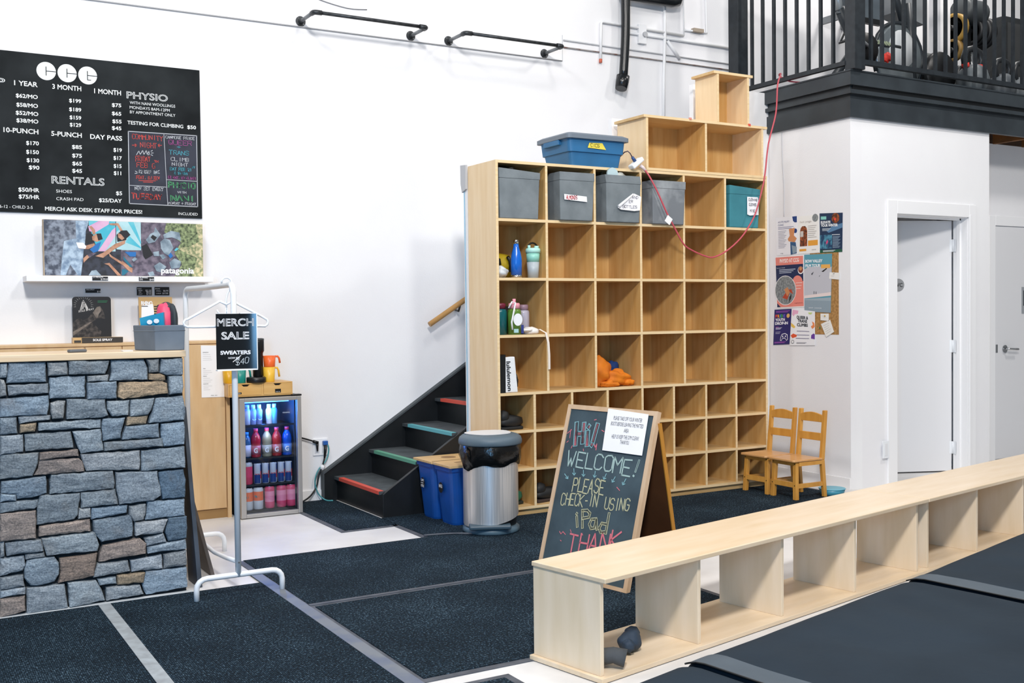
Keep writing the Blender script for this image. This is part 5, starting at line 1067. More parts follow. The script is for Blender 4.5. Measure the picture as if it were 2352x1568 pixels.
m = MB(); m.box((2.705, 7.275, .40), (2.74, 7.303, .43)); m.build('blue_plug', flat('#2b5fa8', .4), t, bevel=.004)
MB().tube([(2.72, 7.28, .40), (2.716, 7.275, .36), (2.71, 7.275, .31)], [.012, .011, .007], 8).build('strain_relief', 'blk', t)
MB().tube(smooth([(2.71, 7.275, .31), (2.69, 7.27, .25), (2.66, 7.27, .18), (2.645, 7.27, .11), (2.59, 7.25, .05), (2.52, 7.22, .02)]), .006, 8).build('black_cable', 'blk', t)
MB().tube(smooth([(2.735, 7.28, .41), (2.745, 7.28, .36), (2.72, 7.275, .29), (2.66, 7.265, .23), (2.632, 7.265, .15), (2.655, 7.262, .06), (2.70, 7.24, .014), (2.74, 7.20, .012)]), .005, 8).build('teal_cable', flat('#4f9aa0', .4), t)
MB().blob((2.69, 7.27, .245), (.018, .014, .02), 3, .2).build('tape_knot', 'paper', t)
# ================================================================ staircase
t = thing('staircase', 'black staircase with coloured nosing strips climbing along the wall', 'staircase', (3.5, 6.88, 0))
X0, RI, RU, NS = 2.80, .1735, .27, 12; ya, yb = 6.44, 7.27
nose = ['#d8513f', '#5fa287', '#63b3bd', '#d8513f']
for i in range(NS):
    x = X0+RU*i; z = RI*(i+1)
    MB().box((x, ya+.03, z-RI), (x+.018, yb, z-.022)).build('riser', 'black', t)
    s_ = MB().box((x-.022, ya+.03, z-.022), (x+RU+.01, yb, z)); s_.build('tread', mat('black_tread', '#4b5256', .75, noise=(8, '#383e42')), t)
    MB().box((x-.0245, ya+.032, z-.02), (x+.012, yb-.10, z+.0025)).build('nosing', flat(nose[i % 4], .5), t)
L_ = NS*RU
m = MB(); m.prism([(X0-.004, 0), (X0+L_, 0), (X0+L_, RI*NS+.16), (X0+.03, .178), (X0-.004, .155)], 1, ya, ya+.028); m.build('outer_stringer', 'black', t, bevel=.002)
m = MB(); m.prism([(2.70, 0), (2.735, 0), (X0+.05, 0), (X0+L_, RI*NS-.15), (X0+L_, RI*NS+.24), (2.72, .205), (2.70, .195)], 1, yb, 7.31); m.build('wall_stringer', 'black', t, bevel=.002)
m = MB(); s0, s1 = Vector((2.70, 0, .196)), Vector((X0+L_, 0, RI*NS+.235)); m.hexa([(s0.x, yb-.012, s0.z), (s1.x, yb-.012, s1.z), (s1.x, 7.311, s1.z), (s0.x, 7.311, s0.z)], [(s0.x, yb-.012, s0.z+.014), (s1.x, yb-.012, s1.z+.014), (s1.x, 7.311, s1.z+.014), (s0.x, 7.311, s0.z+.014)]); m.box((2.692, yb-.012, 0), (2.70, 7.311, .21)); m.build('stringer_cap', mat('dusty_black', '#4b5155', .6, noise=(10, '#3f4549')), t)
t = thing('handrail', 'round wooden handrail on the wall above the stairs', 'handrail', (3.53, 7.22, 1.2))
MB().tube([(3.53, 7.225, 1.248), (5.2, 7.225, 2.265)], .02, 14).build('rail', mat('rail_wood', '#c99a5e', .4, noise=(6, '#b98a50')), t)
for f in (.155, .8):
    x = 3.53+1.67*f; z = 1.248+1.017*f; MB().tube([(x, 7.225, z-.02), (x, 7.25, z-.06), (x, 7.305, z-.05)], .008, 8).build('bracket', 'blk', t)
# ================================================================ recycling and trash
def recycle(label, x, y, ln, wd, txt, hole):
    t = thing('recycling_bin', label, 'recycling bin', (x+ln/2, y+wd/2, 0), 0, 'blue recycling bins beside the stairs')
    def R(g, z, x0=x, y0=y): return rr(x0-g, x0+ln+g, y0-g, y0+wd+g, z, .04)
    m = MB(); loft(m, [R(-.025, 0.007), R(-.022, .02), R(.004, .345), R(.012, .347), R(.014, .372)]); m.build('body', mat('bin_blue', '#0d4fa6', .42, noise=(4, '#0b478f')), t)
    m = MB(); m.box((x-.024, y-.024, .3725), (x+ln+.03, y+wd+.012, .388)); l = m.build('wooden_lid', 'plyh', t, bevel=.002)
    m = MB()
    if hole: m.poly([(x+.17+p[0], y+wd/2+p[1], .3885) for p in disc((0, 0), .05, .05)])
    else: m.box((x+.08, y+wd/2-.012, .3882), (x+.26, y+wd/2+.012, .3887))
    m.build('slot', flat('#8a6a44'), l)
    m = MB(); cy, cz = y+wd/2+.02, .235; xs = x-.006
    m.poly([(xs-.004+.0*p[0], cy-p[0], cz+p[1]) for p in disc((0, 0), .03, .034)], 0)
    for i, w_ in enumerate(txt): strokes(m, w_, (xs-.0055, cy+.022, cz+(.008 if len(txt) == 1 else .016)-.018*i-.008), EYN, EZ, .014 if len(txt) > 1 else .018, .044, .0028, 1, .15, i)
    m.build('round_label', ['blk', 'paper'], t)
recycle('blue recycling bin nearer the stairs, label reading cans and bottles', 3.025, 6.165, .31, .235, ('CANS', '+', 'BOTTLE'), True)
recycle('blue recycling bin nearer the trash can, label reading paper', 3.03, 5.913, .31, .235, ('PAPER',), False)
c = (3.185, 5.70, 0)
t = thing('trash_can', 'steel pedal trash can with black liner and grey lid', 'trash can', c)
r = .168
m = MB(); seg = 48; vs = []
for j, f in enumerate((0, .12, .5, 1)):
    for k in range(seg):
        a = 2*PI*k/seg; zb = .085 + .035*math.cos(a-.15); z = zb + (.50-zb)*f; vs.append((c[0]+r*math.cos(a), c[1]+r*math.sin(a), z))
m.add(vs, [(i*seg+k, i*seg+(k+1) % seg, (i+1)*seg+(k+1) % seg, (i+1)*seg+k) for i in range(3) for k in range(seg)], 0, True); m.build('steel_body', 'steel', t)
MB().lathe([(r*.9, .02), (r*.93, .09), (r*.93, .52), (r*.9, .52)], c, 32).build('inner_bucket', 'blk', t)
MB().lathe([(r*1.02, .008), (r*1.04, .016), (r*1.03, .035), (r*.9, .05)], c, 36).build('base', mat('base_plastic', '#3e5563', .45, noise=(9, '#56707e')), t)
m = MB(); m.box((c[0]-.20, c[1]-.19, .045), (c[0]+.05, c[1]-.06, .07)); m.xform(Matrix.Translation((c[0], c[1], 0)) @ Matrix.Rotation(-.45, 4, 'Z') @ Matrix.Translation((-c[0]+.06, -c[1], 0))); m.build('pedal', mat('pedal_plastic', '#3b4f5c', .45), t, bevel=.008)
m = MB(); rnd = random.Random(9); seg = 40; vs = []
for j, (f, q) in enumerate(((.57, 1.0), (.54, 1.08), (.50, 1.13), (.46, 1.12), (.425, 1.06), (.42, 1.0))):
    for k in range(seg):
        a = 2*PI*k/seg; w_ = .025*math.sin(7*a+j)+.018*math.sin(13*a-2*j); dr = .012*math.exp(-((a-1.2*PI+.4)**2)/.3)*(1 if j > 2 else .2)
        vs.append((c[0]+r*(q+w_*(.4+.2*j))*math.cos(a), c[1]+r*(q+w_*(.4+.2*j))*math.sin(a), f-dr*(j-1)*.5+(.012*math.sin(5*a+1) if j > 1 else 0)))
m.add(vs, [(i*seg+k, (i+1)*seg+k, (i+1)*seg+(k+1) % seg, i*seg+(k+1) % seg) for i in range(5) for k in range(seg)], 0, True)
m.tube(smooth([(c[0]-r*1.02, c[1]-.03, .53), (c[0]-r*1.16, c[1]-.06, .51), (c[0]-r*1.12, c[1]-.07, .47), (c[0]-r*1.0, c[1]-.07, .44)]), .006, 6)
m.build('bag_liner', mat('bin_bag', '#0c0d0e', .2, bump=(22, .5)), t)
MB().lathe([(r*1.13, .537), (r*1.155, .545), (r*1.155, .562), (r*1.12, .580), (r*1.02, .592), (r*.9, .598), (0, .60)], c, 44).build('lid', mat('lid_plastic', '#5b6b76', .5, noise=(7, '#4f606c')), t)
m = MB(); m.prism([(c[0]+(.142+.008*math.sin(3*a))*math.cos(a), c[1]+.02+(.138+.01*math.cos(2*a))*math.sin(a)) for a in [2*PI*k/30 for k in range(30)]], 2, .600, .603); m.build('lid_sticker', mat('sticker_white', '#d6d6d7', .5), t)
solo('electric_cable', 'thin dark cable lying on the carpet by the trash can', 'cord', MB().tube(smooth([(2.76, 5.76, .012), (2.86, 5.74, .012), (2.96, 5.70, .012), (3.05, 5.62, .012)]), .006, 6), 'rubber')
# ================================================================ A-frame chalkboard
BLp = Vector((2.8898, 4.6818, 0.0)); EA = Vector((.18196, -.98331, 0)).normalized()
TLp = Vector((3.139, 4.756, .843)); EB = (TLp - Vector((2.882, 4.681, 0))).normalized()
t = thing('a_frame_sign', 'folding chalkboard sign with chalk welcome message on the carpet', 'sign', (3.15, 4.40, 0))
EN = EA.cross(EB)                                   # away from the writing side or towards it
if EN.x > 0: EN = -EN
Wd, Ln = .6265, .8843
def bd(a, b, d=0): return TLp - EB*(Ln-b) + EA*a + EN*d
def slab(m, a0, a1, b0, b1, d0, d1, mi=0): return m.hexa([bd(a0, b0, d0), bd(a1, b0, d0), bd(a1, b1, d0), bd(a0, b1, d0)], [bd(a0, b0, d1), bd(a1, b0, d1), bd(a1, b1, d1), bd(a0, b1, d1)], mi)
BO = .0
fw = .024
m = MB(); slab(m, 0, fw, BO, Ln, -.022, .004); slab(m, Wd-fw, Wd, BO, Ln, -.022, .004); slab(m, fw, Wd-fw, BO, BO+fw, -.022, .004); slab(m, fw, Wd-fw, Ln-fw, Ln, -.022, .004); m.build('frame', ply('sign_frame', '#d3b79a', '#c6a684', (6, 6, 2)), t)
m = MB(); slab(m, fw, Wd-fw, BO+fw, Ln-fw, -.012, -.001); m.build('board', 'chalkbd', t)
pn = Vector((EA.y*-1, EA.x, 0))                     # horizontal direction away from the front panel
if pn.x < 0: pn = -pn
hinge = TLp - EB*.06
def bk(a, b, d): # back panel: b from 0 (foot) to 1 (hinge)
    top = hinge + EA*a + pn*.012; ft = Vector((hinge.x, hinge.y, 0)) + EA*a + pn*.155
    return ft.lerp(top, b) + pn*d
m = MB(); m.hexa([bk(0, 0, 0), bk(Wd, 0, 0), bk(Wd, 1, 0), bk(0, 1, 0)], [bk(0, 0, .012), bk(Wd, 0, .012), bk(Wd, 1, .012), bk(0, 1, .012)]); m.build('rear_panel', mat('rear_wood', '#59361c', .5, noise=(5, '#4b2c15')), t)
m = MB(); m.hexa([bk(Wd, 0, -.003), bk(Wd+.006, 0, -.003), bk(Wd+.006, 1, -.003), bk(Wd, 1, -.003)], [bk(Wd, 0, .02), bk(Wd+.006, 0, .02), bk(Wd+.006, 1, .02), bk(Wd, 1, .02)]); m.build('rear_edge', flat('#b9802f', .5), t)
D1 = .0006
def CT(s_, a, b, h, th, mi, seed=1, jit=.15): strokes(m, s_, bd(a[0], a[1], D1), EA, EB, h, b[0]-a[0], th, mi, jit, seed, -(b[1]-a[1])/max(1, len(s_)-1) if len(s_) > 1 else 0)
def RB(pts, th, mi): ribbon(m, [bd(p[0], p[1], D1) for p in pts], th, EA, EB, mi)
m = MB()
RB([(0.0844,0.7854),(0.1032,0.6755)], 0.03, 1)
RB([(0.0844,0.7854),(0.1032,0.6755)], 0.022, 4)
RB([(0.0844,0.7854),(0.1032,0.6755)], 0.015, 0)
RB([(0.1394,0.7877),(0.1523,0.6907)], 0.03, 1)
RB([(0.1394,0.7877),(0.1523,0.6907)], 0.022, 4)
RB([(0.1394,0.7877),(0.1523,0.6907)], 0.015, 0)
RB([(0.0973,0.7305),(0.1443,0.7357)], 0.03, 1)
RB([(0.0973,0.7305),(0.1443,0.7357)], 0.022, 4)
RB([(0.0973,0.7305),(0.1443,0.7357)], 0.015, 0)
RB([(0.1779,0.7476),(0.1882,0.6803)], 0.03, 1)
RB([(0.1779,0.7476),(0.1882,0.6803)], 0.022, 4)
RB([(0.1779,0.7476),(0.1882,0.6803)], 0.015, 0)
RB([(0.1748,0.776),(0.1771,0.7747)], 0.03, 1)
RB([(0.1748,0.776),(0.1771,0.7747)], 0.022, 4)
RB([(0.1748,0.776),(0.1771,0.7747)], 0.015, 0)
RB([(0.2351,0.7896),(0.2249,0.7042)], 0.03, 1)
RB([(0.2351,0.7896),(0.2249,0.7042)], 0.022, 4)
RB([(0.2351,0.7896),(0.2249,0.7042)], 0.015, 0)
RB([(0.2204,0.6851),(0.2228,0.6838)], 0.03, 1)
RB([(0.2204,0.6851),(0.2228,0.6838)], 0.022, 4)
RB([(0.2204,0.6851),(0.2228,0.6838)], 0.015, 0)
RB([(0.2376,0.6868),(0.2493,0.673),(0.2558,0.6914),(0.2568,0.6605)], 0.005, 0)
RB([(0.0291,0.7286),(0.0566,0.7507)], 0.004, 0)
RB([(0.0533,0.706),(0.0505,0.7505)], 0.004, 0)
RB([(0.0379,0.6814),(0.0479,0.6894)], 0.004, 0)
RB([(0.0789,0.6542),(0.0833,0.667)], 0.004, 0)
RB([(0.2723,0.7644),(0.2906,0.7581)], 0.004, 0)
RB([(0.1669,0.6573),(0.1715,0.6481)], 0.004, 0)
RB([(0.207,0.8125),(0.2206,0.8167)], 0.004, 0)
RB([(0.0663,0.5167),(0.0987,0.4938)], 0.004, 1)
RB([(0.0987,0.4938),(0.0785,0.4971)], 0.004, 1)
RB([(0.0987,0.4938),(0.0941,0.5079)], 0.004, 1)
RB([(0.1256,0.5504),(0.1376,0.5165)], 0.004, 1)
RB([(0.1376,0.5165),(0.1224,0.5269)], 0.004, 1)
RB([(0.1376,0.5165),(0.1445,0.5293)], 0.004, 1)
RB([(0.1959,0.5499),(0.2052,0.5175)], 0.004, 1)
RB([(0.2052,0.5175),(0.1909,0.5282)], 0.004, 1)
RB([(0.2052,0.5175),(0.2128,0.5299)], 0.004, 1)
RB([(0.2802,0.5533),(0.2816,0.5207)], 0.004, 1)
RB([(0.2816,0.5207),(0.2702,0.5327)], 0.004, 1)
RB([(0.2816,0.5207),(0.292,0.5317)], 0.004, 1)
RB([(0.3582,0.5486),(0.3476,0.5182)], 0.004, 1)
RB([(0.3476,0.5182),(0.3409,0.5316)], 0.004, 1)
RB([(0.3476,0.5182),(0.3618,0.5264)], 0.004, 1)
RB([(0.4216,0.5402),(0.4071,0.5111)], 0.004, 1)
RB([(0.4071,0.5111),(0.4023,0.5247)], 0.004, 1)
RB([(0.4071,0.5111),(0.4221,0.5182)], 0.004, 1)
RB([(0.4942,0.5376),(0.4789,0.506)], 0.004, 1)
RB([(0.4789,0.506),(0.4741,0.5194)], 0.004, 1)
RB([(0.4789,0.506),(0.4935,0.513)], 0.004, 1)
CT('WELCOME', (0.0685,0.5609), (0.5162,0.5573), .078, .0075, 2, 3, 0.12)
CT('PLEASE', (0.1439,0.4332), (0.3611,0.4457), .07, 0.0062, 3, 3, 0.12)
CT('CHECK-IN', (0.0784,0.3562), (0.3344,0.3781), 0.06, 0.0055, 3, 3, 0.12)
CT('USING', (0.3872,0.3758), (0.5444,0.3835), 0.058, 0.0055, 3, 3, 0.12)
CT('THANK', (0.1904,0.1338), (0.5258,0.191), 0.088, 0.009, 0, 3, 0.1)
RB([(0.5585,0.636),(0.5466,0.5788)], 0.011, 2)
RB([(0.5585,0.636),(0.5466,0.5788)], 0.006, 4)
RB([(0.5375,0.5589),(0.5417,0.5565)], 0.01, 2)
RB([(0.2102,0.3125),(0.2261,0.2648)], 0.016, 3)
RB([(0.2102,0.3125),(0.2261,0.2648)], 0.009, 4)
RB([(0.2048,0.3276),(0.2072,0.3264)], 0.016, 3)
RB([(0.2048,0.3276),(0.2072,0.3264)], 0.009, 4)
RB([(0.2414,0.3476),(0.2632,0.2655)], 0.016, 3)
RB([(0.2414,0.3476),(0.2632,0.2655)], 0.009, 4)
RB([(0.2395,0.3474),(0.274,0.3531),(0.2968,0.3414),(0.2947,0.3216),(0.2532,0.3101)], 0.016, 3)
RB([(0.2395,0.3474),(0.274,0.3531),(0.2968,0.3414),(0.2947,0.3216),(0.2532,0.3101)], 0.009, 4)
RB([(0.346,0.3201),(0.3144,0.3132),(0.3063,0.2879),(0.3223,0.2688),(0.3445,0.2748),(0.3469,0.3167),(0.363,0.27)], 0.016, 3)
RB([(0.346,0.3201),(0.3144,0.3132),(0.3063,0.2879),(0.3223,0.2688),(0.3445,0.2748),(0.3469,0.3167),(0.363,0.27)], 0.009, 4)
RB([(0.4251,0.3575),(0.4259,0.2601)], 0.016, 3)
RB([(0.4251,0.3575),(0.4259,0.2601)], 0.009, 4)
RB([(0.4194,0.3039),(0.3884,0.3039),(0.3767,0.2785),(0.3914,0.2595),(0.4177,0.266)], 0.016, 3)
RB([(0.4194,0.3039),(0.3884,0.3039),(0.3767,0.2785),(0.3914,0.2595),(0.4177,0.266)], 0.009, 4)
RB([(0.1083,0.2228),(0.1219,0.2116),(0.1328,0.2257),(0.1545,0.214)], 0.004, 0)
RB([(0.1832,0.2422),(0.1916,0.2305)], 0.004, 0)
RB([(0.3545,0.2393),(0.3614,0.2318)], 0.004, 0)
RB([(0.126,0.1807),(0.1332,0.1774)], 0.004, 0)
RB([(0.2692,0.2347),(0.2749,0.2284)], 0.004, 0)
RB([(0.4444,0.4906),(0.4664,0.4773)], 0.004, 0)
m.build('chalk_writing', [flat('#d67480', .9), flat('#86b7bf', .9), flat('#a3bcb8', .9), flat('#bdbb98', .9), 'chalkbd'], t)
pp = [(0.2961,0.8776),(0.5726,0.8652),(0.5765,0.6599),(0.3076,0.6622)]
m = MB(); m.add([bd(p[0], p[1], .0065) for p in pp] + [bd(p[0], p[1], .0075) for p in pp], [(0, 1, 2, 3), (7, 6, 5, 4), (0, 4, 5, 1), (1, 5, 6, 2), (2, 6, 7, 3), (3, 7, 4, 0)])
D1 = .0085
a, b = (0.3464,0.823), (0.5389,0.8221); text(m, 'PLEASE TAKE OFF YOUR WINTER', bd(a[0], a[1], D1), (EA*(b[0]-a[0])+EB*(b[1]-a[1])).normalized(), EB, .019, b[0]-a[0], 1)
a, b = (0.3353,0.7939), (0.5535,0.7935); text(m, 'BOOTS BEFORE LEAVING THE MATTED', bd(a[0], a[1], D1), (EA*(b[0]-a[0])+EB*(b[1]-a[1])).normalized(), EB, .019, b[0]-a[0], 1)
a, b = (0.4309,0.764), (0.4633,0.7634); text(m, 'AREA', bd(a[0], a[1], D1), (EA*(b[0]-a[0])+EB*(b[1]-a[1])).normalized(), EB, .019, b[0]-a[0], 1)
a, b = (0.3559,0.7291), (0.5372,0.7315); text(m, 'HELP US KEEP THE GYM CLEAN!', bd(a[0], a[1], D1), (EA*(b[0]-a[0])+EB*(b[1]-a[1])).normalized(), EB, .019, b[0]-a[0], 1)
a, b = (0.4189,0.7048), (0.4789,0.7047); text(m, 'THANKYOU', bd(a[0], a[1], D1), (EA*(b[0]-a[0])+EB*(b[1]-a[1])).normalized(), EB, .019, b[0]-a[0], 1)
m.build('paper_notice', ['paper', flat('#55555a')], t, label='white paper notice taped over the top corner')
# ================================================================ small chairs
def chair(label):
    t = thing('child_chair', label, 'chair', (0, 0, 0), 0, 'small wooden chairs by the wall'); w = .135; mp_ = 'maple'
    # local: chair faces -x, seat front at x=-.02, y centred
    def leg(y, s): MB().hexa([(.0, y-.016, 0), (.03, y-.016, 0), (.03, y+.016, 0), (.0, y+.016, 0)], [(.012, y-.016-.012*s, .262), (.04, y-.016-.012*s, .262), (.04, y+.016-.012*s, .262), (.012, y+.016-.012*s, .262)]).build('leg', mp_, t, True, .003)
    leg(-.112, -1); leg(.112, 1)
    for y in (-.115, .115): MB().hexa([(.27, y-.014, 0), (.298, y-.014, 0), (.298, y+.014, 0), (.27, y+.014, 0)], [(.245, y-.014, .265), (.275, y-.014, .265), (.275, y+.014, .265), (.245, y+.014, .265)]).hexa([(.245, y-.014, .265), (.275, y-.014, .265), (.275, y+.014, .265), (.245, y+.014, .265)], [(.278, y-.014, .61), (.305, y-.014, .61), (.305, y+.014, .61), (.278, y+.014, .61)]).build('rear_post', mp_, t, True, .004)
    MB().prism([(-.022, -.118), (-.012, -.131), (.25, -.131), (.25, .131), (-.012, .131), (-.022, .118)], 2, .264, .279).build('seat', 'mapleh', t, True, .004)
    m = MB(); m.box((.012, -.09, .235), (.03, .09, .262)); m.box((.035, -.128, .235), (.25, -.114, .262)); m.box((.035, .114, .235), (.25, .128, .262)); m.build('apron', mp_, t, True)
    m = MB(); m.box((.006, -.10, .085), (.024, .10, .12)); m.box((.03, -.122, .08), (.27, -.108, .11)); m.box((.03, .108, .08), (.27, .122, .11)); m.build('stretcher', mp_, t, True)
    def slat(z0, z1, bow_):
        P = [(-.105, z0), (.105, z0)] + [(.105-.21*k/8, z1+bow_*math.sin(PI*k/8)) for k in range(9)]
        m = MB(); m.prism(P, 0, 0, .014); dz = (z0-.265)/.345; m.xform(Matrix.Translation((.247+.033*dz, 0, 0))); m.build('back_slat', mp_, t, True, .003)
    slat(.525, .575, .018); slat(.395, .45, 0)
    m = MB()
    for y in (-.10, .10): m.lathe([(.004, -.002), (.004, 0)], (.010, y*1.06, .25), 8, 0, 'x'); m.lathe([(.004, -.002), (.004, 0)], (.005, y*1.1, .10), 8, 0, 'x')
    m.build('screws', 'blk', t, True); return t
ch = chair('small wooden child chair closer to the cubby shelf'); ch.location = (5.445, 5.815, .007); ch.rotation_euler = (0, 0, .02)
dup(ch, (5.445, 5.535, .007), 'small wooden child chair closer to the wall corner and dish', -.02)
t = thing('pet_dish', 'shallow blue dish on the floor right of the child chairs', 'dish', (5.83, 5.44, 0))
MB().lathe([(.07, 0), (.08, .004), (.092, .045), (.086, .045), (.072, .008), (0, .008)], (5.83, 5.44, .007), 28).build('bowl', flat('#4f9fb8', .35), t); MB().lathe([(.092, .042), (.096, .045), (.092, .049)], (5.83, 5.44, .007), 28).build('rim', flat('#63b2c9', .35), t)
# ================================================================ long benches
def bench(label, ox, oy, L, ds, backed=None):
    t = thing('plywood_bench', label, 'bench', (ox, oy, 0), math.radians(10.9), 'long open plywood benches in a line'); TK = .018
    MB().box((0, 0, .362), (L, .39, .38)).build('seat_top', 'bench', t, True, .003)
    MB().box((-.005 if ds[0] < .1 else 0, .006, .003), (L-.01, .392, .021)).build('base_board', 'bench', t, True, .002)
    for x, y1 in ds: MB().box((x, .022, .021), (x+TK, y1, .362)).build('upright', 'benchv', t, True, .0015)
    return t
def B(s_, tt, z=0): a = math.radians(10.9); return (2.204+s_*math.cos(a)-tt*math.sin(a), 3.118+s_*math.sin(a)+tt*math.cos(a), z)
b1 = bench('long birch plywood bench with open bays beside the crash mats', 2.204, 3.118, 2.335, [(.012, .385)] + [(.56*k+.005, .355) for k in (1, 2, 3)] + [(2.255, .355)]) if False else None
def bench2(label, s0, L, xs, closed):
    o = B(s0, 0); t = thing('plywood_bench', label, 'bench', o, math.radians(10.9), 'long open plywood benches in a line'); TK = .018
    MB().box((0, 0, .362), (L, .39, .38)).build('seat_top', 'bench', t, True, .003)
    MB().box((-.012, .006, .003), (L-.01, .392, .021)).build('base_board', 'bench', t, True, .002)
    for i, x in enumerate(xs): MB().box((x, .03, .021), (x+TK, .385 if i == 0 else .36, .362)).build('upright', 'benchv', t, True, .0015)
    if closed: MB().box((.0, .362, .021), (L-.02, .376, .362)).build('back_panel', 'benchv', t, True)
bench2('nearer plywood bench with see through bays in front of chalkboard', 0, 2.335, [.005, .555, 1.115, 1.69, 2.262], False)
bench2('farther plywood bench running on toward the white doors', 2.338, 2.4, [.03, .565, 1.13, 1.70, 2.26], True)
MB_ = MB(); MB_.blob((0, 0, .045), (.07, .05, .048), 3, .09, floor=0, freq=1.5, seg=28, rings=18); MB_.blob((.03, .0, .075), (.04, .032, .028), 8, .12, freq=1.6); MB_.blob((-.06, -.02, .04), (.025, .03, .03), 5, .1)
p_ = B(.30, .16, .022); MB_.xform(Matrix.Translation(p_) @ Matrix.Rotation(.5, 4, 'Z') @ Matrix.Scale(.85, 4))
solo('chalk_bag', 'dark blue crumpled cloth bag lying in the first bench bay', 'bag', MB_, mat('navy_cloth', '#29394a', .7, bump=(25, .5)))
m = MB(); m.tube([(-.06, 0, .03), (-.02, .01, .035), (.03, 0, .045), (.075, -.01, .035)], [.028, .032, .03, .034], 12); m.blob((-.03, .03, .025), (.035, .03, .025), 5, .15, floor=0); p_ = B(.085, .085, .024); m.xform(Matrix.Translation(p_) @ Matrix.Rotation(-.5, 4, 'Z'))
solo('brush_roll', 'grey rolled fabric lying behind the near bench end', 'roll', m, mat('grey_cloth', '#4a4d50', .85, bump=(40, .3)))
# ================================================================ crash mats
def crash(label, p0, p1, flap, seed):
    t = thing('crash_mat', label, 'crash mat', ((p0[0]+p1[0])/2, (p0[1]+p1[1])/2-.8, 0), 0, 'dark vinyl crash mats')
    d = Vector((.13, -.99)); NA, NB = 46, 46; dep = 1.7; rnd = random.Random(seed); vs = []; ph = [rnd.uniform(0, 6) for _ in range(6)]
    us = [0, .004, .014, .03] + [.03+.94*k/(NA-8) for k in range(1, NA-8)] + [.97, .986, .996, 1]
    vb = [0, .004, .012, .028, .05] + [.05+.95*k/(NB-5) for k in range(1, NB-4)]
    def zf(u, v):
        u_ = min(1, max(0, u)); e = max(0, 1-min(u_, 1-u_)/.03)**2*.018 + max(0, 1-v/.05)**2*.02
        w_ = (.006*math.sin(7*u+6*v+ph[0])*math.sin(5*v+ph[1]) + .0025*math.sin(17*u-14*v+ph[2]) + .0022*math.sin(38*u+11*v+ph[3])*math.exp(-((v-.12)/.12)**2))*min(1, .25+v*6)
        return .2-e+w_*min(1, min(u_, 1-u_)*20)
    for u in us:
        for v in vb:
            vs.append((p0[0]+(p1[0]-p0[0])*u + d.x*dep*v, p0[1]+(p1[1]-p0[1])*u + d.y*dep*v, zf(u, v)))
    na, nb = len(us), len(vb); f = [(i*nb+j, i*nb+j+1, (i+1)*nb+j+1, (i+1)*nb+j) for i in range(na-1) for j in range(nb-1)]
    f = [q[::-1] for q in f]; m = MB(); m.add(vs, f, 0, True)
    rim = [i*nb for i in range(na)] + [(na-1)*nb+j for j in range(1, nb)] + [i*nb+nb-1 for i in range(na-2, -1, -1)] + [j for j in range(nb-2, 0, -1)]
    b = len(m.v); m.v += [Vector((m.v[i].x, m.v[i].y, .0)) for i in rim]; n = len(rim)
    for k in range(n): m.f.append([rim[k], b+k, b+(k+1) % n, rim[(k+1) % n]]); m.m.append(0); m.sm.append(True)
    m.build('cover', 'mat', t)
    if flap:
        m = MB(); vs = []
        for j, v in enumerate(vb):
            for q, u in enumerate((-.004, .012, .03, .05, .075)):
                x = p0[0]+(p1[0]-p0[0])*u + d.x*dep*v; y = p0[1]+(p1[1]-p0[1])*u + d.y*dep*v
                vs.append((x, y, max(.2 - max(0, 1-v/.05)**2*.02 if q < 2 else 0, zf(u, v))+.0035))
        m.add(vs, [(j*5+q, j*5+q+1, (j+1)*5+q+1, (j+1)*5+q) for j in range(len(vb)-1) for q in range(4)], 0, True)
        m.f = [f_[::-1] for f_ in m.f]
        m.build('seam_flap', mat('flap_vinyl', '#4c5862', .6, noise=(6, '#44505a')), t)
        MB().tube([(p0[0]-.004*(p1[0]-p0[0])+d.x*dep*v, p0[1]+d.y*dep*v-.003, .2045-max(0, 1-v/.05)**2*.02) for v in vb], .0035, 6).build('seam', 'blk', t)
crash('dark slate crash mat at the bottom edge, left of the near seam', (.9, 2.385), (2.236, 2.715), False, 1)
crash('dark slate crash mat in the bottom right, between the two seams', (2.239, 2.716), (3.709, 3.05), True, 2)
crash('dark slate crash mat at right edge beside the farther bench', (3.712, 3.052), (5.25, 3.45), True, 3)
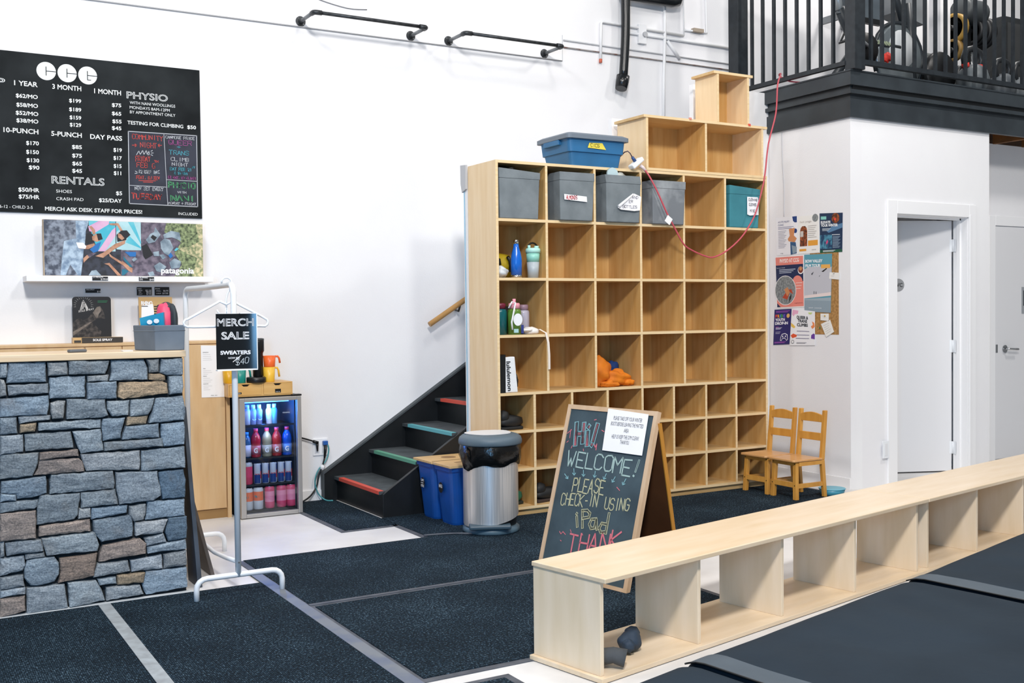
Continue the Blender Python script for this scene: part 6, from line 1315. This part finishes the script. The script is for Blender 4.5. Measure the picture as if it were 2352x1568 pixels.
# ================================================================ posters on the right wall (x = XP); a viewer's left is larger y
xw = XP - .003
def PT(poly, name, label, cat, col, items, grp, d=0, z=.0015):
    """a sheet on the wall; items: list of (colour, [(fx, fz)...]) or (colour, 'text', fx, fz, h, w, bold); fx 0..1 left to right, fz 0..1 bottom to top"""
    (ya, za), (yb, zb), (yc, zc), (yd, zd) = poly          # tl, tr, br, bl
    def P(fx, fz, k=0):
        top = (ya+(yb-ya)*fx, za+(zb-za)*fx); bot = (yd+(yc-yd)*fx, zd+(zc-zd)*fx)
        return Vector((xw-d-k, bot[0]+(top[0]-bot[0])*fz, bot[1]+(top[1]-bot[1])*fz))
    t = thing(name, label, cat, P(.5, 0), 0, grp)
    m = MB(); q = [P(0, 0), P(1, 0), P(1, 1), P(0, 1)]; m.add(q+[v+Vector((z, 0, 0)) for v in q], [(0, 1, 2, 3), (7, 6, 5, 4), (0, 4, 5, 1), (1, 5, 6, 2), (2, 6, 7, 3), (3, 7, 4, 0)]); m.build('sheet', flat(col, .6) if isinstance(col, str) else col, t)
    mats = []; m = MB(); W_ = abs(ya-yb); H_ = abs(za-zd)
    for i, it in enumerate(items):
        c = it[0] if not isinstance(it[0], str) else flat(it[0], .6)
        if c not in mats: mats.append(c)
        mi = mats.index(c); k = .0004+.00012*i
        if it[1] == 'text':
            _, _, s_, fx, fz, h, w, b = it; o = P(fx, fz, k+.0006); ex = (P(min(1, fx+w), fz)-P(fx, fz)).normalized(); text(m, s_, o, ex, EZ, h*H_, w*W_, mi, b)
        elif it[1] == 'lines':
            _, _, x0, x1, z0, z1, n_ = it
            for j in range(n_): zz = z1-(z1-z0)*j/max(1, n_-1); x1_ = x1-(x1-x0)*.25*((j*7) % 3)/2; m.poly([P(x0, zz-.006, k), P(x1_, zz-.006, k), P(x1_, zz+.006, k), P(x0, zz+.006, k)], mi)
        elif it[1] == 'disc':
            _, _, fx, fz, r, *rest = it; rx = r; rz = r*W_/H_; m.poly([P(fx+rx*math.cos(a), fz+rz*math.sin(a), k) for a in [2*PI*j/28 for j in range(28)]], mi)
        else: m.poly([P(x, zz, k) for x, zz in it[1]], mi)
    if items: m.build('printing', mats, t)
    return t
G = 'posters pinned on the white wall'
cork = mat('cork', '#b98d55', .9, noise=(60, '#9c7340', .4, .6))
t = thing('cork_board', 'brown cork pinboard mostly covered by posters on the wall', 'pinboard', (XP, 5.81, 1.14))
MB().box((XP-.002, 5.664, 1.14), (XP-.0004, 5.95, 1.757)).build('board', cork, t)
nav, sal = '#1d2a52', '#e8897c'
def R4(x0, x1, z0, z1): return [(x0, z0), (x1, z0), (x1, z1), (x0, z1)]
photo = mat('poster_photo', '#9aa0a0', .6, noise=(60, '#6b7175', .35, .65)); snow = mat('poster_snow', '#4f93ad', .6, noise=(30, '#1b3f63', .4, .6)); warm = mat('poster_warm', '#a5562f', .6, noise=(50, '#4a2a1c', .4, .6))
skin = '#d08d5d'
PT([(6.308, 2.055), (6.082, 2.053), (6.084, 1.757), (6.3, 1.758)], 'poster', 'white clinic poster with navy circles and a barefoot photo, upper left', 'poster', '#efeff3', [
    ('#22407c', [(.78, 1), (.82, .88), (.9, .84), (1, .84), (1, 1)]), ('#22407c', 'disc', .93, .62, .08), (skin, [(.62, .68), (.9, .70), (.86, .5), (1, .42), (.9, .32), (.6, .36), (.56, .42), (.66, .5)]), ('#33587f', [(.68, .34), (.95, .32), (1, .03), (.7, .0)]), ('#8a9ba8', [(.75, .25), (1, .2), (1, .06), (.8, .02)]),
    ('#3c3f77', 'text', 'ACUTE INJURY', .1, .86, .045, .55, 0), ('#3c3f77', 'text', 'CLINIC', .1, .78, .045, .28, 0), ('#7a7da5', 'lines', .1, .85, .70, .74, 2), ('#9a9cae', 'lines', .1, .5, .2, .64, 12), ('#5a5c6a', 'text', 'ccg', .2, .04, .03, .12, 0)], G)
PT([(6.073, 2.049), (5.858, 2.048), (5.855, 1.759), (6.079, 1.757)], 'poster', 'cream yoga poster with a brown arched photo and orange blocks', 'poster', '#f0efeb', [
    (warm, R4(.12, .46, .2, .6) + []), (warm, [(.12, .6), (.46, .6), (.43, .68), (.36, .73), (.22, .73), (.15, .68)]), ('#c9c3bd', R4(.14, .28, .45, .6)), ('#e5a13e', R4(.5, .95, .2, .34)), ('#e5a13e', R4(.1, .42, .07, .13)), (photo, 'disc', .84, .92, .14), ('#b8aba5', 'text', 'hot yoga', .12, .82, .05, .55, 0), ('#aaa6a2', 'lines', .5, .9, .42, .72, 7), ('#7c7874', 'text', 'sauna', .68, .08, .03, .2, 0)], G)
PT([(5.849, 2.054), (5.623, 2.041), (5.628, 1.753), (5.846, 1.755)], 'poster', 'dark blue winter skiing poster, upper right of the group', 'poster', '#1d3554', [
    (snow, R4(0, .55, .1, .45)), ('#5b84a8', [(.4, .5), (1, .62), (1, .74), (.55, .66), (.3, .55)]), (warm, 'disc', .7, .87, .17), ('#e64c3c', 'disc', .68, .84, .05), ('#1f5c45', R4(0, 1, 0, .07)), ('#d64a7a', [(.28, .26), (.34, .33), (.38, .27), (.3, .2)]), ('#89cfc4', R4(.06, .3, .84, .92)), ('#dfe6ec', R4(.55, .9, .44, .455)),
    ('#f2f4f6', 'text', 'ELEVATE', .06, .74, .06, .42, .05), ('#f2f4f6', 'text', 'YOUR WINTER', .06, .66, .06, .74, .05), ('#c6d2dc', 'lines', .12, .5, .56, .61, 3), ('#93abc0', 'lines', .58, .92, .12, .4, 11), ('#dfe6ec', 'lines', .15, .7, .03, .05, 2)], G)
PT([(6.319, 1.749), (6.015, 1.75), (6.008, 1.348), (6.302, 1.34)], 'poster', 'salmon and navy physio poster with a round climbing photo', 'poster', '#f3f1f1', [
    (sal, R4(.015, .985, .83, .985)), (nav, R4(.015, .985, .5, .83)), (sal, R4(.02, .985, .02, .5)), (nav, [(.02, .02), (.15, .02), (.02, .1)]), (sal, 'disc', .78, .48, .18), ('#f3f1f1', 'disc', .34, .34, .385), (photo, 'disc', .34, .34, .37), ('#b9472e', [(.22, .2), (.4, .16), (.5, .3), (.62, .26), (.55, .36), (.4, .34)]), (skin, [(.3, .36), (.42, .4), (.5, .3), (.4, .22)]), ('#1c1c20', [(.46, .1), (.54, .18), (.56, .28), (.48, .2)]),
    ('#f3f1f1', 'disc', .9, .71, .10), ('#7c3b2d', 'disc', .9, .72, .085), (skin, 'disc', .9, .74, .05), ('#fff6f0', 'text', 'PHYSIO AT CCG', .17, .875, .07, .67, .03), ('#e8ecf4', 'text', 'Services include', .05, .77, .018, .3, 0), ('#c9d2e6', 'lines', .14, .72, .68, .74, 3), ('#f9d5cd', 'lines', .72, .95, .36, .47, 3), ('#7d2f2a', 'text', 'ccgphysio.ca', .66, .08, .016, .28, 0)], G)
tl = mat('poster_sky', '#7fa9b8', .6, noise=(3, '#4e9fb3', .45, .6))
PT([(6.006, 1.75), (5.725, 1.745), (5.74, 1.303), (6.004, 1.314)], 'poster', 'teal and grey film tour poster with tiny skiers', 'poster', '#5c9eb0', [
    ('#9fb0ba', [(.0, .0), (1, .0), (1, .26), (0, .22)]), ('#8ea0ac', R4(0, 1, 0, .2)), ('#c3c4cc', [(0, .27), (1, .34), (1, .78), (.8, .75), (.5, .79), (.15, .78), (0, .74)]), ('#eadbd8', [(0, .23), (1, .29), (1, .35), (0, .28)]), ('#eab05a', R4(.62, .95, .755, .82)), ('#17191c', [(.64, .70), (.82, .76), (.84, .745), (.7, .69)]), ('#2a2d32', R4(.36, .38, .31, .36)), ('#2a2d32', R4(.44, .46, .31, .355)), ('#3b3f45', [(.26, .66), (.36, .70), (.3, .64)]), ('#3b3f45', [(.55, .62), (.6, .64), (.56, .61)]),
    ('#f0f3f4', 'text', 'BOW VALLEY', .05, .86, .048, .62, .05), ('#f0f3f4', 'text', 'FILM TOUR', .05, .78, .048, .55, .05), ('#e6ecef', 'text', 'BANFF  CANMORE', .18, .06, .02, .46, 0)], G, .002)
PT([(6.326, 1.33), (6.137, 1.336), (6.166, 1.059), (6.342, 1.049)], 'poster', 'purple youth drop-in poster with a game controller, lower left', 'poster', '#2a2368', [
    ('#b05ac6', 'lines', .1, .9, .92, .95, 2), ('#e34a3c', 'text', 'P', .08, .77, .08, .11, .06), ('#f0a031', 'text', 'R', .21, .77, .08, .12, .06), ('#3fa0c8', 'text', 'I', .35, .77, .08, .04, .06), ('#4fae5a', 'text', 'D', .41, .77, .08, .12, .06), ('#6a55c8', 'text', 'E', .55, .77, .08, .11, .06), ('#e8b86a', 'disc', .82, .81, .09), ('#f4f2fa', 'text', 'YOUTH', .08, .67, .07, .56, .06), ('#f4f2fa', 'text', 'DROP-IN', .08, .57, .07, .74, .06),
    ('#c85ab0', 'lines', .12, .3, .5, .505, 1), ('#cfcbe8', 'lines', .12, .5, .44, .48, 3), ('#cfcbe8', 'lines', .12, .42, .32, .36, 2), ('#f4f2fa', [(.42, .12), (.5, .1), (.58, .17), (.72, .17), (.82, .1), (.9, .14), (.86, .28), (.7, .32), (.52, .3), (.46, .24)]), ('#2a2368', [(.45, .13), (.5, .12), (.58, .19), (.72, .19), (.82, .12), (.87, .15), (.83, .26), (.7, .3), (.53, .28), (.48, .23)]), ('#f4f2fa', 'disc', .57, .23, .035), ('#f4f2fa', 'disc', .74, .23, .035), ('#b05ac6', 'lines', .08, .8, .05, .075, 2)], G, .002)
PT([(6.137, 1.336), (5.896, 1.314), (5.897, 1.055), (6.161, 1.049)], 'poster', 'white climbs poster with coloured hold shapes, lower right', 'poster', '#f1f1f4', [
    ('#e9aecb', [(.05, .98), (.3, .97), (.28, .88), (.15, .86), (.1, .8), (.03, .85)]), ('#eac25b', [(.0, .62), (.1, .58), (.2, .52), (.15, .47), (.02, .52)]), ('#e2572f', [(.02, .27), (.12, .33), (.28, .29), (.26, .24), (.1, .2)]), ('#ee8b52', [(.88, .7), (.98, .66), (1, .55), (.9, .48), (.84, .55), (.92, .6)]), ('#6b3fa0', [(.86, .3), (.95, .35), (1, .33), (1, .18), (.85, .2)]), ('#c6d98a', [(.72, .95), (.9, .96), (.85, .9), (.75, .9)]), ('#3c3f45', 'disc', .12, .1, .06), ('#f1f1f4', 'disc', .12, .1, .045),
    ('#17181c', 'text', 'QUEER &', .24, .75, .075, .5, .04), ('#17181c', 'text', 'TRANS', .3, .65, .075, .4, .04), ('#17181c', 'text', 'CLIMBS', .27, .54, .075, .47, .04), ('#4a3d70', 'lines', .27, .78, .398, .402, 1), ('#4a3d70', 'lines', .27, .78, .29, .294, 1), ('#4a3d70', 'lines', .24, .78, .195, .2, 1), ('#9a9aa2', 'lines', .28, .68, .06, .08, 2)], G, .0035)
for nm, pl, lab, its in (('a', [(5.747, 1.606), (5.65, 1.599), (5.654, 1.548), (5.752, 1.558)], 'small cream note pinned over right side of film poster', [('#8b8781', 'lines', .15, .5, .4, .5, 2)]),
                         ('b', [(5.839, 1.297), (5.757, 1.297), (5.757, 1.241), (5.839, 1.247)], 'white card pinned just below the film poster', [('#55524d', 'lines', .15, .5, .6, .65, 1)]),
                         ('c', [(5.835, 1.218), (5.744, 1.251), (5.706, 1.16), (5.783, 1.12)], 'tilted white note with handwriting at the cork bottom', [('#77736d', 'lines', .15, .8, .2, .8, 5)])):
    PT(pl, 'note', lab, 'note', '#efeee9', its, 'notes pinned on the cork board', .004)
for i, (y_, z_, c_) in enumerate(((5.84, 1.19, '#2f7a4a'), (5.79, 1.28, '#c9a13a'), (5.70, 1.60, '#d9d4c8'))):
    solo('push_pin', ('green', 'yellow', 'white')[i] + ' push pin on the cork board', 'pin', MB().lathe([(.005, -.009), (.004, 0)], (XP-.008, y_, z_), 10, 0, 'x'), flat(c_), 'push pins')
solo('wall_cable', 'faint grey cable tacked up the wall above the posters', 'cable', MB().tube(smooth([(XP-.004, 6.22, 2.06), (XP-.004, 6.22, 2.3), (XP-.004, 6.235, 2.5), (XP-.004, 6.24, 2.72)]), .003, 6), flat('#c9c9cc'))
t = thing('wall_outlet', 'white outlet plate low on the wall left of the open door', 'outlet', (6.50, YF, .2))
m = MB(); m.box((6.464, YF-.022, .205), (6.533, YF-.0165, .335)); m.build('plate', 'white', t, bevel=.002); m = MB(); m.box((6.483, YF-.024, .225), (6.514, YF-.022, .315)); m.build('socket', flat('#e3e4e6', .4), t)
# ================================================================ pipes and conduits on the back wall
def rack(label, x0, x1, z=3.392):
    t = thing('pipe_rail', label, 'rail', ((x0+x1)/2, 7.2, z), 0, 'black pipe rails on the back wall')
    for x in (x0, x1):
        m = MB(); m.lathe([(.036, -.004), (.036, .0)], (x, 7.311, z), 24, 0, 'y'); m.lathe([(.019, -.03), (.021, -.004)], (x, 7.311, z), 18, 0, 'y'); f = m.build('flange', 'pipe', t)
        m = MB()
        for k in range(4): a = PI/4+k*PI/2; m.lathe([(.0045, -.0075), (.0045, -.004)], (x+.028*math.cos(a), 7.311, z+.028*math.sin(a)), 8, 0, 'y')
        m.build('bolts', 'chrome', f)
        MB().tube([(x, 7.30, z), (x, 7.07, z)], .0128, 12).build('arm', mat('grey_pipe', '#7d8184', .4, .4), t)
        s_ = 1 if x == x0 else -1; MB().tube([(x, 7.085, z), (x, 7.06, z)] + [(x+s_*(.02-.02*math.cos(a)), 7.06-.02*math.sin(a), z) for a in (.5, 1.0, 1.57)] + [(x+s_*.055, 7.04, z)], .0175, 12).build('elbow', 'pipe', t)
    MB().tube([(x0+.04, 7.04, z), (x1-.04, 7.04, z)], .0128, 12).build('bar', 'pipe', t)
rack('left black pipe rail on the wall right of the menu board', 2.597, 3.448); rack('right black pipe rail on the wall nearer the mezzanine', 3.763, 4.62)
wp = mat('wall_pipe_paint', '#ebecee', .5)
solo('wall_conduit', 'long thin grey line of conduit running under both pipe rails', 'conduit', MB().tube([(-2, 7.306, 3.352), (4.786, 7.306, 3.352)], .005, 6), flat('#a9aaad', .5), 'conduits on the back wall')
solo('wall_patch', 'faint square outline of a filled wall patch by right rail', 'patch', MB().box((4.79, 7.309, 3.352), (4.797, 7.312, 3.56)).box((4.79, 7.309, 3.35), (4.60, 7.312, 3.356)), flat('#cfd0d3'))
t = thing('drain_pipe', 'thick black drain pipe bent down the wall beside mezzanine', 'pipe', (5.6, 7.2, 3.6))
py_ = 7.22; MB().tube(smooth([(5.36, py_, 4.6), (5.36, py_, 3.95), (5.357, py_, 3.6), (5.33, py_, 3.25)]), .037, 16).build('down_pipe', mat('abs_pipe', '#15191c', .25), t)
m = MB(); m.tube([(5.33, py_, 3.27), (5.32, py_, 3.22), (5.30, py_-.01, 3.16)], [.055, .055, .048], 14); m.build('end_fitting', 'abs_pipe' if False else MATS['abs_pipe'], t)
m = MB(); m.tube([(5.36, py_, 3.945), (5.85, py_, 3.945), (5.90, py_, 3.955), (5.92, py_, 4.0), (5.925, py_, 4.6)], .045, 14); m.build('cross_pipe', MATS['abs_pipe'], t)
MB().lathe([(.055, -.03), (.055, .03)], (5.36, py_, 3.95), 16, 0, 'x').build('tee_collar', MATS['abs_pipe'], t)
def cond(label, P, r=.012, m_=wp): solo('wall_conduit', label, 'conduit', MB().tube(P, r, 8), m_, 'conduits on the back wall')
y_ = 7.295
cond('white conduit with an orange end hanging left of the black drain pipe', [(5.158, y_, 3.40), (5.165, y_, 3.70), (5.18, y_, 3.712), (6.03, y_, 3.70)])
cond('lower white conduit crossing behind the black drain pipe', [(5.43, y_, 3.655), (6.6, y_, 3.655)])
cond('thin rusty conduit line running low across the wall to the post', [(4.80, y_+.008, 3.462), (6.6, y_+.008, 3.462)], .006, mat('rusty_line', '#8f8a88', .6, noise=(14, '#6e4c42', .35, .5)))
cond('thin white conduit line just above the rusty one', [(4.80, y_+.008, 3.52), (6.6, y_+.008, 3.515)], .006, flat('#c2c3c6'))
cond('vertical white conduit dropping to the cubby boxes', [(5.825, y_, 4.6), (5.828, y_, 3.66), (5.812, y_, 3.3), (5.807, y_, 2.8)], .014)
cond('slanting stub of white conduit below the crossing', [(5.855, y_, 3.634), (5.987, y_, 3.497)], .014)
cond('first thin vertical wire dropping from above by railing', [(6.03, y_, 4.6), (6.035, y_, 4.0), (6.037, y_, 3.70)], .006)
cond('second vertical conduit nearest the black railing post', [(6.29, y_, 4.6), (6.283, y_, 4.04), (6.291, y_, 3.755), (6.05, y_, 3.752)], .010)
solo('conduit_end', 'orange painted end of the left hanging conduit', 'pipe end', MB().tube([(5.157, y_, 3.375), (5.158, y_, 3.405)], .0135, 8), flat('#c96a52'))
t = thing('junction_box', 'white electrical box on the wall right of the drain pipe', 'box', (5.58, 7.30, 3.58)); m = MB(); m.box((5.545, 7.282, 3.578), (5.625, 7.311, 3.74)); m.build('body', wp, t, bevel=.003); MB().lathe([(.022, -.02), (.022, .0)], (5.60, 7.285, 3.655), 14, 0, 'y').build('knob', flat('#b9bbbe', .3), t)
solo('bracket', 'rusty tan bracket on the wall near the railing post', 'bracket', MB().box((6.13, 7.27, 3.745), (6.24, 7.311, 3.775)), flat('#a39585'))
solo('wall_wire', 'thin drooping grey wire high on the wall left of first rail', 'wire', MB().tube(smooth([(2.62, 7.308, 3.60), (2.75, 7.308, 3.56), (2.95, 7.308, 3.53), (3.10, 7.308, 3.54)]), .0035, 6), flat('#8f9093'))
# ================================================================ mezzanine railing and gym gear
t = thing('balcony_railing', 'black steel railing with vertical bars along the mezzanine edge', 'railing', (6.5, 5.6, 3.06))
rx, ry = 6.116, 5.49
part('corner_post', t, 'steelblk', .004, box=((6.105, 5.47, 3.066), (6.215, 5.565, 5.0)))
part('wall_post', t, 'steelblk', .004, box=((6.06, 6.645, 2.45), (6.17, 6.76, 5.0)))
part('bottom_rail', t, 'steelblk', box=((rx-.018, 5.56, 3.105), (rx+.018, 6.65, 3.137))); part('bottom_rail', t, 'steelblk', box=((6.21, ry-.018, 3.105), (11, ry+.018, 3.14)))
part('top_rail', t, 'steelblk', box=((rx-.025, 5.56, 4.1), (rx+.025, 6.65, 4.14))); part('top_rail', t, 'steelblk', box=((6.21, ry-.025, 4.1), (11, ry+.025, 4.14)))
for y in (6.54, 6.418, 6.294, 6.172, 6.05, 5.928, 5.806, 5.684): MB().box((rx-.011, y-.011, 3.137), (rx+.011, y+.011, 4.1)).build('baluster', 'steelblk', t)
for k in range(24): x = 6.294+.1185*k; MB().box((x-.011, ry-.011, 3.14), (x+.011, ry+.011, 4.1)).build('baluster', 'steelblk', t)
Z0 = 3.06; by = 5.95
t = thing('exercise_bike', 'dark grey spin bike behind the railing corner', 'exercise bike', (6.9, by, Z0))
g1 = mat('bike_grey', '#2f353a', .4); g2 = mat('bike_silver', '#a9b0b4', .3, .4)
m = MB(); m.tube([(6.47, by, 3.66), (6.64, by, 3.40), (6.70, by, 3.36)], [.04, .045, .04], 10); m.tube([(6.38, by, 3.09), (6.66, by, 3.40)], .032, 10); m.tube([(6.66, by, 3.44), (7.14, by, 3.43)], .032, 10); m.tube([(7.245, by, 3.80), (7.33, by, 3.09)], .03, 10); m.build('frame', g1, t)
m = MB(); m.tube([(6.47, by, 3.62), (6.44, by, 3.85)], .028, 10); m.build('seat_post', g2, t); m = MB(); m.blob((6.42, by, 3.88), (.14, .08, .04), 2, .05); m.build('saddle', 'blk', t)
m = MB(); m.tube([(7.20, by, 3.62), (7.05, by, 3.98)], .028, 10); m.build('handlebar_post', g1, t); m = MB(); m.tube([(7.05, by-.22, 4.03), (7.05, by-.2, 3.98), (7.05, by+.2, 3.98), (7.05, by+.22, 4.03)], .017, 10); m.build('handlebar', 'blk', t)
MB().lathe([(.0, -.02), (.25, -.02), (.27, -.012), (.27, .012), (.25, .02), (0, .02)], (7.14, by, 3.345), 40, 0, 'y').build('flywheel', mat('wheel', '#8d979c', .3, .6), t)
m = MB(); m.tube([(7.14+.29*math.cos(a), by, 3.345+.29*math.sin(a)) for a in [-.6+k*.35 for k in range(13)]], .016, 8); m.build('wheel_guard', g1, t)
MB().lathe([(.0, -.028), (.15, -.028), (.16, .0), (.15, .028), (0, .028)], (7.16, by, 3.42), 30, 0, 'y').build('wheel_hub_cover', mat('hub_white', '#d4d8da', .4), t)
MB().lathe([(.0, -.03), (.12, -.03), (.13, .0), (.12, .03), (0, .03)], (6.72, by-.03, 3.37), 30, 0, 'y').build('chain_guard', 'blk', t)
m = MB(); m.tube([(6.715, by-.08, 3.37), (6.56, by-.10, 3.43)], .014, 8); m.tube([(6.715, by+.08, 3.37), (6.88, by+.1, 3.30)], .014, 8); m.build('crank_arms', g2, t)
m = MB(); m.hexa([(6.33, by-.20, 3.34), (6.45, by-.20, 3.38), (6.45, by-.12, 3.38), (6.33, by-.12, 3.34)], [(6.33, by-.20, 3.355), (6.44, by-.20, 3.41), (6.44, by-.12, 3.41), (6.33, by-.12, 3.355)]); m.tube([(6.36, by-.21, 3.36), (6.40, by-.21, 3.43), (6.46, by-.2, 3.44), (6.46, by-.12, 3.44), (6.40, by-.11, 3.43), (6.36, by-.11, 3.36)], .008, 6); m.tube([(6.56, by-.10, 3.43), (6.45, by-.15, 3.40)], .009, 6); m.build('pedal', 'blk', t)
m = MB(); m.box((6.34, by-.25, Z0), (6.41, by+.25, Z0+.06)); m.box((7.29, by-.25, Z0), (7.36, by+.25, Z0+.06)); m.build('floor_bar', g1, t, bevel=.01)
m = MB(); text(m, 'SCHWINN', (6.86, by-.0335, 3.425), EX, EZ, .03, .16, 0, .05); m.build('brand_lettering', flat('#b9c7a4'), t)
solo('towel', 'small bright red cloth hanging on the bike frame', 'cloth', MB().blob((6.87, by-.12, 3.30), (.045, .02, .035), 5, .2), flat('#d8382c'))
t = thing('television', 'flat grey screen with black lower edge behind the bike', 'television', (7.3, 6.42, 3.75)); MB().box((7.02, 6.40, 3.80), (7.47, 6.43, 4.3)).build('screen', mat('tv_screen', '#59636b', .25), t); MB().box((7.02, 6.395, 3.755), (7.47, 6.435, 3.80)).build('bezel', 'blk', t)
t = thing('wall_heater', 'grey boxy heater unit high on the mezzanine wall', 'heater', (7.85, 6.5, 3.84)); MB().hexa([(7.66, 6.40, 3.90), (8.02, 6.40, 3.83), (8.02, 6.60, 3.83), (7.66, 6.60, 3.90)], [(7.66, 6.40, 4.2), (8.02, 6.40, 4.2), (8.02, 6.60, 4.2), (7.66, 6.60, 4.2)]).build('body', flat('#83878a', .5), t)
for x in (7.70, 7.98): MB().box((x-.015, 6.60, 4.0), (x+.015, 7.311, 4.06)).build('bracket', flat('#83878a', .5), t)
solo('wall_column', 'pale square column standing on mezzanine behind the bars', 'column', MB().box((8.236, 6.40, Z0), (8.37, 6.52, 5.0)), 'wall')
t = thing('bumper_bench', 'low black bench with a grey roller on the mezzanine', 'bench', (8.0, 6.3, Z0)); MB().box((7.85, 6.2, 3.34), (8.17, 6.55, 3.42)).build('pad', 'blk', t, bevel=.01)
for x in (7.88, 8.11): MB().box((x, 6.22, Z0), (x+.04, 6.26, 3.34)).build('leg', 'blk', t); MB().box((x, 6.48, Z0), (x+.04, 6.52, 3.34)).build('leg', 'blk', t)
solo('foam_roller', 'mottled grey foam roller lying on the low black bench', 'roller', MB().lathe([(.0, -.13), (.075, -.13), (.075, .13), (0, .13)], (8.0, 6.36, 3.496), 20, 0, 'x'), mat('roller', '#5c6260', .7, noise=(20, '#26292a')))
t = thing('weight_tree', 'black weight tree holding bumper plates behind the railing', 'weight rack', (8.62, 6.4, Z0))
m = MB(); m.box((8.60, 6.40, Z0+.05), (8.66, 6.46, 4.4)); m.box((8.35, 6.36, Z0), (8.90, 6.50, Z0+.05)); m.tube([(8.40, 6.43, 3.86), (8.86, 6.43, 3.86)], .025, 10); m.tube([(8.40, 6.43, 3.66), (8.64, 6.43, 3.66)], .025, 10); m.tube([(8.55, 6.43, 4.05), (8.86, 6.43, 4.05)], .02, 10); m.build('stand', 'blk', t)
def plate(label, x, z, r, th, cols): 
    k = thing('weight_plate', label, 'weight plate', (x, 6.43, z), 0, 'weight plates on the tree'); MB().lathe([(r*.75, -th/2), (r*.78, -th/2-.004), (r, -th/2), (r, th/2), (r*.78, th/2+.004), (r*.75, th/2)], (x, 6.43, z), 30, 0, 'x').build('outer_ring', flat(cols[0], .5), k); MB().lathe([(.03, -th/2), (r*.76, -th/2), (r*.76, th/2), (.03, th/2)], (x, 6.43, z), 30, 0, 'x').build('disc', flat(cols[1], .5), k)
plate('yellow rimmed bumper plate on the upper peg of weight tree', 8.47, 3.86, .135, .05, ('#a9853c', '#15171a'))
for i in range(4): plate('black bumper plate on upper peg, number %s outward from the yellow rim' % ('one', 'two', 'three', 'four')[i], 8.72+.048*i, 3.86, .115+.01*i, .04, ('#1a1c1f', '#1a1c1f'))
plate('tan rimmed plate on the lower peg of weight tree', 8.45, 3.66, .10, .05, ('#94743c', '#15171a'))
solo('wall_ball', 'dark grey medicine ball drum on top peg of weight tree', 'ball', MB().lathe([(.0, -.14), (.11, -.14), (.12, -.1), (.12, .1), (.11, .14), (0, .14)], (8.68, 6.43, 4.03), 24, 0, 'x'), flat('#3c4144', .5))
solo('foil_duct', 'shiny silver foil duct hanging behind the weight tree', 'duct', MB().tube([(8.92+.01*math.sin(k), 6.62, 4.6-.12*k) for k in range(13)] , [.07+.008*(k % 2) for k in range(13)], 14), mat('foil', '#d0d2d4', .25, .9, bump=(40, .8)))
t = thing('speaker_cabinet', 'tall black box standing at far right of the mezzanine', 'speaker', (9.4, 6.5, Z0)); MB().box((9.14, 6.40, Z0), (9.75, 6.75, 4.06)).build('cabinet', mat('speaker_box', '#2b2e30', .6, noise=(20, '#232628')), t, bevel=.01); MB().box((9.19, 6.392, Z0+.05), (9.70, 6.40, 4.0)).build('front_panel', flat('#3a3c3d', .7), t)
def kettle(label, x, r, col='#555b60', y=5.75, red=False):
    k = thing('kettlebell', label, 'kettlebell', (x, y, Z0), 0, 'kettlebells along the mezzanine edge'); z = Z0+r*.93
    MB().lathe([(r*.5, Z0-z), (r*.8, -r*.62), (r, 0), (r*.82, r*.58), (r*.45, r*.9), (0, r*.98)], (x, y, z), 26).build('ball', mat('kettle_'+col, col, .5), k)
    m = MB(); m.tube([(x-r*.62, y, z+r*.7), (x-r*.82, y, z+r*1.3), (x-r*.6, y, z+r*1.78), (x, y, z+r*1.95), (x+r*.6, y, z+r*1.78), (x+r*.82, y, z+r*1.3), (x+r*.62, y, z+r*.7)], r*.2, 10); m.build('handle', mat('kettle_handle', '#26292c', .4), k)
    if red: 
        for s_ in (-1, 1): MB().tube([(x+s_*r*.63, y, z+r*.74), (x+s_*r*.7, y, z+r*.98)], r*.23, 10).build('red_band', flat('#d23b30'), k)
    return k
kettle('big grey kettlebell with red handle bands behind the railing', 7.76, .135, '#5f666a', 5.72, True)
kettle('second kettlebell right of the red banded one', 7.985, .11, '#33383c', 5.97); kettle('third kettlebell, mid sized, with a black handle', 8.17, .12, '#5a6065', 5.74); kettle('fourth kettlebell partly behind the third one', 8.29, .115, '#2b3033', 6.02); kettle('rightmost kettlebell at the edge of the railing view', 8.43, .12, '#73797d', 5.74)
k = thing('weight_plate', 'black bumper plate standing on edge left of the kettlebells', 'weight plate', (7.56, 5.80, Z0), 0, 'weight plates on the tree')
MB().lathe([(.03, -.03), (.17, -.03), (.18, 0), (.17, .03), (.03, .03)], (7.50, 5.84, Z0+.18), 30, 0, 'y').build('disc', 'blk', k)
